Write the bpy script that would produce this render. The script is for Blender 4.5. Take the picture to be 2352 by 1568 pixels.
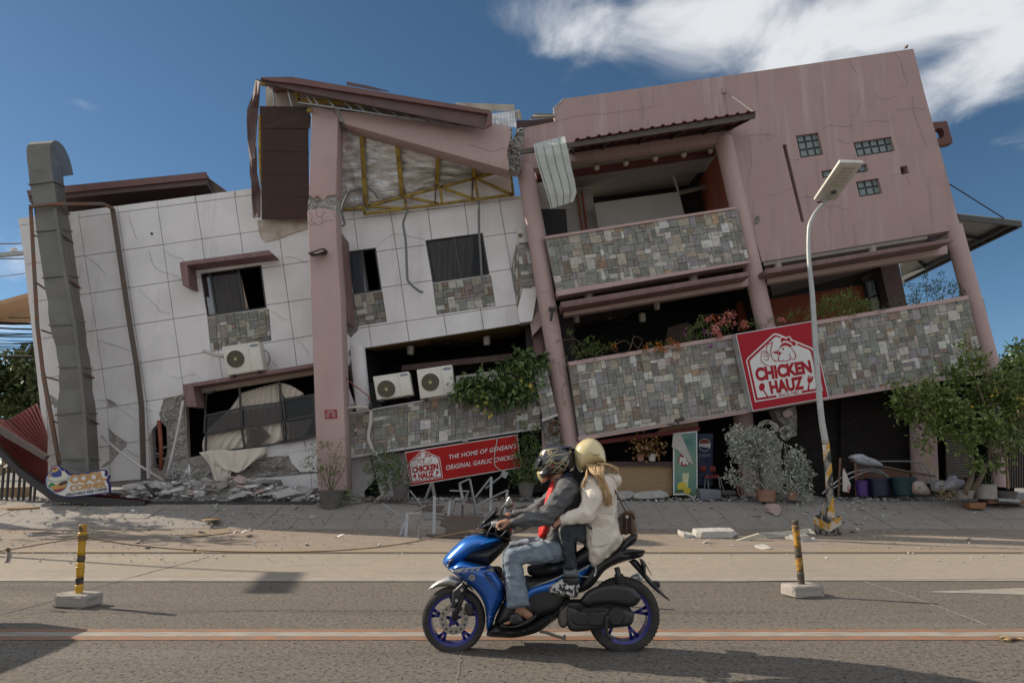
import bpy, bmesh, math, random
from mathutils import Vector, Matrix, noise
from mathutils.geometry import tessellate_polygon, delaunay_2d_cdt
random.seed(11)
R = math.radians
for _o in list(bpy.data.objects): bpy.data.objects.remove(_o)
SC = bpy.context.scene
COL = SC.collection

# ---------------------------------------------------------------- camera
CAM_H, PITCH, FPX = 1.455,math.atan(278 / 1568),1568.0
cd = bpy.data.cameras.new('camera'); cam = bpy.data.objects.new('camera', cd); COL.objects.link(cam)
cd.sensor_width = 36; cd.lens = 24; cd.clip_end = 3000; cd.clip_start = 0.05
cam.location = (0,0,CAM_H); cam.rotation_euler = (R(90) + PITCH,0,0)
SC.camera = cam
CP, SP = math.cos(PITCH),math.sin(PITCH)

def ray(x, y):
    u = (x - 1176) / FPX; v = (784 - y) / FPX
    return Vector((u, CP - v * SP, SP + v * CP))
def P(x, y, Y):
    """the point of the place at distance Y from the kerb-side viewpoint"""
    d = ray(x, y); return Vector((0,0,CAM_H)) + d * (Y / d.y)
def GP(x, y, z=0.0):
    d = ray(x, y); return Vector((0,0,CAM_H)) + d * ((z - CAM_H) / d.z)
CR = dict(A=(.31738,0,287.1),B=(.31738,0,746.5),C=(.31738,545.5,143.6),D=(.26856,689.1,516.8),
          E=(.26856,689.1,861.3),F=(.26856,1148.4,201),G=(.29299,1693.9,86.1),H=(.26856,1177.2,545.5),
          I=(.27979,1693.9,545.5),J=(.24414,1349.4,918.8),K=(.25635,1837.5,861.3),L=(.26856,918.8,976.2),
          M=(.25635,947.5,1234.6),N=(.31738,0,1119.7),O=(.36523,1493,1119.7),Q=(.13914,1148.4,987.7),
          R=(.13914,964.7,1177.2),T=(.15015,1665.2,717.8),U=(.12695,918.8,976.2),V=(.07324,91.9,1050.8),
          W=(.15379,1194.4,1194.4),X=(1,0,0))
def c(k, *pts):
    s, a, b = CR[k]
    r = [(x * s + a, y * s + b) for x, y in pts]
    return r if len(r) != 1 else r[0]
def cp(k, Y, *pts):
    s, a, b = CR[k]; r = [P(x * s + a, y * s + b, Y) for x, y in pts]
    return r if len(r) != 1 else r[0]

# ---------------------------------------------------------------- sun, sky, exposure
SUN_TRAVEL = Vector((1.5,-0.52,-1.0)).normalized()          # direction the sunlight travels
to_sun = -SUN_TRAVEL
sun_elev = math.asin(to_sun.z)
sun_az = math.atan2(to_sun.x, to_sun.y)                        # from +Y towards +X
ld = bpy.data.lights.new('sun', 'SUN'); ld.energy = 3.35; ld.angle = R(0.5); ld.color = (1,.87,.70)
lo = bpy.data.objects.new('sun', ld); COL.objects.link(lo)
lo.rotation_euler = SUN_TRAVEL.to_track_quat('-Z', 'Y').to_euler(); lo.location = (-30,20,30)
SC.view_settings.view_transform = 'Standard'; SC.view_settings.look = 'None'
SC.view_settings.gamma = 1; SC.view_settings.exposure = 0.82; SC.view_settings.use_curve_mapping = False
SC.cycles.max_bounces = 6; SC.cycles.transparent_max_bounces = 12

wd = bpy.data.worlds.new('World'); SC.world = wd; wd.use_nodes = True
def build_world():
    nt = wd.node_tree; N = nt.nodes; L = nt.links; N.clear()
    out = N.new('ShaderNodeOutputWorld'); bg = N.new('ShaderNodeBackground'); L.new(bg.outputs[0],out.inputs[0])
    bg.inputs[1].default_value = 0.10
    sky = N.new('ShaderNodeTexSky'); sky.sky_type = 'NISHITA'; sky.sun_disc = False
    sky.sun_elevation = sun_elev; sky.sun_rotation = sun_az
    sky.air_density = 0.62; sky.dust_density = 0.1; sky.ozone_density = 2.5; sky.altitude = 0
    tc = N.new('ShaderNodeTexCoord')
    def math_(op, a, b=None, c_=None, clamp=False):
        n = N.new('ShaderNodeMath'); n.operation = op; n.use_clamp = clamp
        for i, v in enumerate((a, b, c_)):
            if v is None: continue
            if isinstance(v,(int, float)): n.inputs[i].default_value = v
            else: L.new(v, n.inputs[i])
        return n.outputs[0]
    nrm = N.new('ShaderNodeVectorMath'); nrm.operation = 'NORMALIZE'; L.new(tc.outputs['Generated'],nrm.inputs[0])
    sep = N.new('ShaderNodeSeparateXYZ'); L.new(nrm.outputs[0],sep.inputs[0])
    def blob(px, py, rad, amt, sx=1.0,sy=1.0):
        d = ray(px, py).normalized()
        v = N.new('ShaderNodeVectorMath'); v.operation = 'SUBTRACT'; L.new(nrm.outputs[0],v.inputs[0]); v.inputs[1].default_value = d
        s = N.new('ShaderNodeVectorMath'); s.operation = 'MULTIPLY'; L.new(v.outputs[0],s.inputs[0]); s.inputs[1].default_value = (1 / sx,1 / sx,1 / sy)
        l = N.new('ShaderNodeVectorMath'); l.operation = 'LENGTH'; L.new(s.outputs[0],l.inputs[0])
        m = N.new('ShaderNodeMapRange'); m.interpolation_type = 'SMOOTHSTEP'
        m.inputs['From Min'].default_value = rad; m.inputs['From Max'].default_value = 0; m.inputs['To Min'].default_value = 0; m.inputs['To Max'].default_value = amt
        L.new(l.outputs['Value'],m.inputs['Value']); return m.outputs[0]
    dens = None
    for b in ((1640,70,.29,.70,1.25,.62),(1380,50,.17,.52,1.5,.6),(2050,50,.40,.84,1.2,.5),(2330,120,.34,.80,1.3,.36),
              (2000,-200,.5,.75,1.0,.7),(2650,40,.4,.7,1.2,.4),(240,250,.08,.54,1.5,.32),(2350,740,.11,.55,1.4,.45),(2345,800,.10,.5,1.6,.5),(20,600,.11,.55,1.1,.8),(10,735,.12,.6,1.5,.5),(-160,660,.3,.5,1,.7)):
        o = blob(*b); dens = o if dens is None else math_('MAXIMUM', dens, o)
    # unseen cloud added outside the view as fill light; clear sky over the street
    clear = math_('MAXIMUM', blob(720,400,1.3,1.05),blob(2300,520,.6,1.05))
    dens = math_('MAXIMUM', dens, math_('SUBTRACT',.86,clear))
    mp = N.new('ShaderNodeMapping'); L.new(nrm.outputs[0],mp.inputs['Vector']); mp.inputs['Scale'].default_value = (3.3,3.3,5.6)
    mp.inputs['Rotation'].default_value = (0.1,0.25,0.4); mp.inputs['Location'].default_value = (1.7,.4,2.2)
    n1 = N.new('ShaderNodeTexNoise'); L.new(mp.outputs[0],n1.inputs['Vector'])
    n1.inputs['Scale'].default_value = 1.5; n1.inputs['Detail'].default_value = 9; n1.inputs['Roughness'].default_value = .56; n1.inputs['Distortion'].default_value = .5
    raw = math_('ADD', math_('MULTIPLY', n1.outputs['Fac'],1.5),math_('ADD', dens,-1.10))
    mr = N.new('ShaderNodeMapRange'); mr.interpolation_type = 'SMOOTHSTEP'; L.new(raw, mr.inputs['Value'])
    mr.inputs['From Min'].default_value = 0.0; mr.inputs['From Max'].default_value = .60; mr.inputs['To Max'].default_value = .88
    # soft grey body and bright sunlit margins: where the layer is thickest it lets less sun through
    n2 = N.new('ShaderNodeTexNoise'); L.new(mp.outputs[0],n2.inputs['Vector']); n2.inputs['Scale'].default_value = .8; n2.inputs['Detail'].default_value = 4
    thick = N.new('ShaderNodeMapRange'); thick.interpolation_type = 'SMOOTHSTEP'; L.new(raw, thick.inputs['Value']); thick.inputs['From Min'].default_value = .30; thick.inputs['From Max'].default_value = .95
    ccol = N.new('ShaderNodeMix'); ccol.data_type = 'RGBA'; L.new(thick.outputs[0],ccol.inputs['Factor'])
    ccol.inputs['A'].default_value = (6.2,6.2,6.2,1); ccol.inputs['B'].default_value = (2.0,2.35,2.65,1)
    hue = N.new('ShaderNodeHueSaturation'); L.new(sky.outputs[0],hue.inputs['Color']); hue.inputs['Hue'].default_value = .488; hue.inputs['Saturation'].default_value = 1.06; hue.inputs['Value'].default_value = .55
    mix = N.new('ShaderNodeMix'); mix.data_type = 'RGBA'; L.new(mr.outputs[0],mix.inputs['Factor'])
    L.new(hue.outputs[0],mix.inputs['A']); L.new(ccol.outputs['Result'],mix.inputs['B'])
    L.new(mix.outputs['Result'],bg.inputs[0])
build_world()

# ---------------------------------------------------------------- helpers
WL = {}
def wloc(o): return WL.get(o.name, Vector((0,0,0))) if o else Vector((0,0,0))
def tag(o, label=None, cat=None, group=None, kind=None):
    if label: o['label'] = label
    if cat: o['category'] = cat
    if group: o['group'] = group
    if kind: o['kind'] = kind
    return o
def thing(name, label, cat, loc, group=None):
    o = bpy.data.objects.new(name, None); COL.objects.link(o); o.empty_display_size = .2
    o.location = loc; WL[o.name] = Vector(loc)
    return tag(o, label, cat, group)
def link(me, name, loc, parent=None):
    o = bpy.data.objects.new(name, me); COL.objects.link(o); WL[o.name] = Vector(loc)
    if parent is not None: o.parent = parent
    o.location = Vector(loc) - wloc(parent)
    return o
def obj(name, V, F, m, parent=None, smooth=False, label=None, cat=None, group=None, kind=None, cols=None):
    V = [Vector(v) for v in V]
    xs = [v.x for v in V]; ys = [v.y for v in V]; zs = [v.z for v in V]
    loc = Vector(((min(xs) + max(xs)) / 2,(min(ys) + max(ys)) / 2,min(zs)))
    me = bpy.data.meshes.new(name); me.from_pydata([v - loc for v in V],[],F); me.validate()
    if m is not None: me.materials.append(m)
    if smooth: me.shade_smooth()
    if cols is not None:
        a = me.color_attributes.new('col', 'FLOAT_COLOR', 'CORNER')
        for p in me.polygons:
            k = cols[min(p.index, len(cols) - 1)]
            for li in p.loop_indices: a.data[li].color = (*k,1)
    bm = bmesh.new(); bm.from_mesh(me); bmesh.ops.recalc_face_normals(bm, faces=bm.faces); bm.to_mesh(me); bm.free()
    o = link(me, name, loc, parent)
    return tag(o, label, cat, group, kind)

class MB:
    def __init__(s): s.V = []; s.F = []; s.C = []
    def add(s, V, F, col=None):
        n = len(s.V); s.V += [Vector(v) for v in V]; s.F += [tuple(i + n for i in f) for f in F]; s.C += [col] * len(F); return s
    def prism(s, pts, vec, col=None):
        n = len(pts); vec = Vector(vec); pts = [Vector(p) for p in pts]
        return s.add(pts + [p + vec for p in pts],[tuple(range(n)),tuple(range(2 * n - 1,n - 1,-1))] + [(i,(i + 1) % n, n + (i + 1) % n, n + i) for i in range(n)],col)
    def holed(s, outer, holes, vec):
        loops = [outer] + list(holes); vec = Vector(vec)
        tris = tessellate_polygon([[Vector(p) for p in l] for l in loops]); pts = [Vector(p) for l in loops for p in l]; n = len(pts)
        F = [tuple(t) for t in tris] + [tuple(n + i for i in reversed(t)) for t in tris]; k = 0
        for l in loops:
            m = len(l); F += [(k + i, k + (i + 1) % m, n + k + (i + 1) % m, n + k + i) for i in range(m)]; k += m
        return s.add(pts + [p + vec for p in pts],F)
    def box(s, cen, size, rot=None):
        cen = Vector(cen); x, y, z = (q / 2 for q in size); V = []
        for dx, dy, dz in ((-1,-1,-1),(1,-1,-1),(1,1,-1),(-1,1,-1),(-1,-1,1),(1,-1,1),(1,1,1),(-1,1,1)):
            v = Vector((dx * x, dy * y, dz * z))
            if rot is not None: v = rot @ v
            V.append(cen + v)
        return s.add(V,[(0,3,2,1),(4,5,6,7),(0,1,5,4),(1,2,6,5),(2,3,7,6),(3,0,4,7)])
    def bar(s, a, b, w, h=None, up=(0,0,1)):
        a, b = Vector(a),Vector(b); d = b - a; L = d.length
        if L < 1e-6: return s
        z = d.normalized(); x = z.cross(Vector(up))
        if x.length < 1e-3: x = z.cross(Vector((0,1,0)))
        x.normalize(); y = x.cross(z); h = h or w
        V = [p + x * sx * w / 2 + y * sy * h / 2 for p in (a, b) for sx, sy in ((-1,-1),(1,-1),(1,1),(-1,1))]
        return s.add(V,[(0,1,2,3),(7,6,5,4)] + [(i,(i + 1) % 4,4 + (i + 1) % 4,4 + i) for i in range(4)])
    def tube(s, pts, r, n=8,cap=True):
        pts = [Vector(p) for p in pts]; k = len(pts); rr = r if isinstance(r,(list, tuple)) else [r] * k
        prev = None; V = []
        for i in range(k):
            d = (pts[min(i + 1,k - 1)] - pts[max(i - 1,0)]); d = d.normalized() if d.length > 1e-9 else Vector((0,0,1))
            if prev is None:
                x = d.cross(Vector((0,0,1)));
                if x.length < .1: x = d.cross(Vector((0,1,0)))
            else: x = prev - d * prev.dot(d)
            x.normalize(); prev = x; y = d.cross(x)
            V += [pts[i] + (x * math.cos(2 * math.pi * j / n) + y * math.sin(2 * math.pi * j / n)) * rr[i] for j in range(n)]
        F = [(i * n + j, i * n + (j + 1) % n,(i + 1) * n + (j + 1) % n,(i + 1) * n + j) for i in range(k - 1) for j in range(n)]
        if cap: F += [tuple(range(n - 1,-1,-1)),tuple((k - 1) * n + j for j in range(n))]
        return s.add(V, F)
    def lathe(s, cen, prof, n=20,axis=None, cap=True):
        cen = Vector(cen); M3 = axis if axis is not None else Matrix.Identity(3); V = []
        for r, z in prof: V += [cen + M3 @ Vector((r * math.cos(2 * math.pi * j / n),r * math.sin(2 * math.pi * j / n),z)) for j in range(n)]
        k = len(prof); F = [(i * n + j, i * n + (j + 1) % n,(i + 1) * n + (j + 1) % n,(i + 1) * n + j) for i in range(k - 1) for j in range(n)]
        if cap: F += [tuple(range(n - 1,-1,-1)),tuple((k - 1) * n + j for j in range(n))]
        return s.add(V, F)
    def ball(s, cen, rad, n=14,m=9,rot=None):
        cen = Vector(cen); rad = rad if isinstance(rad,(list, tuple, Vector)) else (rad,) * 3; V = []
        for i in range(1,m):
            t = math.pi * i / m
            for j in range(n):
                v = Vector((rad[0] * math.sin(t) * math.cos(2 * math.pi * j / n),rad[1] * math.sin(t) * math.sin(2 * math.pi * j / n),rad[2] * math.cos(t)))
                V.append(cen + (rot @ v if rot is not None else v))
        a = Vector((0,0,rad[2])); a = rot @ a if rot is not None else a
        V += [cen + a, cen - a]; k = len(V)
        F = [(i * n + j, i * n + (j + 1) % n,(i + 1) * n + (j + 1) % n,(i + 1) * n + j) for i in range(m - 2) for j in range(n)]
        F += [(k - 2,(j + 1) % n, j) for j in range(n)] + [(k - 1,(m - 2) * n + j,(m - 2) * n + (j + 1) % n) for j in range(n)]
        return s.add(V, F)
    def grid(s, rows, thick=None):
        """rows of points -> a sheet; thick = vector that gives it a back"""
        h = len(rows); w = len(rows[0]); V = [Vector(p) for r_ in rows for p in r_]
        F = [(i * w + j, i * w + j + 1,(i + 1) * w + j + 1,(i + 1) * w + j) for i in range(h - 1) for j in range(w - 1)]
        if thick is not None:
            n = len(V); t = Vector(thick); V += [v + t for v in V]; F += [tuple(n + i for i in reversed(f)) for f in F]
            rim = [j for j in range(w)] + [i * w + w - 1 for i in range(1,h)] + [(h - 1) * w + j for j in range(w - 2,-1,-1)] + [i * w for i in range(h - 2,0,-1)]
            F += [(rim[i],rim[(i + 1) % len(rim)],n + rim[(i + 1) % len(rim)],n + rim[i]) for i in range(len(rim))]
        return s.add(V, F)
    def build(s, name, m, parent=None, smooth=False, **kw):
        cols = [k or (1,1,1) for k in s.C] if any(s.C) else None
        return obj(name, s.V, s.F, m, parent, smooth, cols=cols, **kw)

def smooth_auto(o, ang=35,bevel=None):
    o.data.shade_smooth()
    if bevel:
        b = o.modifiers.new('bevel', 'BEVEL'); b.width = bevel; b.segments = 2; b.limit_method = 'ANGLE'; b.angle_limit = R(40)
    o.data.set_sharp_from_angle(angle=R(ang)) if not bevel else None
    return o
def bez(pts, n=24):
    """Catmull-Rom through the points"""
    pts = [Vector(p) for p in pts]; out = []
    q = [pts[0] * 2 - pts[1]] + pts + [pts[-1] * 2 - pts[-2]]; segs = len(pts) - 1
    for i in range(n + 1):
        t = i / n * segs; k = min(int(t),segs - 1); f = t - k; a, b, c_, d = q[k:k + 4]
        out.append(.5 * ((2 * b) + (c_ - a) * f + (2 * a - 5 * b + 4 * c_ - d) * f * f + (3 * b - a - 3 * c_ + d) * f ** 3))
    return out
def bez2(pts, n=24,closed=False):
    p3 = [Vector((x, y,0)) for x, y in pts]
    if closed: p3 = p3 + [p3[0]]
    r = [(v.x, v.y) for v in bez(p3,n)]
    return r[:-1] if closed else r
def lerp(a, b, t): return a + (b - a) * t
def mixp(a, b, t): return (a[0] + (b[0] - a[0]) * t, a[1] + (b[1] - a[1]) * t)
def quad_at(q, u, v):
    """q = TL, TR, BR, BL; u right, v down"""
    return mixp(mixp(q[0],q[1],u),mixp(q[3],q[2],u),v)
def clip_half(poly, a, b, keep_left):
    out = []; n = len(poly)
    def sd(p): return ((b[0] - a[0]) * (p[1] - a[1]) - (b[1] - a[1]) * (p[0] - a[0])) * (1 if keep_left else -1)
    for i in range(n):
        p, q = poly[i],poly[(i + 1) % n]; sp, sq = sd(p),sd(q)
        if sp >= 0: out.append(p)
        if (sp > 0 and sq < 0) or (sp < 0 and sq > 0): out.append(mixp(p, q, sp / (sp - sq)))
    return out if len(out) >= 3 else []
def area2(p): return .5 * sum(p[i][0] * p[(i + 1) % len(p)][1] - p[(i + 1) % len(p)][0] * p[i][1] for i in range(len(p)))
def cut(polys, hole):
    """take a (possibly concave) hole out of a list of convex polygons"""
    idx = tessellate_polygon([[Vector((x, y,0)) for x, y in hole]])
    for t in idx:
        tri = [hole[i] for i in t]
        if abs(area2(tri)) < 1e-6: continue
        if area2(tri) < 0: tri = tri[::-1]
        res = []; tx = [p[0] for p in tri]; ty = [p[1] for p in tri]; bx = (min(tx),max(tx),min(ty),max(ty))
        for poly in polys:
            px = [p[0] for p in poly]; py = [p[1] for p in poly]
            if min(px) >= bx[1] or max(px) <= bx[0] or min(py) >= bx[3] or max(py) <= bx[2]: res.append(poly); continue
            rem = poly
            for i in range(3):
                rem = clip_half(rem, tri[i],tri[(i + 1) % 3],True)
                if not rem: break
            if not rem or abs(area2(rem)) < .01: res.append(poly); continue
            rem = poly
            for i in range(3):
                a, b = tri[i],tri[(i + 1) % 3]
                o = clip_half(rem, a, b, False)
                if o and abs(area2(o)) > .02: res.append(o)
                rem = clip_half(rem, a, b, True)
                if not rem: break
        polys = res
    return polys
def jag(pts, amp, step, rnd=random):
    """roughen a closed outline"""
    out = []; n = len(pts)
    for i in range(n):
        a, b = pts[i],pts[(i + 1) % n]; d = math.dist(a, b); k = max(1,int(d / step))
        for j in range(k):
            p = mixp(a, b, j / k); out.append((p[0] + (rnd.uniform(-amp, amp)),p[1] + rnd.uniform(-amp, amp)))
    return out

# ---------------------------------------------------------------- materials
def mat(name, col, rough=.65,col2=None, scale=4.0,var=.5,bump=0.0,bscale=40.0,metal=0.0,spec=None, streak=None, objcol=False,
        attr=False, detail=6,alpha=None, trans=0.0,coat=0.0,stretch=None, speck=None, dust=None, sheen=0,sss=0,emit=None, contrast=.35):
    m = bpy.data.materials.new(name); m.use_nodes = True; nt = m.node_tree; N = nt.nodes; L = nt.links
    b = N['Principled BSDF']; b.inputs['Roughness'].default_value = rough; b.inputs['Metallic'].default_value = metal
    if spec is not None: b.inputs['Specular IOR Level'].default_value = spec
    if coat: b.inputs['Coat Weight'].default_value = coat; b.inputs['Coat Roughness'].default_value = .08
    if trans: b.inputs['Transmission Weight'].default_value = trans
    if alpha is not None: b.inputs['Alpha'].default_value = alpha
    if sheen: b.inputs['Sheen Weight'].default_value = sheen
    geo = N.new('ShaderNodeNewGeometry'); pos = geo.outputs['Position']
    def vec(sc=(1,1,1),rot=(0,0,0),src=pos):
        mp = N.new('ShaderNodeMapping'); L.new(src, mp.inputs['Vector']); mp.inputs['Scale'].default_value = sc; mp.inputs['Rotation'].default_value = rot; return mp.outputs[0]
    def nz(sc, v, det=detail, rg=.6):
        n = N.new('ShaderNodeTexNoise'); n.inputs['Scale'].default_value = sc; n.inputs['Detail'].default_value = det; n.inputs['Roughness'].default_value = rg; L.new(v, n.inputs['Vector']); return n.outputs['Fac']
    def rng(src, a, b_, c0=0,c1=1):
        r = N.new('ShaderNodeMapRange'); r.inputs['From Min'].default_value = a; r.inputs['From Max'].default_value = b_; r.inputs['To Min'].default_value = c0; r.inputs['To Max'].default_value = c1; L.new(src, r.inputs['Value']); return r.outputs[0]
    def mixc(f, a, b_, blend='MIX'):
        x = N.new('ShaderNodeMix'); x.data_type = 'RGBA'; x.blend_type = blend
        for k, v in (('Factor', f),('A', a),('B', b_)):
            if isinstance(v,(int, float)): x.inputs[k].default_value = v
            elif isinstance(v, tuple): x.inputs[k].default_value = (*v[:3],1)
            else: L.new(v, x.inputs[k])
        return x.outputs['Result']
    base = tuple(col)
    v0 = vec(stretch) if stretch else pos
    if objcol:
        oi = N.new('ShaderNodeObjectInfo'); base = oi.outputs['Color']
    elif attr:
        at = N.new('ShaderNodeAttribute'); at.attribute_name = 'col'; base = at.outputs['Color']
    if col2 is None and not (objcol or attr): col2 = tuple(x * .72 for x in col)
    f = rng(nz(scale, v0),.5 - contrast / 2,.5 + contrast / 2,0,var)
    cur = mixc(f, base, col2) if col2 is not None else mixc(f, base,(.45,.43,.42), 'MULTIPLY')
    if streak:                                        # run-off stains: pale or dark, long along the building's own (tilted) vertical
        for (sc_, amt, k_, lo, hi) in streak:
            s_ = rng(nz(1.0,vec((sc_, sc_ * .4,sc_ * .07),(0,R(-10),0)),4),lo, hi,0,amt)
            cur = mixc(s_, cur, k_)
    if speck:
        sc_, amt, k_, th = speck
        cur = mixc(rng(nz(sc_, pos,2),th, th + .06,0,amt),cur, k_)
    if dust:
        k_, amt = dust
        sx = N.new('ShaderNodeSeparateXYZ'); L.new(geo.outputs['Normal'],sx.inputs[0])
        cur = mixc(rng(sx.outputs['Z'],-.2,.9,0,amt),cur, k_)
    L.new(cur, b.inputs['Base Color'])
    if bump:
        bp = N.new('ShaderNodeBump'); bp.inputs['Strength'].default_value = min(1,bump); bp.inputs['Distance'].default_value = .02 * max(1,bump)
        L.new(nz(bscale, v0,8),bp.inputs['Height']); L.new(bp.outputs[0],b.inputs['Normal'])
    if emit:
        b.inputs['Emission Color'].default_value = (*emit[0],1); b.inputs['Emission Strength'].default_value = emit[1]
    return m
CONC = (.43,.42,.40)
M = dict(
    asphalt=None, white=mat('white_panel',(.74,.72,.725),.7,(.60,.585,.58),1.3,.7,.12,60,streak=[(2.4,.35,(.42,.40,.39),.54,.70)]),
    groove=mat('joint_mortar',(.26,.225,.205),.9,(.33,.31,.285),3,.6,.8,30),
    pink=mat('pink_plaster',(.385,.268,.253),.75,(.34,.235,.223),.9,.8,.12,45,streak=[(3.0,.6,(.45,.365,.36),.54,.68),(6.5,.55,(.25,.178,.178),.58,.70)],speck=(2.1,.3,(.27,.20,.2),.66)),
    pinkc=mat('pink_column',(.44,.315,.30),.72,(.385,.275,.265),1.4,.7,.1,50,streak=[(4.0,.35,(.46,.37,.36),.55,.72)]),
    mauve=mat('mauve_slab',(.21,.125,.12),.75,(.15,.09,.09),3,.8,.15,40,streak=[(6,.5,(.30,.2,.2),.5,.7)]),
    trim=mat('trim_white',(.50,.47,.475),.7,(.40,.37,.37),3,.7,.1,50),
    conc=mat('broken_concrete', CONC,.95,(.29,.275,.255),6,.9,1.6,16),
    concd=mat('grey_concrete',(.27,.255,.24),.95,(.17,.16,.15),5,.8,1.2,14),
    rub=mat('rubble_concrete',(.46,.45,.43),.95,(.25,.24,.225),5,.8,.8,35),
    brown=mat('brown_board',(.070,.040,.034),.5,(.05,.03,.026),4,.6,.05,60,spec=.3),
    fascia=mat('brown_fascia',(.125,.080,.078),.75,(.085,.052,.05),3,.6,.06,40),
    fasciar=mat('red_brown_gutter',(.15,.065,.058),.45,(.09,.045,.04),3,.6,.06,40),
    soffit=mat('soffit_brown',(.055,.028,.026),.7,None,4,.6,.1,40),
    duct=mat('galvanised_duct',(.155,.15,.135),.48,(.11,.108,.098),1.2,.8,.05,30,metal=.25),
    rust=mat('rusty_steel',(.12,.105,.095),.8,(.20,.075,.035),6,.9,.4,60,contrast=.2),
    steel=mat('galvanised_steel',(.33,.34,.345),.42,(.20,.205,.21),8,.7,.1,60,metal=.6),
    pole=mat('lamp_pole',(.40,.42,.42),.5,(.30,.31,.31),6,.7,.05,60,metal=.25),
    yellow=mat('yellow_truss',(.36,.25,.028),.6,(.13,.07,.02),5,.8,.2,50,contrast=.25),
    rebar=mat('rebar',(.10,.07,.055),.8,(.16,.07,.04),10,.8),
    dark=mat('interior_shade',(.035,.031,.03),.9,(.022,.02,.02),2,.8),  # near-black colour stands in for the shade of rooms and openings
    ceilg=mat('ceiling_plain',(.30,.27,.245),.85,(.22,.2,.18),2,.6,.05,30),
    ceily=mat('ceiling_ochre',(.20,.13,.05),.8,None,3,.6),
    ceild=mat('ceiling_ribbed',(.12,.10,.09),.8,None,3,.6),
    inw=mat('interior_wall',(.44,.41,.375),.85,(.35,.32,.29),1.5,.6,.05,40),
    inor=mat('interior_orange',(.26,.06,.025),.8,None,1.5,.6),
    inred=mat('dark_red_beam',(.10,.022,.018),.7,None,2,.6),
    frame=mat('dark_window_frame',(.028,.024,.024),.35,None,6,.5),
    glass=mat('window_glass',(.035,.045,.06),.03,None,1,.2,spec=.9),
    glassb=mat('glass_block',(.11,.15,.16),.10,(.20,.25,.25),28,.9,.5,60,spec=.7),
    red=mat('red_sheet',(.19,.036,.030),.5,(.13,.028,.026),5,.7,.08,40),
    redp=mat('red_paint',(.25,.042,.04),.6,(.20,.035,.033),4,.6),
    black=mat('black_metal',(.022,.021,.022),.5,(.035,.03,.03),9,.6),
    sheet=mat('white_metal_sheet',(.44,.46,.43),.42,(.32,.335,.31),4,.7,.08,30),
    foil=mat('foil_insulation',(.66,.67,.68),.36,(.38,.38,.38),2.6,.9,1.0,7,metal=.8,stretch=(1,1,3.5),contrast=.22),
    cream=mat('curtain_cloth',(.64,.58,.50),.85,(.52,.46,.39),3,.6,.15,25,sheen=.2),
    acw=mat('ac_white',(.62,.60,.54),.45,(.54,.52,.46),5,.6),
    acd=mat('ac_grille_dark',(.06,.055,.035),.55,(.04,.036,.025),8,.6),
    acg=mat('ac_grille',(.21,.19,.12),.5,None,8,.6),
    signr=mat('sign_red',(.34,.006,.018),.5,(.29,.005,.014),2,.6,spec=.25),
    signr2=mat('banner_red',(.36,.006,.006),.5,(.28,.006,.006),2.5,.7,spec=.2),
    signw=mat('sign_white',(.62,.62,.61),.45,(.54,.54,.53),3,.6),
    alum=mat('aluminium_edge',(.55,.57,.58),.35,None,6,.4,metal=.5),
    wood=mat('wood_panel',(.30,.20,.105),.6,(.20,.125,.06),3,.8,.15,30,stretch=(1.2,1.2,16)),
    bark=mat('bark',(.17,.125,.085),.9,(.10,.075,.05),8,.8,.8,30),
    leaf=mat('leaf_green',(.105,.165,.036),.5,(.16,.205,.05),2.2,.9,contrast=.25),
    leafd=mat('leaf_dark',(.04,.085,.024),.45,(.075,.12,.03),2.5,.9,contrast=.25),
    leafl=mat('leaf_lime',(.13,.17,.035),.5,(.07,.11,.022),3,.9,contrast=.25),
    leaft=mat('leaf_far',(.085,.105,.022),.6,(.038,.06,.014),1.2,.95,contrast=.25),
    leafg=mat('leaf_dusty',(.42,.43,.38),.8,(.25,.275,.22),5,.9,contrast=.3),
    leafy=mat('leaf_yellow',(.42,.30,.03),.5,None,4,.5),dry=mat('dry_leaf',(.33,.24,.12),.8,None,6,.6),
    pinkf=mat('flower_pink',(.55,.19,.20),.6,(.50,.16,.08),9,.8),orangef=mat('flower_orange',(.50,.15,.02),.6,None,9,.6),purpf=mat('flower_purple',(.28,.04,.28),.6,None,9,.5),
    potd=mat('pot_dark',(.09,.082,.078),.8,(.14,.13,.12),5,.7,.2,40),terra=mat('pot_terracotta',(.26,.10,.055),.8,(.30,.22,.17),4,.8,.2,30),
    potc=mat('pot_cement',(.33,.30,.27),.9,(.24,.22,.20),5,.7,.4,40),potw=mat('pot_white',(.55,.53,.5),.6),
    hazy=mat('hazard_yellow',(.46,.24,.012),.6,(.50,.47,.42),7,.85,.1,50,contrast=.08),hazb=mat('hazard_black',(.02,.019,.018),.6,(.30,.27,.23),9,.7,.1,50,contrast=.06),
    bam=mat('bamboo_yellow',(.50,.28,.01),.5,(.42,.22,.012),8,.7,.1,60),bamd=mat('bamboo_worn',(.40,.20,.02),.6,(.07,.045,.03),14,.95,.2,60,contrast=.12),
    bamb=mat('bamboo_black',(.016,.015,.014),.5,(.10,.07,.05),14,.6,contrast=.1),
    rope=mat('rope_fibre',(.22,.155,.075),.9,(.16,.11,.05),40,.7,.6,120),wire=mat('black_wire',(.015,.015,.016),.6),
    cable=mat('grey_hose',(.50,.48,.44),.7,(.4,.38,.34),20,.6,.4,90),pipeo=mat('orange_pipe',(.34,.07,.02),.5),piper=mat('rust_red_pipe',(.22,.06,.03),.6),
)
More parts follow.
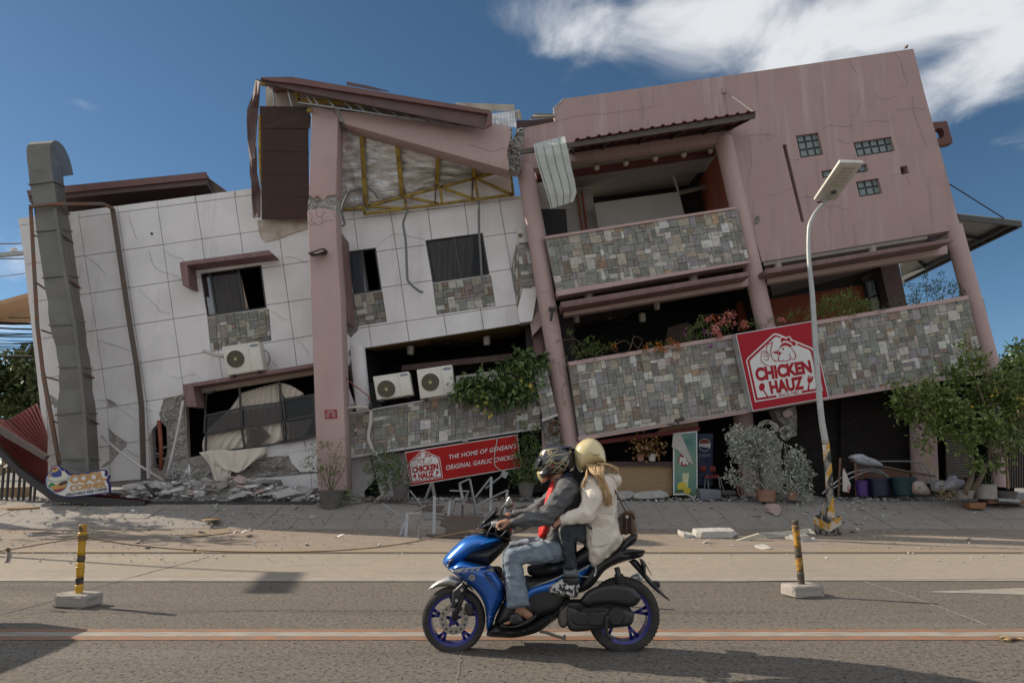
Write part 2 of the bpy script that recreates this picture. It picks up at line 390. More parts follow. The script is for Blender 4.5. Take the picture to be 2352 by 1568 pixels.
# ================================================================ ground
def ground_mat(name, a, b, d, scale, agg, bump, line=None, blot=None, aggc=None):
    m = bpy.data.materials.new(name); m.use_nodes = True; nt = m.node_tree; N = nt.nodes; L = nt.links; bs = N['Principled BSDF']; bs.inputs['Roughness'].default_value = .88
    bs.inputs['Specular IOR Level'].default_value = .3
    geo = N.new('ShaderNodeNewGeometry'); pos = geo.outputs['Position']
    def nz(sc, det=6,src=pos, rg=.6):
        n = N.new('ShaderNodeTexNoise'); n.inputs['Scale'].default_value = sc; n.inputs['Detail'].default_value = det; n.inputs['Roughness'].default_value = rg; L.new(src, n.inputs['Vector']); return n.outputs['Fac']
    def rng(s, x0,x1,y0=0,y1=1):
        r = N.new('ShaderNodeMapRange'); r.inputs['From Min'].default_value = x0; r.inputs['From Max'].default_value = x1; r.inputs['To Min'].default_value = y0; r.inputs['To Max'].default_value = y1; L.new(s, r.inputs['Value']); return r.outputs[0]
    def mx(f, p, q):
        x = N.new('ShaderNodeMix'); x.data_type = 'RGBA'
        for k, v in (('Factor', f),('A', p),('B', q)):
            if isinstance(v, tuple): x.inputs[k].default_value = (*v,1)
            elif isinstance(v, float): x.inputs[k].default_value = v
            else: L.new(v, x.inputs[k])
        return x.outputs['Result']
    cur = mx(rng(nz(scale),.35,.65),a, b)
    cur = mx(rng(nz(.35,4),.45,.68,0,.55),cur, d)
    if blot:
        for sc, st, th, amt, k in blot:
            mp = N.new('ShaderNodeMapping'); L.new(pos, mp.inputs['Vector']); mp.inputs['Scale'].default_value = st
            cur = mx(rng(nz(sc,5,mp.outputs[0]),th, th + .08,0,amt),cur, k)
    h = nz(agg * 2.2,4)
    if aggc:
        vo = N.new('ShaderNodeTexVoronoi'); vo.inputs['Scale'].default_value = agg; vo.inputs['Randomness'].default_value = 1; L.new(pos, vo.inputs['Vector'])
        sp = N.new('ShaderNodeSeparateColor'); L.new(vo.outputs['Color'],sp.inputs[0])
        st = N.new('ShaderNodeMath'); st.operation = 'MULTIPLY'; L.new(rng(vo.outputs['Distance'],.42,.30),st.inputs[0]); L.new(rng(sp.outputs[0],.45,.8),st.inputs[1])
        cur = mx(st.outputs[0],cur, aggc[0])
        st2 = N.new('ShaderNodeMath'); st2.operation = 'MULTIPLY'; L.new(rng(vo.outputs['Distance'],.40,.25),st2.inputs[0]); L.new(rng(sp.outputs[1],.72,.9),st2.inputs[1])
        cur = mx(st2.outputs[0],cur, aggc[1])
        pit = rng(nz(agg * .62,3),.60,.65)
        cur = mx(pit, cur, aggc[2])
        sub = N.new('ShaderNodeMath'); sub.operation = 'SUBTRACT'; L.new(h, sub.inputs[0]); L.new(pit, sub.inputs[1]); h = sub.outputs[0]
    if line:
        w = N.new('ShaderNodeTexWave'); w.wave_type = 'BANDS'; w.bands_direction = 'X'; w.inputs['Scale'].default_value = line; w.inputs['Distortion'].default_value = .8; w.inputs['Detail'].default_value = 2
        mp = N.new('ShaderNodeMapping'); L.new(pos, mp.inputs['Vector']); mp.inputs['Rotation'].default_value = (0,0,R(-8)); L.new(mp.outputs[0],w.inputs['Vector'])
        cur = mx(rng(w.outputs['Fac'],.75,1,0,.35),cur, tuple(x * .6 for x in a))
    L.new(cur, bs.inputs['Base Color'])
    bp = N.new('ShaderNodeBump'); bp.inputs['Strength'].default_value = bump; bp.inputs['Distance'].default_value = .012; L.new(h, bp.inputs['Height']); L.new(bp.outputs[0],bs.inputs['Normal'])
    return m
M['asphalt'] = ground_mat('worn_asphalt',(.178,.158,.136),(.120,.106,.092),(.138,.123,.108),20,46,1.0,
                          blot=[(1.0,(.22,2.2,1),.57,.7,(.105,.094,.084)),(1.0,(.12,1.2,1),.57,.4,(.20,.185,.165))],aggc=((.07,.064,.057),(.26,.235,.205),(.032,.029,.026)))
M['lane'] = ground_mat('brushed_concrete',(.305,.265,.215),(.255,.222,.182),(.225,.197,.165),7,60,.3,line=9.0,blot=[(1.0,(.3,2.2,1),.58,.5,(.19,.17,.148)),(2.2,(1,1,1),.66,.35,(.16,.145,.13))])
M['verge'] = ground_mat('dusty_verge',(.255,.208,.168),(.205,.167,.138),(.28,.245,.208),5,40,.5,blot=[(1.2,(.5,3,1),.56,.6,(.145,.118,.10)),(9.0,(1,1.6,1),.62,.5,(.33,.30,.27))])
M['slab'] = ground_mat('paving_cement',(.275,.255,.235),(.235,.218,.20),(.21,.195,.18),6,50,.35,blot=[(1.4,(1,1.8,1),.6,.45,(.18,.166,.152)),(13.0,(1,1,1),.66,.5,(.37,.35,.33))])
M['pad'] = ground_mat('rubble_dust',(.26,.245,.228),(.19,.18,.168),(.16,.15,.14),4,22,.9,blot=[(3.0,(1,1,1),.58,.6,(.36,.345,.325))])
M['earth'] = ground_mat('far_ground',(.22,.20,.175),(.17,.155,.135),(.13,.14,.09),.3,9,.3)
M['orange'] = mat('worn_orange_paint',(.30,.125,.052),.8,(.15,.12,.10),5.0,1.0,.3,60,stretch=(1.2,12,1),contrast=.12)
M['roadw'] = mat('worn_white_paint',(.34,.315,.275),.8,(.18,.16,.14),5.0,.9,.3,60,stretch=(.7,9,1),contrast=.2)
M['kerb'] = mat('faded_kerb_paint',(.265,.20,.13),.85,(.24,.205,.17),4.0,.9,.4,50,stretch=(.5,6,1),contrast=.2)
M['joint'] = mat('joint_dark',(.12,.108,.096),.95,(.18,.165,.15),8,.8)

def strip(name, prof, x0,x1,m, nx=1, **kw):
    rows = [[(x0 + (x1 - x0) * i / nx, y, z) for i in range(nx + 1)] for y, z in prof]
    return MB().grid(rows).build(name, m, kind='structure', **kw)
Y_A, Y_L, Y_V, Y_R = 8.90,11.45,15.45,17.5
ZR = .50
strip('ground',[(-60,-.06),(1500,-.06)],-1200,1200,M['earth'])
strip('road',[(-14,0),(Y_A,0)],-60,60,M['asphalt'])
strip('concrete_lane',[(Y_A,.003),(Y_L,.006)],-60,60,M['lane'])
strip('kerb',[(Y_L,.006),(Y_L + .01,.035),(Y_L + .26,.045),(Y_L + .27,.03)],-60,60,M['kerb'])
strip('verge',[(Y_L + .27,.03),(13.2,.02),(Y_R - 2.05,.03)],-60,60,M['verge'])
strip('building_pad',[(Y_R, ZR),(22,ZR + .02),(30,ZR),(31,-.05)],-45,45,M['pad'])
def zramp(y): return .03 + (ZR - .03) * max(0,min(1,(y - Y_V) / (Y_R - Y_V)))
side = strip('sidewalk',[(Y_V,.02),(Y_R, ZR - .012)],-60,60,M['joint'])
rs = random.Random(4)
wx = .70; slabs = {}
for r_ in range(3):
    ya, yb = Y_V + (Y_R - Y_V) * r_ / 3 + .005,Y_V + (Y_R - Y_V) * (r_ + 1) / 3 - .005
    for i in range(-22,23):
        xa, xb = i * wx + .005,(i + 1) * wx - .005; dz = rs.uniform(-.006,.008)
        b = MB(); b.prism([(xa, ya, zramp(ya) + dz),(xb, ya, zramp(ya) + dz + rs.uniform(-.004,.004)),(xb, yb, zramp(yb) + dz),(xa, yb, zramp(yb) + dz + rs.uniform(-.004,.004))],(0,0,-.05))
        b.build('paving_slab', M['slab'],side)
def line_on(name, pts, w, m, z=.004,kind='structure', parent=None):
    b = MB(); L_, R_ = [],[]
    for i, p in enumerate(pts):
        a = pts[max(0,i - 1)]; e = pts[min(len(pts) - 1,i + 1)]; d = Vector((e[0] - a[0],e[1] - a[1],0)).normalized(); n = Vector((-d.y, d.x,0)) * w / 2
        q = Vector((p[0],p[1],z + (p[2] if len(p) > 2 else 0))); L_.append(q + n); R_.append(q - n)
    b.grid([L_, R_]); return b.build(name, m, kind=kind, parent=parent)
# painted centre lines and lane edge
def band(name, y0,y1,m, z=.004):
    return strip(name,[(y0,z),(y1,z)],-60,60,m)
g = lambda y: GP(1176,y).y
band('centre_line', g(1470),g(1461.5),M['orange']); band('centre_line', g(1461.2),g(1451.2),M['roadw']); band('centre_line', g(1450.9),g(1444.5),M['orange'])
band('edge_line', g(1335),g(1327),M['roadw'],.008)
rj = random.Random(8)
def crackline(pts, w, m=M['joint'],z=.004,amp=.012,n=30):
    q = bez([Vector((*p,0)) for p in [(a.x, a.y) for a in pts]],n)
    return line_on('road_joint',[(v.x + rj.uniform(-amp, amp),v.y + rj.uniform(-amp, amp)) for v in q],w, m, z)
crackline([GP(*p) for p in c('N',(-60,932),(300,840),(640,737),(800,692))],.022)
crackline([GP(*p,.006) for p in c('N',(800,690),(1130,600),(1520,497))],.022,z=.0095)
crackline([GP(*p) for p in c('M',(465,850),(440,1010),(412,1160),(380,1330))],.016)
crackline([GP(*p) for p in c('O',(1310,577),(1700,708),(2120,865))],.018,M['roadw'])
crackline([GP(*p) for p in c('N',(-60,873),(700,885),(1500,890),(2352,872))],.010)
crackline([GP(*p) for p in c('X',(-40,1337),(900,1336.5),(1500,1337),(2400,1329))],.02,z=.010)
b = MB(); b.add([GP(*p) + Vector((0,0,.004)) for p in c('O',(1680,656),(1980,645),(2420,628),(2420,676),(2000,664))],[(0,1,2,3,4)]); b.build('road_arrow', M['roadw'],kind='structure')
# ================================================================ white panelled block
YW = 19.0
def px_prism(b, pts, Y, dep): return b.prism([P(x, y, Y) for x, y in pts],(0,dep,0))
def line_ix(p, q, r, s):
    d = (p[0] - q[0]) * (r[1] - s[1]) - (p[1] - q[1]) * (r[0] - s[0])
    a = p[0] * q[1] - p[1] * q[0]; b_ = r[0] * s[1] - r[1] * s[0]
    return ((a * (r[0] - s[0]) - (p[0] - q[0]) * b_) / d,(a * (r[1] - s[1]) - (p[1] - q[1]) * b_) / d)
def poly_ix(vp, h):
    best = None
    for i in range(len(vp) - 1):
        p = line_ix(vp[i],vp[i + 1],h[0],h[1]); lo, hi = vp[i][1],vp[i + 1][1]
        if (i == 0 or p[1] >= lo - .01) and (i == len(vp) - 2 or p[1] <= hi + .01): return p
        best = p
    return best
white = thing('white_building', 'tilted white panelled building half with broken lower wall behind the grey duct', 'building', P(400,1150,YW + 2))
HL = [c('A',(128,678),(1815,458)),c('A',(495,680),(1815,508)),c('A',(540,957),(1740,785)),c('A',(590,1227),(2240,985)),
      c('A',(970,1445),(2250,1255)),c('B',(660,330),(2260,75)),c('B',(700,607),(1190,530)),c('B',(710,885),(1150,818)),c('B',(345,1168),(1080,1112))]
VL = [[(40.6,502), *c('B',(340,520),(345,1160))],[*c('A',(572,680),(690,1447)), *c('B',(775,560),(787,870),(800,1150))],
      [*c('A',(855,640),(975,1447)), *c('B',(1060,560),(1075,720),(1085,1110))],[*c('A',(1143,600),(1262,1447)), *c('B',(1330,450),(1360,1100))],
      [*c('A',(1420,560),(1582,1637)), *c('B',(1640,600),(1690,1180))],[*c('A',(1700,520),(1862,1637)), *c('B',(1920,600),(1975,1180))],
      [*c('A',(2010,720),(2110,1447)), *c('B',(2150,290),(2240,1180))],[*c('A',(2290,700),(2400,1447)), *c('B',(2440,290),(2500,1180))]]
win1 = c('A',(1450,1075),(1890,1012),(1930,1325),(1500,1385))
stn1 = c('A',(1500,1388),(1945,1330),(1963,1558),(1525,1633))
hole2 = c('B',(1325,445),(2300,300),(2300,790),(2210,830),(1920,880),(1930,950),(1830,985),(1760,1060),(1500,1050),(1350,1000),(1330,640))     # the burst window bay
dmg_col = c('B',(1185,535),(1255,515),(1330,500),(1345,700),(1370,1000),(1300,1130),(1085,1120),(1090,985),(1080,800),(1110,740),(1160,690),(1150,640),(1170,590))
dmg_tri = c('B',(772,530),(800,545),(855,575),(780,592))
dmg_mid = c('B',(785,740),(830,790),(918,845),(912,880),(860,925),(815,985),(795,1010),(725,1035),(745,1010),(790,980),(783,860))
dmg_left = c('B',(335,500),(375,510),(418,545),(415,590),(400,600),(385,575),(345,575))
dmg_low = c('B',(1500,1050),(1760,1060),(1840,975),(1930,955),(2090,945),(2110,1000),(2165,1060),(2140,1080),(1760,1085),(1690,1100),(1660,1130),(1380,1130),(1370,1000))
rw = random.Random(3)
dmgs = [jag(d_,.9,3.2,rw) for d_ in (dmg_col, dmg_tri, dmg_mid, dmg_left, dmg_low)]
back_out = [(44,503),c('A',(1815,462)),(720,428),(795,416),(1206,452),(1214,690),(1236,734), *c('D',(1960,832),(560,1052),(440,1060)),(812,905),(800,1125), *c('B',(345,1165),(338,520))]
win3 = c('D',(400,228),(648,195),(700,560),(455,595)); stn3 = c('D',(458,600),(702,567),(742,825),(500,860))
win4 = c('D',(1073,132),(1560,68),(1620,425),(1135,495)); stn4 = c('D',(1137,502),(1630,432),(1670,690),(1172,763))
b = MB(); Yb = YW + .045
hole_in = c('B',(1340,460),(2290,305),(2290,780),(2060,850),(1500,930),(1360,960))
hole_gap = c('B',(1105,870),(1100,760),(1160,690),(1205,740),(1210,900),(1180,1040),(1110,1030))
b.holed([P(x, y, Yb) for x, y in back_out],[[P(x, y, Yb) for x, y in h_] for h_ in (win1,win3,win4,hole_in, hole_gap)],(0,.18,0))
wall = b.build('wall', M['groove'],white)
# rough broken concrete showing where plaster has come off
def rough_patch(name, pts, Y, amp, m, parent, step=2.4,seed=1,dep=.1, **kw):
    """a lumpy face filling an outline, with a back"""
    rr = random.Random(seed); pts = list(pts); xs = [p[0] for p in pts]; ys = [p[1] for p in pts]; bd = jag(pts,0,step * 1.2,rr)
    def inside(x, y):
        r_ = False; n = len(bd)
        for i in range(n):
            (x1,y1),(x2,y2) = bd[i],bd[(i + 1) % n]
            if (y1 > y) != (y2 > y) and x < (x2 - x1) * (y - y1) / (y2 - y1) + x1: r_ = not r_
        return r_
    V2 = [Vector(p) for p in bd]; n = len(V2); y = min(ys)
    while y < max(ys):
        x = min(xs)
        while x < max(xs):
            px, py = x + rr.uniform(-.35,.35) * step, y + rr.uniform(-.35,.35) * step
            if inside(px, py): V2.append(Vector((px, py)))
            x += step
        y += step
    v, e, f, *_ = delaunay_2d_cdt(V2,[(i,(i + 1) % n) for i in range(n)],[],1,1e-4)
    f = [t for t in f if inside(sum(v[i].x for i in t) / len(t),sum(v[i].y for i in t) / len(t))]
    VV = []
    for k, q in enumerate(v):
        p = P(q.x, q.y, Y); d = 0 if k < n else (noise.noise(p * 3.1) * .6 + noise.noise(p * 9.0) * .4 + rr.uniform(-.25,.25)) * amp
        VV.append(P(q.x, q.y, Y - d))
    bb = MB(); bb.add(VV,[tuple(t) for t in f]); m0 = len(VV)
    bb.add([P(q[0],q[1],Y) for q in bd] + [P(q[0],q[1],Y) + Vector((0,dep,0)) for q in bd],[(i,(i + 1) % n, n + (i + 1) % n, n + i) for i in range(n)])
    return bb.build(name, m, parent, **kw)
rough_patch('broken_concrete', c('B',(1180,530),(1335,495),(1330,700),(1355,860),(1365,1000),(1450,1010),(1700,1060),(1830,985),(2090,950),(2170,1080),(1690,1105),(1650,1135),(1200,1135),(1215,1000),(1210,760),(1165,640)),YW + .02,.16,M['conc'],white, seed=5,step=2.6)
for d_ in (dmg_tri, dmg_mid, dmg_left): rough_patch('broken_concrete', d_, YW + .03,.06,M['conc'],white, seed=7)
# individual panels
def inset(q, g_):
    cx = sum(p[0] for p in q) / len(q); cy = sum(p[1] for p in q) / len(q); out = []
    for x, y in q: out.append((x - g_ * (1 if x > cx else -1),y - g_ * (1 if y > cy else -1)))
    return out
def panel(q, holes, Y, m, parent, g_=.75,dep=.05,rnd=rw):
    polys = [inset(q, g_)]
    for h_ in holes: polys = cut(polys, h_)
    if not polys: return
    dy = rnd.uniform(-.006,.006); bb = MB()
    for p in polys: px_prism(bb, p, Y + dy, dep)
    bb.build('panel', m, parent)
def bigger(q, k):
    cx = sum(p[0] for p in q) / len(q); cy = sum(p[1] for p in q) / len(q); return [(cx + (x - cx) * k, cy + (y - cy) * k) for x, y in q]
hl_holes = [bigger(win1,1.01),bigger(stn1,1.005),hole2] + dmgs
for j in range(8):
    for i in range(7):
        if j == 0 and i > 5: continue
        if j == 0: vv = [[VL[k][0],VL[k][1]] for k in (i, i + 1)]
        q = [poly_ix(VL[i],HL[j]),poly_ix(VL[i + 1],HL[j]),poly_ix(VL[i + 1],HL[j + 1]),poly_ix(VL[i],HL[j + 1])]
        if i == 6 and j in (1,): q[1] = mixp(q[0],q[1],.9)
        panel(q, hl_holes if j >= 2 else [],YW, M['white'],wall)
# lowest band right of the hole, and slabs hanging under the window
for q in (c('B',(1690,1112),(1965,1100),(1975,1195),(1690,1200)),c('B',(1968,1100),(2250,1075),(2256,1180),(1978,1194)),c('B',(1520,1135),(1690,1112),(1690,1200),(1500,1205)),
          c('B',(1915,895),(2195,835),(2215,900),(1945,955)),c('B',(2100,945),(2215,915),(2300,905),(2300,1060),(2170,1060),(2115,1000)),c('B',(2253,1075),(2330,1065),(2330,1172),(2258,1180))):
    bb = MB(); px_prism(bb, q, YW - .02,.06); bb.build('panel', M['white'],wall)
# centre wall panels (right of the tall pillar)
CV = [c('D',(140,0),(215,520),(262,870)),c('D',(470,0),(495,200),(590,880)),c('D',(790,0),(825,210),(910,820)),c('D',(1110,0),(1125,115),(1230,778)),c('D',(1430,0),(1440,75),(1545,730)),c('D',(1740,0),(1805,370),(1860,690)),c('D',(2040,0),(2090,330),(2150,640))]
CH = [c('C',(720,1085),(1990,968)),c('C',(730,1147),(1990,988)),c('D',(355,270),(1830,65)),c('D',(705,535),(1805,375)),c('D',(510,880),(1850,680)),c('D',(560,1052),(1980,832))]
dmg_c = jag(c('D',(380,590),(455,575),(500,870),(490,905),(430,965),(330,960),(330,800),(360,700)),.8,3,rw)
for j in range(5):
    for i in range(6):
        q = [poly_ix(CV[i],CH[j]),poly_ix(CV[i + 1],CH[j]),poly_ix(CV[i + 1],CH[j + 1]),poly_ix(CV[i],CH[j + 1])]
        panel(q,[bigger(w_,1.01) for w_ in (win3,stn3,win4,stn4)] + [dmg_c] if j > 0 else [],YW, M['white'],wall)
rough_patch('broken_concrete', c('D',(385,590),(455,580),(500,870),(490,900),(430,960),(340,955),(350,800),(370,700)),YW + .03,.10,M['concd'],white, seed=9)
# cracks: thin open lines in the plaster
def crack(pts, Y, parent, w=.55,amp=1.1,seed=1,m=None):
    rr = random.Random(seed); pts = bez2(pts, max(6,int(sum(math.dist(pts[i],pts[i + 1]) for i in range(len(pts) - 1)) / 3.2)))
    pts = [(x + rr.uniform(-amp, amp),y + rr.uniform(-amp, amp)) for x, y in pts]; bb = MB(); n = len(pts)
    ws = [w * (.35 + .65 * math.sin(math.pi * (i + .5) / n)) * rr.uniform(.6,1.2) for i in range(n)]
    A_, B_ = [],[]
    for i in range(n):
        a, e = pts[max(0,i - 1)],pts[min(n - 1,i + 1)]; L_ = math.dist(a, e) or 1; nx, ny = -(e[1] - a[1]) / L_,(e[0] - a[0]) / L_
        A_.append(P(pts[i][0] + nx * ws[i] / 2,pts[i][1] + ny * ws[i] / 2,Y)); B_.append(P(pts[i][0] - nx * ws[i] / 2,pts[i][1] - ny * ws[i] / 2,Y))
    bb.grid([A_, B_],(0,.006,0)); return bb.build('crack', m or M['joint'],parent)
for k, pts in enumerate((c('A',(1075,900),(1110,1010),(1180,1065),(1250,1080),(1310,1118)),c('A',(1190,905),(1250,950),(1320,965),(1330,990)),c('A',(925,640),(965,760),(990,830)),c('A',(1390,1180),(1450,1205)),
                         c('A',(1940,1340),(2000,1365),(2040,1400),(2105,1412)),c('A',(615,945),(700,1010),(770,1080)),c('A',(1000,1180),(1130,1310),(1160,1350),(1240,1362)),c('B',(700,105),(840,150),(950,190)),c('B',(790,590),(870,600),(960,670),(1030,700)),
                         c('B',(910,580),(960,605),(1040,605),(1090,620),(1155,625)),c('B',(700,540),(770,545)),c('B',(915,900),(980,940),(1030,970)),c('B',(2135,100),(2200,150),(2235,225)),c('B',(1210,360),(1270,380),(1340,370),(1410,355),(1460,390)),
                         c('B',(1940,230),(1990,280),(2020,310)),c('A',(1700,470),(1705,520)),c('A',(1410,510),(1412,560)),c('D',(650,190),(740,110),(830,75),(960,100),(1070,125)),c('D',(415,960),(420,1040),(405,1110)),c('A',(2055,955),(2130,960),(2235,1010)),c('B',(345,820),(430,880),(440,1000)))):
    crack(pts, YW - .012,white,.45,.9,k)
bb = MB(); bb.lathe(P(*c('A',(1100,787)),YW - .008),[(.035,-.02),(.035,.02)],10,Matrix.Rotation(R(90),3, 'X')); bb.build('drain_hole', M['dark'],white)
# dark-coloured boxes stand in for unlit rooms and keep daylight out
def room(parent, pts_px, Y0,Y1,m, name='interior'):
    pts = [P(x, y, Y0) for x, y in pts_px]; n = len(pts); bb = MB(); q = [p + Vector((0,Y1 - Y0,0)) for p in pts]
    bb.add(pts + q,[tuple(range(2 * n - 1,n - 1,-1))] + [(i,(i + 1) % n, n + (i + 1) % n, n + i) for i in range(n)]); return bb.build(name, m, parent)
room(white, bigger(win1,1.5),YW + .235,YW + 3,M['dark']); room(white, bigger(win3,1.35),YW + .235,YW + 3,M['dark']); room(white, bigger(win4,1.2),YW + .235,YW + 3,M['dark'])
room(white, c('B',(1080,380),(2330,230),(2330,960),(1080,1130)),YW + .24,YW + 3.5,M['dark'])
# body behind the facade: roof slab and side so that no sky shows through
bb = MB(); bb.prism([P(44,512,YW + .25),P(735,424,YW + .25),P(735,436,YW + .25),P(44,524,YW + .25)],(0,7,0)); bb.build('roof_slab', M['concd'],white)
bb = MB(); bb.prism([P(46,512,YW + .23),P(60,512,YW + .23),P(122,1090,YW + .23),P(110,1090,YW + .23)],(0,7,0)); bb.build('side_wall', M['white'],white)
# windows
def window(parent, q, Y, bars_v, bars_h, panes, t=3.2,dep=.07,name='window'):
    bb = MB()
    def strip_(a0,a1,b1,b0): px_prism(bb,[quad_at(q, *a) for a in (a0,a1,b1,b0)],Y, dep)
    w_ = math.dist(q[0],q[1]); h_ = math.dist(q[0],q[3]); tu, tv = t / w_, t / h_
    strip_((0,0),(1,0),(1,tv),(0,tv)); strip_((0,1 - tv),(1,1 - tv),(1,1),(0,1)); strip_((0,tv),(tu, tv),(tu,1 - tv),(0,1 - tv)); strip_((1 - tu, tv),(1,tv),(1,1 - tv),(1 - tu,1 - tv))
    for u in bars_v: strip_((u - tu * .7,tv),(u + tu * .7,tv),(u + tu * .7,1 - tv),(u - tu * .7,1 - tv))
    for v in bars_h: strip_((tu, v - tv * .6),(1 - tu, v - tv * .6),(1 - tu, v + tv * .6),(tu, v + tv * .6))
    w = bb.build(name, M['frame'],parent)
    for (u0,v0,u1,v1,m) in panes:
        b2 = MB(); px_prism(b2,[quad_at(q, *a) for a in ((u0,v0),(u1,v0),(u1,v1),(u0,v1))],Y + .025,.008); b2.build('pane', m, w)
    return w
M['glassc'] = mat('clear_glass',(.85,.9,.92),.02,None,1,0,trans=1.0,spec=.6)
def thin_glass(name, tint, op):
    m = bpy.data.materials.new(name); m.use_nodes = True; nt = m.node_tree; N = nt.nodes; L = nt.links; N.clear()
    o = N.new('ShaderNodeOutputMaterial'); t = N.new('ShaderNodeBsdfTransparent'); t.inputs[0].default_value = (*tint,1); gl = N.new('ShaderNodeBsdfGlossy'); gl.inputs['Roughness'].default_value = .02
    fr = N.new('ShaderNodeFresnel'); fr.inputs['IOR'].default_value = 1.7; ad = N.new('ShaderNodeMath'); ad.inputs[1].default_value = op; L.new(fr.outputs[0],ad.inputs[0])
    mx = N.new('ShaderNodeMixShader'); L.new(ad.outputs[0],mx.inputs[0]); L.new(t.outputs[0],mx.inputs[1]); L.new(gl.outputs[0],mx.inputs[2]); L.new(mx.outputs[0],o.inputs[0]); return m
M['tint'] = thin_glass('tinted_glass',(.62,.60,.60),-.045)
M['tintd'] = thin_glass('tinted_glass_dark',(.25,.25,.28),.12)
def drape(parent, q, Y, folds, amp, m, name='curtain', nu=60,nv=8,sway=0):
    rows = []
    for j in range(nv + 1):
        v = j / nv; r_ = []
        for i in range(nu + 1):
            u = i / nu; p = quad_at(q, u, v); off = amp * (math.sin(u * folds * 6.283 + 1.7 * math.sin(v * 2 + u * 5)) + .4 * math.sin(u * folds * 13 + 2))
            r_.append(P(p[0] + sway * math.sin(v * 3) * u, p[1],Y + off))
        rows.append(r_)
    bb = MB(); bb.grid(rows,(0,.004,0)); o = bb.build(name, m, parent, smooth=True); return o
w1 = window(white, win1,YW + .06,[.15,.62],[],[(.03,.03,.15,.97,M['tintd']),(.15,.03,.62,.97,M['tint'])])
M['curtb'] = mat('curtain_brown',(.40,.31,.25),.85,(.28,.21,.17),3,.6)
drape(w1,[quad_at(win1, *a) for a in ((.06,.05),(.64,.03),(.70,.97),(.06,.97))],YW + .16,5,.03,M['curtb'])
w3 = window(white, win3,YW + .06,[.52],[],[(.05,.03,.52,.97,M['glass'])])
w4 = window(white, win4,YW + .06,[.50],[],[(.03,.03,.5,.97,M['tint']),(.5,.03,.97,.97,M['tint'])])
M['curtg'] = mat('curtain_striped',(.50,.47,.46),.85,(.25,.24,.28),1.0,.9,stretch=(9,1,.2),contrast=.1)
drape(w4,[quad_at(win4, *a) for a in ((.04,.02),(.84,.03),(.70,.97),(.03,.97))],YW + .16,7,.03,M['curtg'])
# hoods over the windows
def hood(parent, front_top, front_bot, Y, dep, m, name='hood'):
    bb = MB(); px_prism(bb, front_top + front_bot[::-1],Y, dep); return bb.build(name, m, parent)
h1 = hood(white, c('A',(1300,992),(1945,905)),c('A',(1302,1020),(1975,936)),YW - .55,.56,M['mauve'])
bb = MB(); px_prism(bb, c('A',(1302,1016),(1352,1010),(1372,1170),(1322,1160)),YW - .55,.56); bb.build('fin', M['mauve'],h1)
h2 = hood(white, c('B',(1320,430),(2330,265)),c('B',(1325,456),(2330,292)),YW - .6,.61,M['mauve'])
bb = MB(); px_prism(bb, c('B',(1322,452),(1395,440),(1425,590),(1350,590)),YW - .6,.61); bb.build('fin', M['mauve'],h2)
bb = MB(); px_prism(bb, c('B',(1400,452),(2330,300),(2330,345),(1440,495)),YW - .1,.14); bb.build('lintel', mat('lintel_beige',(.36,.29,.24),.8),white)
# burst window: twisted black frame with panes, and the curtain blowing through it
bw = MB(); Yf = YW - .12
def fbar(k, pts, w=.055,Y=Yf, dz=.05):
    q = [P(*p, Y) for p in c(k, *pts)]
    for i in range(len(q) - 1): bw.bar(q[i],q[i + 1],w, dz)
for pts in (((1495,500),(1480,780)),((1492,785),(1488,925)),((1735,452),(1748,740),(1772,890)),((2022,410),(2040,690),(2060,850)),((2270,495),(2290,800)),((1750,600),(1752,745)),((2050,545),(2066,690)),
            ((1490,655),(1748,600)),((1752,595),(2036,560)),((2048,545),(2290,500)),((1484,782),(1750,738)),((1756,742),(2060,695)),((2060,690),(2290,648)),((1488,925),(1772,890),(2060,850),(2290,800)),((1490,795),(1760,745)),((1495,500),(1560,475))):
    fbar('B', pts)
bwo = bw.build('broken_window', M['frame'],white)
for pts in (((1497,660),(1745,610),(1750,735),(1488,775)),((1757,605),(2035,568),(2055,690),(1758,738)),((2050,555),(2285,508),(2288,645),(2066,688)),((2070,700),(2290,655),(2290,795),(2066,840)),((1780,755),(1900,735),(1960,800),(1880,870),(1790,885))):
    bb = MB(); px_prism(bb, c('B', *pts),Yf + .02,.008); bb.build('pane', M['tint'],bwo)
def cloth(name, rows_px, Y, m, parent=None, amp=.05,folds=7,nu=48,nv=26,ymid=0, **kw):
    """rows_px: polylines top to bottom, each given left to right"""
    rs_ = [bez2(r_, nu) if len(r_) > 2 else [mixp(r_[0],r_[1],i / nu) for i in range(nu + 1)] for r_ in rows_px]
    out = []
    cols_ = [bez([Vector((rs_[k][i][0],rs_[k][i][1],0)) for k in range(len(rs_))],nv) for i in range(nu + 1)]
    for j in range(nv + 1):
        r_ = []
        for i in range(nu + 1):
            v = cols_[i][j]; u = i / nu; t = j / nv
            off = amp * (math.sin(u * folds * 6.283 + 2.2 * math.sin(t * 2.5)) + .5 * noise.noise(Vector((u * 9,t * 4,3))))
            r_.append(P(v.x, v.y, Y + off - ymid * math.sin(t * 3.1)))
        out.append(r_)
    bb = MB(); bb.grid(out,(0,.005,0)); return bb.build(name, m, parent, smooth=True, **kw)
cur = thing('curtain', 'cream curtain hanging out through the burst black window', 'curtain', P(520,1125,YW))
cloth('drape',[c('B',(1745,490),(1880,450),(2030,412)),c('B',(1660,610),(1850,620),(2060,580)),c('B',(1520,740),(1780,760),(2060,720)),c('B',(1465,850),(1700,880),(2050,830)),c('B',(1480,960),(1650,990),(1880,890))],YW + .12,M['cream'],cur,.035,9,ymid=.12)
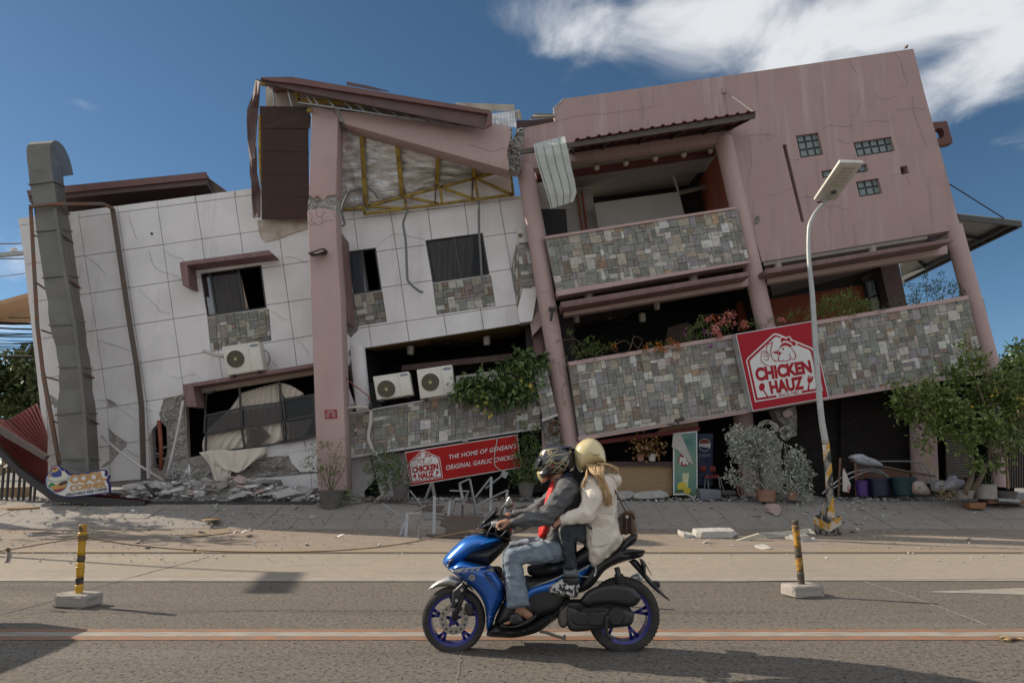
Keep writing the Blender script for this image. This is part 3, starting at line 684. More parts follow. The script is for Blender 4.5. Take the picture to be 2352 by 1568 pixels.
cloth('tail',[c('B',(1440,920),(1600,900),(1770,920)),c('B',(1500,990),(1600,1000),(1760,1000)),c('B',(1530,1060),(1590,1070),(1680,1050)),c('B',(1550,1130),(1600,1140),(1665,1130)),c('B',(1570,1205),(1600,1215),(1640,1205))],YW - .22,M['cream'],cur,.03,3,nu=30)
cloth('drape',[c('B',(1485,925),(1700,905),(1925,880)),c('B',(1530,985),(1720,980),(1915,935)),c('B',(1600,1035),(1720,1050),(1840,985)),c('B',(1670,1055),(1720,1065),(1765,1050))],YW - .26,M['cream'],cur,.03,4,nu=36)
cloth('swag',[c('B',(2025,415),(2110,440),(2200,495)),c('B',(2030,470),(2110,500),(2195,505)),c('B',(2060,530),(2120,520),(2180,510))],YW - .05,M['cream'],cur,.03,4,nu=24)
cloth('drape',[c('B',(2060,700),(2160,690),(2270,670)),c('B',(2080,770),(2150,760),(2240,740)),c('B',(2075,830),(2150,820),(2220,800))],YW + .06,M['cream'],cur,.03,4,nu=24)
# roof eave seen above the white wall
ev = thing('rear_roof', 'low brown metal roof edge rising behind the white wall', 'roof', P(300,470,YW + 1.2))
bb = MB(); px_prism(bb, c('A',(190,475),(470,440),(1490,340),(1495,385),(480,490),(205,512)),YW + .75,.06); bb.build('gutter', M['fasciar'],ev)
bb = MB(); px_prism(bb, c('A',(200,505),(480,470),(1495,372),(1495,430),(480,528),(215,560)),YW + .83,.06); bb.build('fascia', M['fascia'],ev)
bb = MB(); bb.add([P(*p, YW + .8) for p in c('A',(1488,340),(1492,428))] + [P(*p, YW + 2.6) for p in c('A',(1575,482),(1560,500))],[(0,1,3,2)]); bb.build('fascia', M['fascia'],ev)
bb = MB(); bb.prism([P(*p, YW + .9) for p in c('A',(215,548),(1495,420),(1495,426),(215,556))],(0,3.2,-.9)); bb.build('soffit', M['soffit'],ev)
bb = MB(); bb.prism([P(*p, YW + .9) for p in c('A',(215,500),(1495,372),(1495,378),(215,506))],(0,3.2,.3)); bb.build('roof_sheet', M['fasciar'],ev)
# torn plaster flap under the brown wall
bb = MB(); px_prism(bb, jag(c('A',(1860,690),(2230,690),(2230,745),(1990,830),(1915,845),(1880,800)),.6,3,rw),YW - .03,.06); bb.build('plaster_flap', mat('stained_plaster',(.46,.42,.36),.8,(.28,.18,.10),3,.6,contrast=.2),white)
# ================================================================ stone cladding: each stone its own piece
STONE_COLS = [((.150,.165,.150),22),((.185,.190,.180),18),((.205,.200,.215),12),((.32,.29,.24),12),((.235,.205,.17),9),((.47,.46,.43),16),((.155,.112,.085),8),((.26,.165,.095),1.5),((.11,.115,.112),4)]
def stone_mat(name, attr):
    return mat(name,(.3,.3,.3),.78,None,9,.55,.9,26,objcol=not attr, attr=attr, contrast=.3,speck=(14,.35,(.34,.30,.25),.63))
M['stone'] = stone_mat('slate_stone', False); M['stonea'] = stone_mat('slate_stone_mass', True)
STONES = {}
def stones(owner, parent, q, cell=.108,seed=1,tone=1.0):
    """q: TL, TR, BR, BL world corners; collects stones for the owner, built by flush_stones"""
    rr = random.Random(seed); q = [Vector(p) for p in q]
    W = ((q[1] - q[0]).length + (q[2] - q[3]).length) / 2; H_ = ((q[3] - q[0]).length + (q[2] - q[1]).length) / 2
    nu, nv = max(2,round(W / cell)),max(2,round(H_ / cell))
    us = [0] + [(i + rr.uniform(-.22,.22)) / nu for i in range(1,nu)] + [1]; vs = [0] + [(i + rr.uniform(-.22,.22)) / nv for i in range(1,nv)] + [1]
    nrm = (q[1] - q[0]).cross(q[3] - q[0]).normalized()
    if nrm.y > 0: nrm = -nrm
    used = [[False] * nu for _ in range(nv)]
    opts = [((2,2),22),((2,1),30),((1,2),20),((1,1),8),((3,2),6),((2,3),6),((3,1),6)]
    def at(u, v): return (q[0].lerp(q[1],u)).lerp(q[3].lerp(q[2],u),v)
    for j in range(nv):
        for i in range(nu):
            if used[j][i]: continue
            for _ in range(9):
                (w, h) = rr.choices([o[0] for o in opts],[o[1] for o in opts])[0]
                if i + w <= nu and j + h <= nv and not any(used[j + b_][i + a] for a in range(w) for b_ in range(h)): break
            else: w = h = 1
            for a in range(w):
                for b_ in range(h): used[j + b_][i + a] = True
            u0,u1,v0,v1 = us[i],us[i + w],vs[j],vs[j + h]
            gu, gv = .003 / W,.003 / H_
            pr = rr.uniform(.004,.026); ins = .007
            cor = [at(u0 + gu, v0 + gv),at(u1 - gu, v0 + gv),at(u1 - gu, v1 - gv),at(u0 + gu, v1 - gv)]; cen = sum(cor, Vector()) / 4
            fr = []
            for p in cor:
                d = (cen - p); fr.append(p + d.normalized() * ins * rr.uniform(.6,1.6) + nrm * (pr + rr.uniform(-.006,.006)))
            V = [p - nrm * .03 for p in cor] + [p + nrm * pr * .4 for p in cor] + fr
            F = [(8,9,10,11)] + [(4 + k,4 + (k + 1) % 4,8 + (k + 1) % 4,8 + k) for k in range(4)] + [(k,(k + 1) % 4,4 + (k + 1) % 4,4 + k) for k in range(4)]
            base = rr.choices([o[0] for o in STONE_COLS],[o[1] for o in STONE_COLS])[0]; g_ = rr.uniform(.85,1.2) * tone * 1.32
            STONES.setdefault(owner,[]).append(((cor[1] - cor[0]).length * (cor[3] - cor[0]).length, parent, V, F, tuple(min(.6,lerp(x, w_,.22) * g_ * rr.uniform(.96,1.04)) for x, w_ in zip(base,(.29,.265,.225)))))
def flush_stones(owner, root):
    L_ = sorted(STONES[owner],key=lambda t: -t[0])
    for a, par, V, F, k in L_[:300]:
        o = obj('stone', V, F, M['stone'],par); o.color = (*k,1)
    if L_[300:]:
        bb = MB()
        for a, par, V, F, k in L_[300:]: bb.add(V, F, k)
        bb.build('small_stones', M['stonea'],root, kind='stuff')
def backing(parent, q, dep, name='parapet', m=None, off=.004):
    bb = MB(); bb.prism([Vector(p) + Vector((0,off,0)) for p in q],(0,dep,0)); return bb.build(name, m or M.setdefault('mortar', mat('stone_mortar',(.22,.20,.18),.95,(.30,.28,.25),6,.7,.6,40)),parent)
def qY(Y, pts): return [P(x, y, Y) for x, y in pts]
for q_, sd in ((stn1,21),(stn3,22),(stn4,23)):
    stones('white', white, qY(YW + .012,inset(q_,.4)),seed=sd, tone=.92)  # lower tone puts shade into the stone colour
YLB = 18.05
lb_px = c('E',(385,340),(2062,48),(2055,440),(395,692))
lb = backing(white, qY(YLB, lb_px),.22)
stones('white', lb, qY(YLB, lb_px),seed=24,tone=.95)  # left band toned darker: its shade is in the stone colour
bb = MB(); px_prism(bb, c('E',(380,328),(2062,35),(2062,48),(380,342)),YLB - .05,.32); bb.build('cap', M['trim'],lb)
bb = MB(); px_prism(bb, c('E',(393,692),(2058,440),(2060,458),(397,714)),YLB - .06,.4); bb.build('ledge', M['trim'],lb)
flush_stones('white', white)
# ================================================================ broken portico: pillar, raking beam, crumpled eave
YP = 17.4
por = thing('broken_portico', 'tall pink pillar with snapped top carrying a broken sloping beam and crumpled brown roof', 'portico', P(760,1160,YP))
rp = random.Random(12)
up = c('C',(537,320),(690,345),(728,395)) + jag(c('C',(726,420),(712,955)),0,40)[:1] + c('C',(712,955),(650,965),(620,1000),(575,960),(550,985),(517,955))
bb = MB(); px_prism(bb, up, YP,.62); pil = bb.build('pillar_top', M['pinkc'],por); smooth_auto(pil, bevel=.012)
low = c('C',(505,1078),(550,1062),(630,1052),(680,1068),(712,1072),(716,1290)) + c('D',(345,600),(375,1497)) + c('E',(400,990),(155,990)) + c('D',(125,1497),(95,640)) + [c('C',(513,1240))]
bb = MB(); px_prism(bb, low, YP,.62); smooth_auto(bb.build('pillar', M['pinkc'],por),bevel=.012)
rough_patch('snapped_core', c('C',(517,955),(550,985),(575,955),(650,960),(712,950),(712,1078),(640,1060),(550,1070),(505,1085),(512,1000)),YP + .06,.12,M['conc'],por, seed=3,step=2.2,dep=.5)
for k, pts in enumerate((c('C',(505,1080),(540,1110),(535,1150),(570,1165)),c('C',(570,1070),(575,1110),(615,1125),(600,1170),(545,1165)),c('C',(630,1080),(615,1110)),c('C',(600,1170),(650,1140),(700,1145)),c('C',(510,1165),(560,1185)),c('C',(690,1075),(715,1130)))):
    crack(pts, YP - .006,por,.8,.5,k + 40)
# back fin beside the pillar
bb = MB(); px_prism(bb, c('D',(318,60),(350,60),(405,800),(400,820),(350,815)),YP + .64,.9); bb.build('fin', M['mauve'],por)
YB = YP + .05
beam = c('C',(735,352),(1300,395),(1845,440),(1965,462),(1978,500),(1972,560),(1956,610),(1950,665),(1962,720),(1967,782),(1440,632),(785,447),(765,430))
bb = MB(); px_prism(bb, beam, YB,.55); smooth_auto(bb.build('beam', M['pinkc'],por),bevel=.01)
rough_patch('snapped_core', c('C',(690,338),(735,335),(745,380),(780,440),(715,410),(700,370)),YB - .01,.08,M['conc'],por, seed=4,step=1.8,dep=.4)
rough_patch('snapped_core', c('C',(1962,470),(1985,470),(1990,560),(2010,520),(2045,470),(2082,478),(2050,600),(2040,640),(2052,720),(2030,785),(1968,780),(1945,660),(1960,600)),YB + .22,.22,M['conc'],por, seed=5,step=2.0,dep=.4)
for k, pts in enumerate((c('C',(1680,595),(1750,615),(1845,645),(1930,620),(1955,650)),c('C',(1510,480),(1520,560)),c('C',(1815,690),(1820,735)))): crack(pts, YB - .006,por,.6,.6,k + 50)
# brown soffit boards hanging at the left
def board_pt(u, v):
    q = c('C',(160,316),(505,320),(512,1140),(176,1140)); x, y = quad_at(q, u, v); return P(x, y, lerp(17.75,18.75,v))
for k in range(5):
    v0,v1 = k / 5 + .001,(k + 1) / 5 - .001
    if k == 0:
        pts = [board_pt(0,v0),board_pt(1,v0),P(*c('C',(530,400)),17.8),P(*c('C',(522,480)),17.92),board_pt(0,v1)]
    else: pts = [board_pt(0,v0),board_pt(1.02,v0),board_pt(1.0,v1),board_pt(0,v1)]
    bb = MB(); bb.prism(pts,(0,.03,.02)); bb.build('board', M['brown'],por)
bb = MB(); bb.prism([board_pt(.02,.01) + Vector((0,.06,.03)),board_pt(1,.01) + Vector((0,.06,.03)),board_pt(1,.99) + Vector((0,.06,.03)),board_pt(.02,.99) + Vector((0,.06,.03))],(0,.03,.02)); bb.build('backing', M['soffit'],por)
# eave: fascia, gutter lip, crumpled return
YE = 16.95
bb = MB(); px_prism(bb, c('C',(132,121),(225,132),(400,150),(1812,372),(1788,478),(1400,400),(440,207),(220,155)),YE,.05); bb.build('fascia', M['fascia'],por)
bb = MB(); px_prism(bb, c('C',(165,113),(390,108),(470,118),(1830,350),(1842,375),(1838,445),(1800,470),(1812,372),(400,150),(245,134)),YE - .1,.1); bb.build('gutter', M['fasciar'],por)
bb = MB(); px_prism(bb, c('C',(788,138),(960,172),(1100,208),(1000,198),(790,160)),YE + .4,.03); bb.build('roof_sheet', M['fascia'],por)
cr = []
for (x0,y0,x1,y1,Y) in ((130,122,162,140,16.95),(112,225,158,240,17.0),(70,335,150,330,17.15),(66,430,138,450,17.2),(72,560,132,560,17.3),(88,700,138,690,17.35),(88,800,140,800,17.5),(100,870,152,850,17.45),(102,990,166,920,17.6),(110,1122,164,1118,17.7)):
    cr.append([P(*mixp(c('C',(x0,y0)),c('C',(x1,y1)),t),Y + .08 * math.sin(t * 3 + y0 * .013)) for t in (0,.3,.7,1)])
bb = MB(); bb.grid(cr,(0,.03,0)); bb.build('crumpled_fascia', M['fascia'],por)
bb = MB(); bb.prism([P(*p,17.2) for p in c('C',(150,380),(163,380),(165,880),(150,700))],(0,.08,0)); bb.build('edge_strip', M['yellow'],por)
def bars(k, Y, segs, w, m, parent, name, h=None, Y2=None):
    for s in segs:
        a, e = cp(k, Y, s[0]),cp(k, Y if Y2 is None else Y2,s[1]); bb = MB(); bb.bar(a, e, w, h or w); bb.build(name, m, parent)
bb = MB(); bb.prism([P(*p,18.05) for p in c('C',(205,165),(440,210),(1780,476),(1700,476),(535,335),(205,318))],(0,.04,0)); bb.build('eave_lining', mat('eave_lining',(.46,.41,.34),.8,(.33,.28,.22),3,.7),por)
bars('C',17.1,[((250,158),(268,312)),((360,182),(394,320))],.07,M['steel'],por, 'ceiling_rib',.03)
bars('C',17.15,[((480,215),(540,305)),((525,225),(588,312)),((638,250),(705,330)),((770,280),(835,347)),((865,300),(925,362)),((980,325),(1040,378)),((1110,350),(1165,402)),((1205,370),(1260,412)),((1330,395),(1382,430)),((1440,415),(1490,445)),((1550,435),(1600,462))],.05,M['steel'],por, 'ceiling_rib',.03)
bars('C',17.15,[((440,292),(835,347)),((835,347),(1240,408)),((1240,408),(1720,472))],.05,M['steel'],por, 'ceiling_rail',.03)
bars('C',17.3,[((425,205),(445,285)),((440,275),(900,300)),((170,155),(215,160)),((505,350),(540,350))],.09,M['yellow'],por, 'eave_beam')
# top sheet that shades everything below
bb = MB(); bb.prism([P(*p, YE) for p in c('C',(165,108),(390,104),(1830,346),(1830,352),(390,110),(165,114))],(0,2.6,.5)); bb.build('roof_sheet', M['fasciar'],por)
# foil-lined underside of the roof
top = c('C',(722,425),(790,452),(1440,632),(1965,785)); bot = c('C',(712,1052),(920,1042),(1460,900),(1965,783))
rows = []; NU, NV = 70,26
tl, bl = [bez2(z_, NU) for z_ in (top, bot)]
for j in range(NV + 1):
    v = j / NV; r_ = []
    for i in range(NU + 1):
        p = mixp(tl[i],bl[i],v); Y = lerp(17.98,18.92,v); n_ = noise.noise(Vector((p[0] * .03,p[1] * .10,1))) * .05 + noise.noise(Vector((p[0] * .1,p[1] * .3,5))) * .02 + .012 * math.sin(p[1] * 1.1)
        r_.append(P(p[0],p[1],Y + n_))
    rows.append(r_)
bb = MB(); bb.grid(rows,(0,.02,.03)); bb.build('foil_lining', M['foil'],por, smooth=True)
for a, e in (((895,478),(928,1042)),((1152,555),(1192,965)),((1452,645),(1442,900)),((1705,718),(1712,838))):
    bb = MB(); bb.bar(P(*c('C', a),17.85),P(*c('C', e),18.8),.12,.06); bb.build('purlin', M['yellow'],por)
for a, e in (((915,1097),(1990,957)),((930,1042),(1965,775)),((712,1068),(912,1052)),((1213,972),(1217,1052)),((1465,900),(1480,1022)),((1717,832),(1742,990)),((1975,785),(1997,958)),((945,1042),(1205,1058)),((1218,972),(1455,1022)),((1470,902),(1725,992)),((1730,840),(1988,957)),((918,1045),(920,1097))):
    bb = MB(); bb.bar(P(*c('C', a),18.78),P(*c('C', e),18.78),.07,.07); bb.build('truss_member', M['yellow'],por)
for pts in (((1155,710),(1170,830),(1210,940)),((900,700),(925,755)),((1450,700),(1460,845)),((1435,880),(1430,1018)),((1700,850),(1698,990)),((1180,950),(1222,1012)),((905,990),(945,1055)),((1700,740),(1705,920))):
    bb = MB(); bb.tube([P(*p,18.7) for p in c('C', *pts)],.025,6); bb.build('rebar', M['rebar'],por)
bb = MB(); px_prism(bb, c('C',(905,1040),(1460,893),(1965,772),(2000,960),(915,1090)),YW + .02,.1); bb.build('gable_wall', M['white'],por)
# torn roofing sheets on top
def sheet_px(name, q, Y, waves, amp, m, parent, tilt=.0,nu=None, nv=4, **kw):
    nu = nu or waves * 6; rows = []
    for j in range(nv + 1):
        v = j / nv; rows.append([P(*quad_at(q, i / nu, v),Y + tilt * v + amp * math.copysign(abs(math.sin(i / nu * waves * math.pi)) ** .6,math.sin(i / nu * waves * math.pi))) for i in range(nu + 1)])
    bb = MB(); bb.grid(rows,(0,.012,0)); return bb.build(name, m, parent, **kw)
tanm = mat('roof_sheet_tan',(.40,.36,.29),.5,(.28,.25,.2),3,.7)
sheet_px('roof_sheet', c('C',(1575,290),(2005,305),(2003,352),(1640,352)),17.9,5,.03,tanm, por)
sheet_px('roof_sheet', c('C',(1838,372),(2015,350),(2018,470),(1845,440)),17.75,8,.02,M['foil'],por)
sheet_px('roof_sheet', c('C',(2010,348),(2045,342),(2062,412),(2018,412)),17.7,3,.02,tanm, por)
# loose conduits hanging down the wall
for pts, r_ in ((c('C',(722,1185),(775,1172),(755,1080),(780,985),(825,932),(935,912),(985,935),(1015,980)),.03),(c('C',(1232,1068),(1205,1140),(1200,1180)) + c('D',(905,150),(915,400),(930,485),(1020,565),(1052,573)),.035),(c('C',(1746,1000),(1748,1200)) + c('D',(1545,250),(1555,440),(1570,578)),.035)):
    bb = MB(); bb.tube(bez([P(x, y,18.6) for x, y in pts],28),r_,8); bb.build('conduit', mat('conduit_grey',(.17,.175,.175),.6),None, smooth=True, label={.03: 'bent grey conduit curling beside the pink pillar',.035: ''}.get(r_) or ('limp grey conduit hanging in front of the blank wall panels' if pts[-1][0] < 1000 else 'straight grey conduit hanging over the curtained window'),cat='conduit')
# floodlight on the pillar
fl = thing('floodlight', 'flat black floodlight bracketed to the tall pink pillar', 'floodlight', P(720,583,YP - .2))
bb = MB(); bb.prism([P(*p, YP - .35) for p in c('D',(62,240),(185,198),(212,200),(205,222),(75,248))],(0,.3,.02)); bb.build('housing', M['black'],fl)
bb = MB(); bb.prism([P(*p, YP - .36) for p in c('D',(110,240),(188,212),(205,222),(140,245))],(0,.02,0)); bb.build('lens', mat('lamp_lens',(.33,.28,.2),.4),fl)
bb = MB(); bb.box(P(*c('D',(193,232)),YP - .08),(.18,.14,.1)); bb.build('bracket', M['black'],fl)
# ================================================================ pink block
YK = 18.2
pink = thing('pink_building', 'tilted pink concrete building half with stone balconies and glass block windows', 'building', P(1750,1130,YK + 2))
outer = c('F',(215,345),(300,328),(480,290),(462,240),(458,190),(490,150),(520,130),(545,95),(690,78),(1240,0)) + c('G',(0,288),(640,196),(1372,90),(1380,95),(1465,430),(1522,640),(1662,1150),(1675,1225),(1690,1300),(1712,1340),(1718,1390),(1752,1500)) + \
    [c('H',(2135,207)),c('F',(2120,1050)),c('F',(1960,430)),c('F',(1840,472)),c('F',(600,632)),c('F',(300,690)),c('F',(140,700)),c('F',(178,590)),c('F',(180,480))]
gbw = [(c('G',(457,770),(632,745),(675,918),(495,945)),3,3),(c('G',(908,822),(1205,777),(1237,890),(940,935)),5,2),(c('G',(657,1047),(1012,992),(1027,1050),(670,1103)),5,1),(c('G',(928,1130),(1105,1103),(1137,1222),(957,1250)),3,2)]
slot = c('G',(352,843),(382,838),(525,1443),(500,1447)); sqh = c('G',(1272,1013),(1330,1005),(1347,1065),(1287,1075)); sqs = c('G',(618,1286),(660,1280),(668,1292),(628,1299))
bb = MB(); bb.holed([P(x, y, YK) for x, y in outer],[[P(x, y, YK) for x, y in h_] for h_ in [g_[0] for g_ in gbw] + [slot, sqh, sqs]],(0,.28,0))
pwall = bb.build('wall', M['pink'],pink)
for q, nu, nv in gbw:
    bb = MB(); px_prism(bb, bigger(q,1.02),YK + .2,.05); w = bb.build('glass_block_window', mat('block_mortar',(.36,.38,.36),.8),pink)
    for i in range(nu):
        for j in range(nv):
            a = [quad_at(q,(i + du) / nu,(j + dv) / nv) for du, dv in ((.06,.06),(.94,.06),(.94,.94),(.06,.94))]; f_ = [quad_at(q,(i + du) / nu,(j + dv) / nv) for du, dv in ((.16,.16),(.84,.16),(.84,.84),(.16,.84))]
            V = [P(*p, YK + .21) for p in a] + [P(*p, YK + .12) for p in a] + [P(*p, YK + .095) for p in f_]
            obj('glass_block', V,[(8,9,10,11)] + [(4 + k,4 + (k + 1) % 4,8 + (k + 1) % 4,8 + k) for k in range(4)] + [(k,(k + 1) % 4,4 + (k + 1) % 4,4 + k) for k in range(4)],M['glassb'],w)
room(pink, bigger(slot,1.1),YK + .285,YK + 1.0,M['dark'], 'recess'); room(pink, bigger(sqh,1.2),YK + .285,YK + 1,M['dark'], 'recess')
rough_patch('spalled_spot', c('F',(2185,1105),(2210,1095),(2225,1130),(2205,1165),(2180,1160)),YK - .02,.05,M['concd'],pink, step=1.0)
rough_patch('broken_edge', c('F',(455,170),(490,145),(545,92),(550,100),(500,155),(480,185),(482,285),(470,288)),YK - .01,.05,M['conc'],pink, step=1.5)
rough_patch('broken_edge', c('F',(150,350),(215,343),(205,400),(185,470),(178,560),(130,590),(120,500),(160,420)),YK - .02,.10,M['conc'],pink, step=1.8,seed=6)
for k,(kk, pts) in enumerate((('G',((865,170),(900,230),(945,300))),('G',((1240,115),(1265,165),(1290,240),(1330,370),(1285,385))),('G',((1370,460),(1380,550),(1400,640),(1440,750),(1480,850))),('G',((1085,440),(1130,488),(1200,475),(1255,462))),('G',((940,580),(950,530),(990,500))),('G',((0,800),(100,770),(230,760),(320,780))),('G',((660,720),(730,690),(800,700),(900,690))),('G',((390,960),(440,958),(495,955))),('G',((230,1245),(290,1235),(350,1215),(430,1175))),
                               ('G',((780,800),(860,830),(910,815))),('G',((520,1245),(580,1250),(620,1240))),('G',((1000,665),(1100,650),(1170,660),(1235,620))),('G',((1260,570),(1370,555),(1480,560))),('G',((1560,800),(1570,850))),('G',((680,1330),(790,1320),(830,1350),(900,1350))),('G',((235,760),(240,800))),('G',((1215,1090),(1280,1060))),('G',((1330,1085),(1360,1170))),
                               ('F',((480,290),(700,240),(980,215),(1400,150))),('F',((1915,30),(1935,150),(1950,240))),('F',((2130,440),(2150,640),(2110,850))),('F',((400,325),(370,440))))):
    crack(c(kk, *pts),YK - .006,pink,.18,1.1,k + 70,M.setdefault('crackp', mat('crack_pink',(.19,.12,.115),.9)))
# round columns
def column(parent, a, e, Y, rpx, m=M['pinkc'],name='column', n=26,dY=0):
    A_, B_ = P(*a, Y),P(*e, Y + dY); r_ = rpx / FPX * Y
    bb = MB(); bb.tube([A_.lerp(B_, t) for t in (0,.2,.4,.6,.8,1)],r_, n); o = bb.build(name, m, parent, smooth=True); o.data.set_sharp_from_angle(angle=R(50)); return o
YC = 18.32
column(pink,(1206,385),(1311,1030),YC,21); column(pink,(1661,319),(1762,765),YC,21.5); column(pink,(2188,520),(2290,900),YC,20)
for k,(kk, pts) in enumerate((('H',((215,460),(260,470),(330,450),(400,470))),('H',((290,770),(350,800),(430,780))),('H',((340,1060),(400,1070),(410,1150),(470,1200))),('H',((2150,650),(2180,690),(2190,740))),('H',((2105,310),(2160,390),(2200,480))))):
    crack(c(kk, *pts),YC - .262,pink,.5,.5,k + 100,M['crackp'])
# balconies
YS = 17.98
ub_px = [(1253,549),(1692,480),(1721,599),(1278,667)]
ub = backing(pink, qY(YS, ub_px),.2, 'parapet'); stones('pink', ub, qY(YS, ub_px),seed=31)
bb = MB(); px_prism(bb, c('F',(384,1272),(2022,1018),(2026,1036),(388,1294)),YS - .06,.34); bb.build('cap', M['pinkc'],ub)
bb = MB(); px_prism(bb, c('H',(372,452),(2028,196),(2032,214),(385,500),(378,478)),YS - .12,.5); bb.build('ledge', M['pinkc'],ub)
lo_px = [(1306,839),(2224,686),(2263,852),(1330,1004)]
lw = backing(pink, qY(YS, lo_px),.2, 'parapet'); stones('pink', lw, qY(YS, lo_px),seed=32)
bb = MB(); px_prism(bb,[(1305,831),(2223,678),(2226,687),(1307,840)],YS - .05,.32); bb.build('cap', M['pinkc'],lw)
bb = MB(); px_prism(bb,[(1328,1003),(2262,851),(2264,858),(1330,1012)],YS - .10,.45); bb.build('ledge', M['pinkc'],lw)
bb = MB(); bb.tube([P(*p, YS - .12) for p in ((1375,997),(1500,976),(1700,944))],.012,6); bb.build('wire', M['cable'],lw)
# returns of the balconies at the left end
r1 = qY(18.6,c('D',(1850,167),(1952,160),(2014,512),(1907,530))); stones('pink', backing(pink, r1,.3, 'parapet'),r1,seed=33)
r2 = [cp('D',19.0,(1808,390)),cp('D',18.62,(1850,167)),cp('D',18.62,(1907,530)),cp('D',19.0,(1860,720))]
bb = MB(); bb.prism(r2,(.25,0,0)); stones('pink', bb.build('parapet', M['groove'],pink),r2,seed=34)
bb = MB(); px_prism(bb, c('D',(1860,722),(1907,532),(2014,514),(2030,560),(1985,820),(1880,835)),18.64,.4); bb.build('balcony_slab', M['white'],pink)
r3 = qY(17.92,c('D',(1996,1250),(2112,1222)) + c('E',(2200,330),(2075,372))); stones('pink', backing(pink, r3,.3, 'parapet'),r3,seed=35,tone=1.25)
bb = MB(); px_prism(bb, c('D',(1988,1240),(2128,1205),(2134,1222),(1994,1252)),17.88,.4); bb.build('cap', M['trim'],pink)
bb = MB(); px_prism(bb, c('E',(2065,372),(2200,328),(2208,345),(2072,400)),17.88,.4); bb.build('ledge', M['trim'],pink)
r4 = [cp('E',18.1,(2000,60)),cp('E',17.93,(1996,-30)),cp('E',17.93,(2070,372)),cp('E',18.2,(2050,430))]
rr5 = qY(18.4,c('I',(1985,500),(2018,508),(2105,872),(2070,860))); stones('pink', backing(pink, rr5,.3, 'parapet'),rr5,seed=36)
bb = MB(); px_prism(bb, c('I',(1982,492),(2022,497),(2024,508),(1985,503)),18.36,.4); bb.build('cap', M['trim'],pink)
flush_stones('pink', pink)
# sunshade slabs and beams
for top_, bot_ in ((c('H',(410,552),(2036,286)),c('H',(424,602),(2040,326))),(c('I',(226,258),(1768,5)),c('I',(236,300),(1772,34)))):
    bb = MB(); px_prism(bb, top_ + bot_[::-1],YS - .45,.85); smooth_auto(bb.build('sunshade', M['mauve'],pink),bevel=.015)
for q in (c('H',(430,604),(2016,345),(2020,412),(440,672)),c('I',(236,304),(1722,66),(1727,130),(246,376))):
    bb = MB(); px_prism(bb, q, YK,.3); bb.build('beam', M['pinkc'],pink)
bb = MB(); px_prism(bb, c('H',(150,715),(275,560),(300,700),(170,840)),18.75,.3); bb.build('beam', M['pinkc'],pink)
column(pink, c('H',(215,700)),c('H',(245,1010)),19.2,16,M['mauve'], 'rear_column')
bb = MB(); bb.prism([P(*p,19.25) for p in ((1196,480),(1300,480),(1345,1130),(1222,1130))],(0,.1,0)); bb.build('rear_wall', M['dark'],pink)
bb = MB(); bb.prism([P(*p,19.22) for p in ((795,880),(870,880),(880,960),(800,960))],(0,.1,0)); bb.build('rear_wall', M['dark'],white)
# floors, ceilings and rooms
def sheet3(name, fr, bk, Y0,Y1,m, parent, ribs=0,amp=.03,th=.12):
    n = max(2,ribs * 4); rows = []
    for j in range(n + 1):
        t = j / n; z = amp * (1 if (j // 2) % 2 else 0) if ribs else 0
        rows.append([P(*mixp(fr[0],fr[1],u),Y0).lerp(P(*mixp(bk[0],bk[1],u),Y1),t) + Vector((0,0,z)) for u in (0,.5,1)])
    bb = MB(); bb.grid(rows,(0,0,th)); return bb.build(name, m, parent)
# second floor, left bay
sheet3('ceiling', c('H',(380,480),(2040,215)),c('H',(480,790),(1880,420)),YK + .02,21.5,M['ceild'],pink, ribs=16)
room(pink, c('H',(300,440),(2060,170),(2260,800),(420,1120)),YK + .40,23.0,M['dark'])
bb = MB(); px_prism(bb, c('H',(1920,560),(2120,480),(2180,780),(1940,800)),20.4,.1); bb.build('inner_wall', M['inor'],pink)
bb = MB(); px_prism(bb, c('H',(1330,770),(1500,720),(1600,900),(1300,950)),20.6,.1); bb.build('inner_wall', mat('inner_brown',(.12,.085,.065),.8),pink)
# second floor, right bay: orange room open to the right
sheet3('ceiling', c('I',(215,230),(1560,10)),c('I',(290,480),(1180,250)),YK + .05,21.2,M['ceilg'],pink)
bb = MB(); px_prism(bb, c('I',(60,540),(1035,385),(1120,640),(120,800)),21.3,.1); bb.build('inner_wall', M['inor'],pink)
bb = MB(); px_prism(bb, c('I',(1020,330),(1180,240),(1280,700),(1100,700)),21.25,.1); bb.build('inner_wall', M['ceild'],pink)
iw = window(pink, c('I',(1045,360),(1195,300),(1242,590),(1110,620)),21.1,[.55],[.52],[(.05,.03,.5,.5,mat('blue_pattern_cloth',(.03,.14,.18),.7,(.35,.33,.28),14,.9,contrast=.1)),(.6,.03,.95,.5,mat('blue_pattern_cloth_b',(.03,.14,.18),.7,(.35,.33,.28),14,.9,contrast=.1)),(.05,.56,.5,.97,M['inw']),(.6,.56,.95,.97,M['inw'])],t=4)
bb = MB(); px_prism(bb, c('I',(1172,235),(1320,205),(1402,600),(1262,620)),20.7,.5); bb.build('rear_column', mat('brown_pier',(.14,.09,.08),.8),pink)
bb = MB(); px_prism(bb, c('I',(-20,560),(30,540),(60,760),(0,760)),20.9,.1); bb.build('inner_wall', M['dark'],pink)
bb = MB(); bb.prism([P(*p,21.45) for p in c('I',(-200,200),(1180,0),(1280,700),(-100,900))],(0,.1,0)); bb.build('rear_wall', M['dark'],pink)
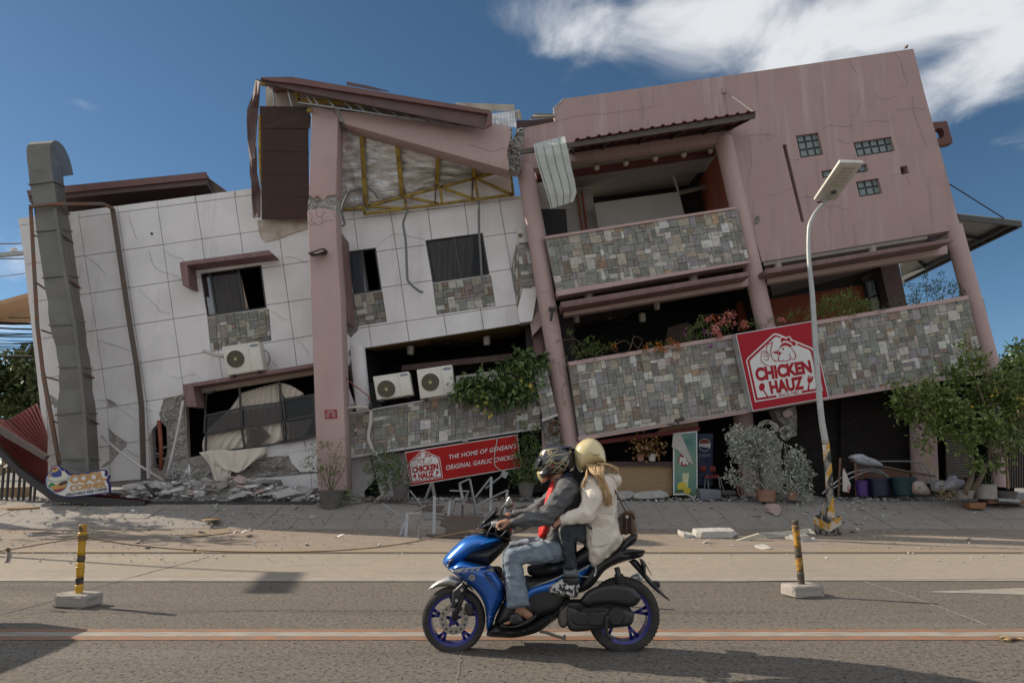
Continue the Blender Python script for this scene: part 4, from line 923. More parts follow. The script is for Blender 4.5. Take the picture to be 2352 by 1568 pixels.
# floor slab under the bays and roof
bb = MB(); bb.prism([P(*p, YS + .22) for p in ((1330,990),(2255,842),(2258,853),(1331,1001))],(0,5,0)); bb.build('floor_slab', M['concd'],pink)
bb = MB(); bb.prism([P(*p, YK + .3) for p in ((1300,262),(2090,150),(2092,160),(1302,272))],(0,6,0)); bb.build('roof_slab', M['concd'],pink)
bb = MB(); bb.prism([P(*p, YK + .29) for p in c('G',(1372,95),(1752,1495),(1735,1495),(1355,95))],(0,2.2,0)); bb.build('side_wall', M['pink'],pink)
bb = MB(); bb.prism([P(*p, YK + 6) for p in c('F',(300,350),(2700,0),(2900,1000),(400,1300))],(0,.1,0)); bb.build('rear_wall', M['ceilg'],pink)
# third floor balcony interior
sheet3('ceiling', c('F',(250,700),(1900,460)),c('F',(760,960),(1600,850)),YK + .1,22.8,M['ceilg'],pink)
bb = MB(); px_prism(bb, c('F',(300,700),(1835,480),(1846,568),(320,790)),18.95,.22); bb.build('beam', M['inred'],pink)
bb = MB(); px_prism(bb, c('F',(300,720),(785,880),(850,1300),(330,1350)),20.9,.15); bb.build('inner_wall', M['inw'],pink)
bb = MB(); px_prism(bb, c('F',(395,1165),(495,1150),(515,1290),(410,1290)),20.86,.03); bb.build('doorway', M['dark'],pink)
bb = MB(); px_prism(bb, c('F',(805,990),(1530,890),(1585,1120),(850,1240)),20.3,.15); bb.build('partition', M['inw'],pink)
bb = MB(); bb.tube([cp('F',20.25,(1482,755)),cp('F',20.25,(1526,890))],.035,6); bb.build('post', M['inw'],pink)
bb = MB(); bb.prism([cp('F',18.7,(1860,560)),cp('F',18.7,(1960,1080)),cp('F',22.5,(1760,1090)),cp('F',22.5,(1700,800))],(.1,0,0)); bb.build('inner_wall', M['inor'],pink)
bb = MB(); px_prism(bb, c('F',(700,860),(1950,700),(1990,1200),(800,1300)),22.6,.1); bb.build('inner_wall', M['dark'],pink)
bb = MB(); bb.bar(cp('F',21.5,(1540,900)),cp('F',21.5,(1840,825)),.15,.1); bb.build('ceiling_tray', M['ceilg'],pink)
bb = MB(); bb.prism([cp('F',18.5,(300,780)),cp('F',18.5,(400,1290)),cp('F',20.9,(360,1290)),cp('F',20.9,(320,780))],(-.1,0,0)); bb.build('inner_wall', M['inw'],pink)
for pts in (c('F',(655,915),(675,1000),(690,1120),(712,1230)),c('F',(700,885),(715,1000),(745,1230))):
    bb = MB(); bb.tube([P(*p,20.8) for p in pts],.03,8); bb.build('pipe', M['pipeo'],pink)
# lean awning over the third floor balcony
aw = thing('awning', 'long dark lean awning with wavy red tile sheet above the top balcony', 'awning', cp('F',17.6,(1200,380)))
bb = MB(); px_prism(bb, c('F',(172,528),(600,470),(2188,216),(2186,258),(1960,300),(600,512),(176,566)),17.05,.06); bb.build('fascia', mat('awning_fascia',(.062,.045,.036),.6,(.10,.08,.06),4,.7),aw)
rows = []
f0,f1,b0,b1 = c('F',(640,458),(2192,212),(600,548),(1985,338))
for j in range(3):
    t = j / 2; rows.append([P(*mixp(f0,f1,i / 136),16.98).lerp(P(*mixp(b0,b1,i / 136),YK - .01),t) + Vector((0,0,.05 * max(0,math.sin(i / 136 * 34 * math.pi)) + .02)) for i in range(137)])
bb = MB(); bb.grid(rows,(0,0,.02)); bb.build('tile_sheet', mat('awning_tile',(.17,.05,.035),.6,(.09,.035,.028),4,.8),aw)
for u in (.02,.2,.42,.62,.82,.97):
    bb = MB(); bb.bar(P(*mixp(c('F',(600,500)),c('F',(2180,250)),u),17.08) + Vector((0,0,-.03)),P(*mixp(b0,b1,u),YK - .02) + Vector((0,0,-.06)),.05,.09); bb.build('rafter', M['soffit'],aw)
bb = MB(); bb.bar(P(*c('F',(590,540)),YK - .05) + Vector((0,0,-.02)),P(*c('F',(1985,336)),YK - .05) + Vector((0,0,-.02)),.06,.12); bb.build('wall_batten', M['soffit'],aw)
bb = MB(); bb.tube([cp('F', YK - .03,(1922,32)),cp('F',17.0,(2165,208))],.014,6); bb.build('tie_rod', M['steel'],aw)
bb = MB(); bb.box(cp('F', YK - .03,(1915,25)),(.09,.06,.2)); bb.build('anchor', M['pink'],aw)
# loose white sheet hanging over the awning bar
rows = []
RW = [c('F', a, b_) for a, b_ in (((282,485),(552,412)),((292,520),(566,470)),((300,570),(585,560)),((330,690),(610,680)),((372,820),(640,800)),((405,930),(655,900)),((437,1035),(628,975)))]
YY = (17.25,16.98,16.94,16.97,17.0,17.03,17.1)
for r_, y_ in zip(RW, YY):
    n = 64; rows.append([P(*mixp(r_[0],r_[1],i / n),y_ + .035 * (1 if (i % 16) in (3,4) else 0) + .03 * math.sin(i * .16)) for i in range(n + 1)])
bb = MB(); bb.grid(rows,(0,.012,0)); bb.build('metal_sheet', M['sheet'],None, label='torn white ribbed metal sheet hanging over the awning bar', cat='metal sheet')
sheet_px('roof_sheet', c('C',(2110,412),(2150,370),(2292,372),(2302,402)),18.1,3,.03,tanm, pink)
bb = MB(); px_prism(bb, c('C',(2018,420),(2130,418),(2305,400),(2308,430),(2060,480),(2020,470)),18.5,.6); bb.build('roof_edge', M['soffit'],pink)
# side canopy on the right
cn = thing('side_canopy', 'thin sloping metal canopy roof sticking out at the right end of the pink building', 'canopy', P(2210,560,20))
A_, B_, C_, D_ = P(2200,492,18.7),P(2344,508,18.9),P(2072,642,24.5),P(2064,600,23.5)
bb = MB(); n = 40
bb.grid([[A_.lerp(D_, t),A_.lerp(D_, t).lerp(B_.lerp(C_, t),.5) + Vector((0,0,.0)),B_.lerp(C_, t)] for t in [i / n for i in range(n + 1)]],(0,0,.03)); bb.build('roof_sheet', mat('canopy_under',(.34,.34,.31),.6,(.24,.24,.22),3,.7),cn)
dk = mat('canopy_frame',(.06,.06,.062),.6)
for a, e in ((A_, B_),(B_.lerp(A_,.15),C_.lerp(D_,.15)),(B_, C_)):
    bb = MB(); bb.bar(a - Vector((0,0,.09)),e - Vector((0,0,.09)),.06,.16); bb.build('edge_beam', dk, cn)
for t in (.25,.5,.75):
    bb = MB(); bb.bar(A_.lerp(D_, t) - Vector((0,0,.07)),B_.lerp(C_, t) - Vector((0,0,.07)),.05,.1); bb.build('rafter', dk, cn)
bb = MB(); bb.tube([cp('G', YK + .1,(1660,1148)),cp('G',18.8,(2090,1418))],.018,6); bb.build('tie_rod', M['black'],cn)
# square bracket panel with a round hole
q = [cp('G',18.6,p) for p in ((1500,668),(1642,655),(1690,825),(1560,850))]
cc = c('G',(1583,752)); circ = [P(cc[0] + 11 * math.cos(a * .2618),cc[1] + 12.5 * math.sin(a * .2618),18.6) for a in range(24)]
bb = MB(); bb.holed(q,[circ],(0,.25,0)); bb.build('pierced_bracket', mat('bracket_red',(.13,.055,.045),.7),pink)
# pendants and ceiling lamps, fans
for k, p in enumerate(((828,688),(1077,650),(1327,610),(1572,578),(1802,543))):
    g_ = cp('F',18.6,p); t = thing('pendant_lamp',['leftmost', 'second', 'third', 'fourth', 'rightmost'][k] + ' globe pendant lamp from the left hanging in the top balcony', 'lamp', g_, 'globe pendant lamps of the top balcony')
    bb = MB(); bb.ball(g_,.085,14,10); bb.build('globe', mat('globe_shell',(.42,.37,.32),.5,(.28,.25,.22),30,.8) if k == 0 else bpy.data.materials['globe_shell'],t, smooth=True)
    bb = MB(); bb.tube([g_ + Vector((0,0,.08)),g_ + Vector((0,0,.42))],.008,6); bb.build('cord', M['black'],t)
    bb = MB(); bb.lathe(g_ + Vector((0,0,.075)),[(.03,0),(.03,.03),(.01,.04)],10); bb.build('cap', M['black'],t)
lampm = mat('lamp_can',(.34,.29,.24),.6)
for kk, p, Y, r_, lb_ in (('D',(945,1065),19.6,.10, 'cylinder ceiling lamp left of the fan above the two air conditioners'),('D',(1597,985),19.6,.10, 'cylinder ceiling lamp right of the fan above the two air conditioners'),('H',(650,490),18.35,.12, 'cylinder ceiling lamp at the left end above the sunshade slab'),('H',(1545,345),18.35,.12, 'cylinder ceiling lamp at the right end above the sunshade slab'),
                        ('H',(1235,575),19.3,.085, 'cylinder ceiling lamp under the beam right of the dark fan'),('H',(1110,680),19.6,.1, 'cylinder ceiling lamp low beside the dark fan'),('H',(545,685),19.2,.09, 'cylinder ceiling lamp left of the dark fan by the column'),('I',(328,212),18.35,.11, 'cylinder ceiling lamp above the right hand sunshade near the column'),('I',(1103,92),18.35,.11, 'cylinder ceiling lamp above the right hand sunshade near its far end')):
    o_ = cp(kk, Y, p); t = thing('ceiling_lamp', lb_, 'lamp', o_, 'cylinder ceiling lamps')
    bb = MB(); bb.lathe(o_,[(r_,-.14),(r_,.10),(r_ * .6,.12)],16); bb.build('can', lampm, t, smooth=False)
    bb = MB(); bb.lathe(o_,[(r_ * .8,-.142),(r_ * .8,-.147)],14); bb.build('glass', M['signw'],t)
def fan(k, p, Y, lbl):
    o_ = cp(k, Y, p); t = thing('ceiling_fan', lbl, 'fan', o_)
    bb = MB(); bb.lathe(o_,[(.04,-.06),(.16,-.04),(.17,.05),(.08,.09)],18); bb.build('motor', M['soffit'],t)
    bb = MB(); bb.tube([o_ + Vector((0,0,.08)),o_ + Vector((0,0,.36))],.02,8); bb.build('rod', M['soffit'],t)
    bb = MB(); bb.lathe(o_ + Vector((0,0,.34)),[(.03,0),(.07,.06)],12); bb.build('mount', M['soffit'],t)
    for a in range(5):
        d = Vector((math.cos(a * 1.257 + .3),math.sin(a * 1.257 + .3),-.05)); bb = MB(); bb.bar(o_ + d * .15,o_ + d * .75,.14,.012); bb.build('blade', M['brown'],t)
fan('D',(1272,1012),20.2, 'brown ceiling fan above the two balcony air conditioners'); fan('H',(830,700),19.8, 'dark ceiling fan inside the bay behind the bougainvillea')
# void behind the two air conditioners (white half)
sheet3('ceiling', c('D',(575,1060),(1975,838)),c('D',(690,1100),(1850,960)),YW + .1,21.6,M['ceily'],white, ribs=12)
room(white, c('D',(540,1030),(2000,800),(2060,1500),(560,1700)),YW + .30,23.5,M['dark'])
column(white, c('D',(490,1035)),c('E',(545,300)),18.75,17,M['white'], 'column')
bb = MB(); px_prism(bb, c('D',(870,1200),(1820,1095),(1800,1150),(870,1245)),20.5,.1); bb.build('inner_beam', M['mauve'],white)
bb = MB(); px_prism(bb, c('D',(1330,1290),(2000,1200),(2010,1300),(1340,1360)),19.6,.1); bb.build('inner_wall', M['inw'],white)
bb = MB(); px_prism(bb, c('D',(360,870),(430,960),(415,1110),(440,1130),(425,1190),(370,1260)) + c('E',(470,250),(380,265)),YW - .03,.1); bb.build('panel', M['white'],white)
# ground floor under the stone bands
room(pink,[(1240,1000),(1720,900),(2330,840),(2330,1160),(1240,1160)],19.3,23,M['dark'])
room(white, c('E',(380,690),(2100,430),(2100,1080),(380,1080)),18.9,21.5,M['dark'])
for q in (c('E',(402,715),(600,690),(640,880),(545,1000),(560,1070),(410,1080)),c('E',(610,685),(890,660),(930,940),(930,1060),(700,1060),(650,880))):
    bb = MB(); px_prism(bb, jag(q,.7,5,rp),18.5,.1); bb.build('panel', M['trim'],white)
def shutter(name, q, Y, n, m, parent, **kw):
    rows = []
    for j in range(n * 2 + 1):
        v = j / (n * 2); rows.append([P(*quad_at(q, u, v),Y + (.03 if j % 2 else 0)) for u in (0,.25,.5,.75,1)])
    bb = MB(); bb.grid(rows,(0,.02,0)); return bb.build(name, m, parent, **kw)
shm = mat('shutter_black',(.030,.024,.022),.6,(.018,.015,.015),4,.7)
sh = shutter('roller_shutter',[(1738,950),(1937,905),(1940,1140),(1755,1140)],19.1,46,shm, pink); sh2 = shutter('roller_shutter', c('K',(372,160),(985,60),(1015,1090),(360,1090)),18.9,58,shm, pink)
column(pink, c('K',(1085,120)),c('K',(1120,970)),18.55,27,M['pinkc'], 'column'); column(pink, c('J',(1460,130)),c('J',(1540,900)),18.9,22,M['pinkc'], 'column')
column(pink, c('K',(1750,250)),c('K',(1780,1000)),18.5,14,M['pinkc'], 'column')
lv = MB(); px_prism(lv, c('K',(1300,500),(1545,480),(1565,925),(1310,945)),18.75,.02); lvo = lv.build('louvre_panel', M['dark'],pink)
for k in range(17):
    v = (k + .5) / 17; q = c('K',(1305,510),(1540,490),(1560,910),(1312,930)); a, e = quad_at(q,0,v),quad_at(q,1,v); bb = MB(); bb.bar(P(*a,18.7),P(*e,18.7),.12,.012,up=(0,.6,.8)); bb.build('louvre_slat', M['ceilg'],lvo)
rough_patch('broken_column', c('J',(1755,92),(1962,58),(1972,200),(1968,335),(1920,345),(1888,380),(1845,350),(1820,300),(1850,230),(1790,180)),18.3,.16,M['conc'],pink, step=1.8,seed=14,dep=.4)
bb = MB(); px_prism(bb, jag(c('J',(1835,110),(1900,80),(1938,130),(1900,155),(1880,165),(1845,150)),.3,3,rp),18.1,.03); bb.build('plaster_flake', M['pinkc'],pink)
rough_patch('broken_column', c('J',(1600,350),(1700,330),(1790,350),(1815,400),(1835,870),(1680,880),(1650,600)),18.5,.08,M['rub'],pink, step=2.2,seed=15,dep=.4)
rough_patch('broken_column', c('E',(2065,400),(2150,360),(2215,400),(2230,480),(2220,600),(2110,600),(2080,500)),18.0,.14,M['conc'],pink, step=1.8,seed=16,dep=.4)
bb = MB(); px_prism(bb, c('E',(2065,440),(2120,560),(2210,590),(2215,720),(2080,760)),18.1,.3); bb.build('column_base', M['pinkc'],pink)
rc = random.Random(5)
for kk, cx, cy, sx, sy, Y, n in (('J',1690,260,100,70,18.1,16),('J',1860,300,60,60,18.15,6),('E',2180,450,50,60,17.9,9)):
    for i in range(n):
        a0 = rc.uniform(0,6.28); pts = []
        for j in range(9):
            a = a0 + j * .55; k_ = rc.uniform(.5,1.05); pts.append(cp(kk, Y + rc.uniform(-.15,.15),(cx + sx * math.cos(a) * k_, cy + sy * math.sin(a) * k_)))
        bb = MB(); bb.tube(bez(pts,22),.016,5); bb.build('torn_cable', M['cable'] if kk == 'J' else M['rebar'],pink, smooth=True)
bb = MB(); px_prism(bb, c('J',(90,378),(1050,245),(1055,288),(140,410)),18.55,.15); bb.build('fascia_board', M['redp'],pink)
bb = MB(); px_prism(bb, c('J',(740,228),(1040,205),(1045,240),(650,300)),18.5,.04); bb.build('fascia_board', M['wood'],pink)
# ================================================================ lettering helpers
def flat(name, pts, Y, m, parent, th=.006, **kw):
    bb = MB(); bb.prism([P(x, y, Y) for x, y in pts],(0,th,0)); return bb.build(name, m, parent, **kw)
def ribbon_pts(pts, w, closed=False, taper=False):
    n = len(pts); A_, B_ = [],[]
    for i in range(n):
        a, e = pts[max(0,i - 1)],pts[min(n - 1,i + 1)]; L_ = math.dist(a, e) or 1; nx, ny = -(e[1] - a[1]) / L_,(e[0] - a[0]) / L_
        k = (.35 + .65 * math.sin(math.pi * (i + .3) / n)) if taper else 1
        A_.append((pts[i][0] + nx * w / 2 * k, pts[i][1] + ny * w / 2 * k)); B_.append((pts[i][0] - nx * w / 2 * k, pts[i][1] - ny * w / 2 * k))
    return A_, B_
def ribbon(bb, pts, w, Y, th=.006,taper=False):
    A_, B_ = ribbon_pts(pts, w, taper=taper); bb.grid([[P(*p, Y) for p in A_],[P(*p, Y) for p in B_]],(0,th,0))
def text(name, s, quad, Y, m, parent, bold=.0,shear=0.0,th=.006,space=1.0):
    cu = bpy.data.curves.new('lettering', 'FONT'); cu.body = s; cu.offset = bold; cu.shear = shear; cu.space_character = space; cu.resolution_u = 3; cu.fill_mode = 'FRONT'
    ob = bpy.data.objects.new('lettering', cu); COL.objects.link(ob); dg = bpy.context.evaluated_depsgraph_get(); me = bpy.data.meshes.new_from_object(ob.evaluated_get(dg))
    bpy.data.objects.remove(ob); V = [v.co.copy() for v in me.vertices]; F = [tuple(p.vertices) for p in me.polygons]; bpy.data.meshes.remove(me)
    x0,x1 = min(v.x for v in V),max(v.x for v in V); y0,y1 = min(v.y for v in V),max(v.y for v in V)
    VV = [P(*quad_at(quad,(v.x - x0) / (x1 - x0),1 - (v.y - y0) / (y1 - y0)),Y) for v in V]
    return obj(name, VV, F, m, parent)
# ================================================================ Chicken Hauz signs
def logo(mp, Y, parent, red, white_):
    """mp maps the drawing's own units to a place on the sign"""
    f = lambda *pts: [mp(p) for p in pts]
    ws = math.dist(mp((0,0)),mp((1000,0))) / 1000
    flat('house_outline', f((322,735),(345,690),(730,330),(770,315),(810,322),(1310,525),(1350,550),(1372,610),(1500,1193),(460,1368)),Y - .006,white_, parent)
    flat('house_band', f((342,740),(362,702),(740,352),(775,338),(1300,545),(1335,572),(1352,620),(1478,1180),(475,1345)),Y - .010,red, parent)
    flat('house_field', f((378,745),(397,718),(755,382),(785,368),(1285,570),(1308,600),(1320,640),(1436,1152),(500,1305)),Y - .014,white_, parent)
    flat('house_gap', f((786,1252),(1163,1188),(1174,1236),(792,1301)),Y - .0145,white_, parent)
    flat('comb_halo', f(*bez2([(838,400),(865,365),(905,365),(935,385),(965,360),(1005,372),(1025,415),(1070,425),(1103,462),(1098,505),(1030,540),(850,480)],40,True)),Y - .018,white_, parent)
    bb = MB()
    for pts in (bez2([(872,470),(852,425),(866,388),(905,386),(938,408),(962,380),(993,384),(1008,432),(1060,440),(1086,476),(1078,502),(1030,500)],30) + bez2([(1030,478),(985,445),(930,428),(880,438)],8),bez2([(824,562),(846,515),(880,470),(930,458),(990,480),(1028,505)],14) + bez2([(1000,530),(950,506),(900,505),(855,530)],8),[(720,609),(828,568),(834,585),(765,600),(868,604),(838,640)]):
        bb.prism([P(*mp(p),Y - .022) for p in pts],(0,.004,0))
    for pts, w in (([(1005,528),(1045,580),(1082,650),(1075,695),(1050,712),(1010,712)],13),([(866,612),(830,655),(815,700),(835,735),(880,742),(890,712)],14),([(884,738),(940,738),(985,722),(1003,690),(985,620)],13),([(650,610),(634,560),(645,500),(690,465),(728,452),(705,540),(706,640),(735,715),(778,750)],13),
                   ([(735,715),(780,738),(825,735)],11),([(555,660),(556,610),(575,592),(615,592),(650,612),(682,640),(678,670)],11),([(566,625),(610,622),(650,640),(680,672)],8),([(560,655),(610,660),(655,680),(672,700)],8),([(672,690),(660,720),(630,724),(600,706)],9),([(556,650),(550,715),(580,765),(630,800),(692,816)],11)):
        ribbon(bb,[mp(p) for p in bez2(pts,18)],w * ws, Y - .022,.004,True)
    e = [(890 + 15 * math.cos(a * .5236),552 + 15 * math.sin(a * .5236)) for a in range(12)]; bb.prism([P(*mp(p),Y - .022) for p in e],(0,.004,0))
    bb.build('rooster_emblem', red, parent)
    bb = MB(); sp = [(565 + 44 * math.cos(a * .39) * .97 - 12 * math.sin(a * .39),1136 + 60 * math.sin(a * .39) + 10 * math.cos(a * .39)) for a in range(16)]; bb.prism([P(*mp(p),Y - .019) for p in sp],(0,.004,0))
    ribbon(bb,[mp(p) for p in ((590,1185),(652,1282))],20 * ws, Y - .019,.004); bb.build('spoon_emblem', red, parent)
    bb = MB(); fk = [(1275,958),(1290,962),(1284,1000),(1297,1003),(1303,962),(1316,964),(1310,1003),(1322,1005),(1329,968),(1342,971),(1335,1008),(1342,975),(1354,978),(1340,1040),(1318,1068),(1300,1074),(1288,1178),(1262,1182),(1280,1070),(1262,1052),(1260,1020)]
    bb.prism([P(*mp(p),Y - .019) for p in fk],(0,.004,0)); bb.build('fork_emblem', red, parent)
    text('lettering', 'CHICKEN', f((450,845),(1302,722),(1338,922),(482,1055)),Y - .019,red, parent, bold=.055)
    text('lettering', 'HAUZ', f((664,1048),(1188,965),(1218,1170),(706,1246)),Y - .019,red, parent, bold=.055)
    text('lettering', 'SINCE 1983', f((812,1243),(1124,1192),(1130,1240),(818,1293)),Y - .019,red, parent, bold=.012)
sq = c('T',(163,326),(1322,128),(1590,1300),(424,1505)); YS1 = 17.55
s1 = thing('square_sign', 'square red lightbox sign with white house logo on the stone balcony', 'sign', P(1800,930,YS1))
bb = MB(); px_prism(bb, sq, YS1,.36); bb.build('box', M['alum'],s1); flat('face', bigger(sq,.982),YS1 - .006,M['signr'],s1)
mpT = lambda p: c('T', p); logo(mpT, YS1 - .004,s1,M['signr'],M['signw'])
sq2 = c('U',(85,482),(2123,165),(2200,765),(175,1103)); YS2 = 17.72
s2 = thing('banner_sign', 'long red sign reading the home of original garlic chicken, hanging askew over bent steel', 'sign', P(1060,1105,YS2))
bb = MB(); px_prism(bb, sq2,YS2,.12); bb.build('box', mat('sign_border',(.55,.48,.45),.6),s2)
cx_, cy_ = sum(p[0] for p in sq2) / 4,sum(p[1] for p in sq2) / 4
flat('face',[quad_at(sq2,u, v) for u, v in ((.008,.03),(.992,.03),(.992,.97),(.008,.97))],YS2 - .006,M['signr2'],s2)
src = [(322,735),(1500,1193),(460,1368)]; dst = [c('U', p) for p in ((148,690),(775,948),(200,1048))]
Mi = Matrix(((src[0][0],src[0][1],1),(src[1][0],src[1][1],1),(src[2][0],src[2][1],1))).inverted(); ax_ = Mi @ Vector([d[0] for d in dst]); ay_ = Mi @ Vector([d[1] for d in dst])
mpU = lambda p: (ax_[0] * p[0] + ax_[1] * p[1] + ax_[2],ay_[0] * p[0] + ay_[1] * p[1] + ay_[2])
logo(mpU, YS2 - .004,s2,M['signr2'],M['signw'])
text('lettering', "THE HOME OF GENSAN'S", c('U',(880,535),(2112,325),(2108,412),(890,612)),YS2 - .012,M['signw'],s2,.008,.22,space=1.04)
text('lettering', 'ORIGINAL GARLIC CHICKEN', c('U',(828,725),(2140,520),(2130,600),(836,812)),YS2 - .012,M['signw'],s2,.008,.22,space=1.04)
bb = MB(); bb.tube(bez([P(*p, YS2 - .03) for p in c('U',(1762,225),(1745,340),(1718,480),(1708,600),(1712,715),(1770,780),(1850,830))],20),.012,6); bb.build('cable', M['cable'],s2)
bb = MB(); bb.box(P(*c('U',(1890,885)),YS2 - .1),(.16,.12,.16),Matrix.Rotation(.5,3, 'Y')); bb.build('junction_box', M['steel'],s2)
bb = MB(); bb.bar(P(*c('U',(1860,905)),YS2 - .1),P(*c('U',(1560,1140)),YS2 + .2),.07,.04); bb.build('stay', M['steel'],s2)
bb = MB(); px_prism(bb, jag(c('U',(1095,245),(1225,230),(1235,270),(1205,295),(1130,300)),.3,3),YS2 - .05,.2); bb.build('clip', M['rub'],s2)
# ---------------------------------------------------------------- Cool Corner sign
cc_ = thing('shop_sign', 'die cut shaved ice parlour sign with a dessert glass and orange letters', 'sign', c('V',(1100,1200)) and P(*c('V',(1100,1210)),17.3)); YV = 17.0
ol = [(160,690),(190,590),(250,500),(330,430),(345,345),(400,262),(480,235),(560,242),(640,300),(700,378),(765,375),(870,480),(955,530),(1060,500),(1230,512),(1285,470),(1400,455),(1510,490),(1600,432),(1720,410),(1810,430),(1875,382),(1990,375),(2055,405),(2068,470),(2050,545),(2130,552),(2158,620),(2100,700),(2150,800),(2172,900),(2168,1050),(2090,1110),(1150,1225),(800,1235),(500,1160),(270,1010),(185,900)]
ol = bez2(ol,110,True); Vc = lambda pts: [c('V', p) for p in pts]
def shrink(pts, d):
    n = len(pts); sgn = 1 if area2(pts) > 0 else -1; out = []
    for i in range(n):
        a, e = pts[i - 1],pts[(i + 1) % n]; L_ = math.dist(a, e) or 1; out.append((pts[i][0] - sgn * (e[1] - a[1]) / L_ * d, pts[i][1] + sgn * (e[0] - a[0]) / L_ * d))
    return out
nb = mat('sign_navy',(.035,.03,.16),.5); og = mat('sign_orange',(.48,.25,.075),.5)
bb = MB(); px_prism(bb, Vc(ol),YV,.08); bb.build('board', nb, cc_)
flat('field', Vc(shrink(ol,36)),YV - .008,M['signw'],cc_)
def shp(nm, pts, col, z, n=30):
    flat(nm, Vc(bez2(pts, n, True)),YV - z, mat('print_' + nm, col,.5),cc_)
shp('glass_cup',[(212,640),(230,850),(330,1010),(480,1090),(620,1080),(760,1000),(860,850),(892,590),(700,690),(480,735),(300,700)],(.10,.30,.33),.012)
shp('milk',[(235,690),(250,830),(350,985),(490,1070),(610,1060),(745,985),(840,850),(875,640),(700,720),(480,755),(320,735)],(.58,.55,.44),.016)
shp('red_beans',[(385,965),(480,1000),(640,960),(790,920),(740,990),(620,1060),(500,1078),(420,1030)],(.24,.02,.05),.020)
shp('yellow_pearls',[(300,930),(420,880),(500,820),(600,870),(720,860),(820,830),(800,920),(640,965),(480,995),(380,965)],(.46,.27,.07),.022)
shp('green_jelly',[(275,880),(320,780),(370,800),(420,785),(455,840),(430,875),(350,880),(300,925)],(.01,.17,.06),.024,20)
shp('brown_beans',[(555,830),(640,770),(760,725),(830,705),(845,790),(760,840),(640,875)],(.07,.025,.03),.024,20)
shp('ice',[(235,650),(330,560),(480,520),(620,480),(720,425),(820,490),(885,570),(820,650),(640,715),(450,735),(300,700)],(.60,.60,.52),.026)
shp('purple_scoop',[(355,580),(370,470),(450,400),(560,340),(640,400),(680,510),(640,580),(500,610),(400,605)],(.03,.05,.24),.030)
shp('custard',[(383,430),(385,345),(470,300),(545,310),(572,380),(520,430),(450,455)],(.52,.38,.10),.034,20)
shp('caramel',[(388,340),(440,296),(500,285),(530,300),(515,360),(450,375),(400,368)],(.30,.05,.04),.037,20)
shp('wafer',[(255,640),(265,590),(320,510),(355,480),(360,530),(300,610)],(.30,.14,.06),.028,16)
text('lettering', 'COOL', Vc([(912,545),(1990,400),(2095,705),(925,830)]),YV - .02,og, cc_, bold=.05)
text('lettering', 'CORNER', Vc([(920,868),(2062,722),(2092,912),(930,1052)]),YV - .02,og, cc_, bold=.045)
text('lettering', 'HALO-HALO AND COFFEE', Vc([(815,1108),(2092,932),(2102,1032),(820,1205)]),YV - .02,mat('print_dark',(.02,.04,.06),.5),cc_, bold=.03)
# ---------------------------------------------------------------- small notices
po = thing('notice', 'small red off limits notice taped on the pink pillar', 'notice', P(*c('E',(265,375)),YP - .01))
q = c('E',(210,298),(315,292),(319,368),(213,375)); flat('sheet', q, YP - .012,mat('notice_red',(.27,.02,.035),.6),po)
text('lettering', 'OFF-LIMITS',[quad_at(q, u, v) for u, v in ((.22,.14),(.78,.14),(.78,.28),(.22,.28))],YP - .017,M['signw'],po,.02)
bb = MB()
for k in range(6):
    for u0,u1 in ((.08,.42),(.58,.92)): bb.prism([P(*quad_at(q, u, v),YP - .016) for u, v in ((u0,.38 + k * .09),(u1 - .06 * (k % 3),.38 + k * .09),(u1 - .06 * (k % 3),.40 + k * .09),(u0,.40 + k * .09))],(0,.002,0))
bb.build('print_lines', M['signw'],po)
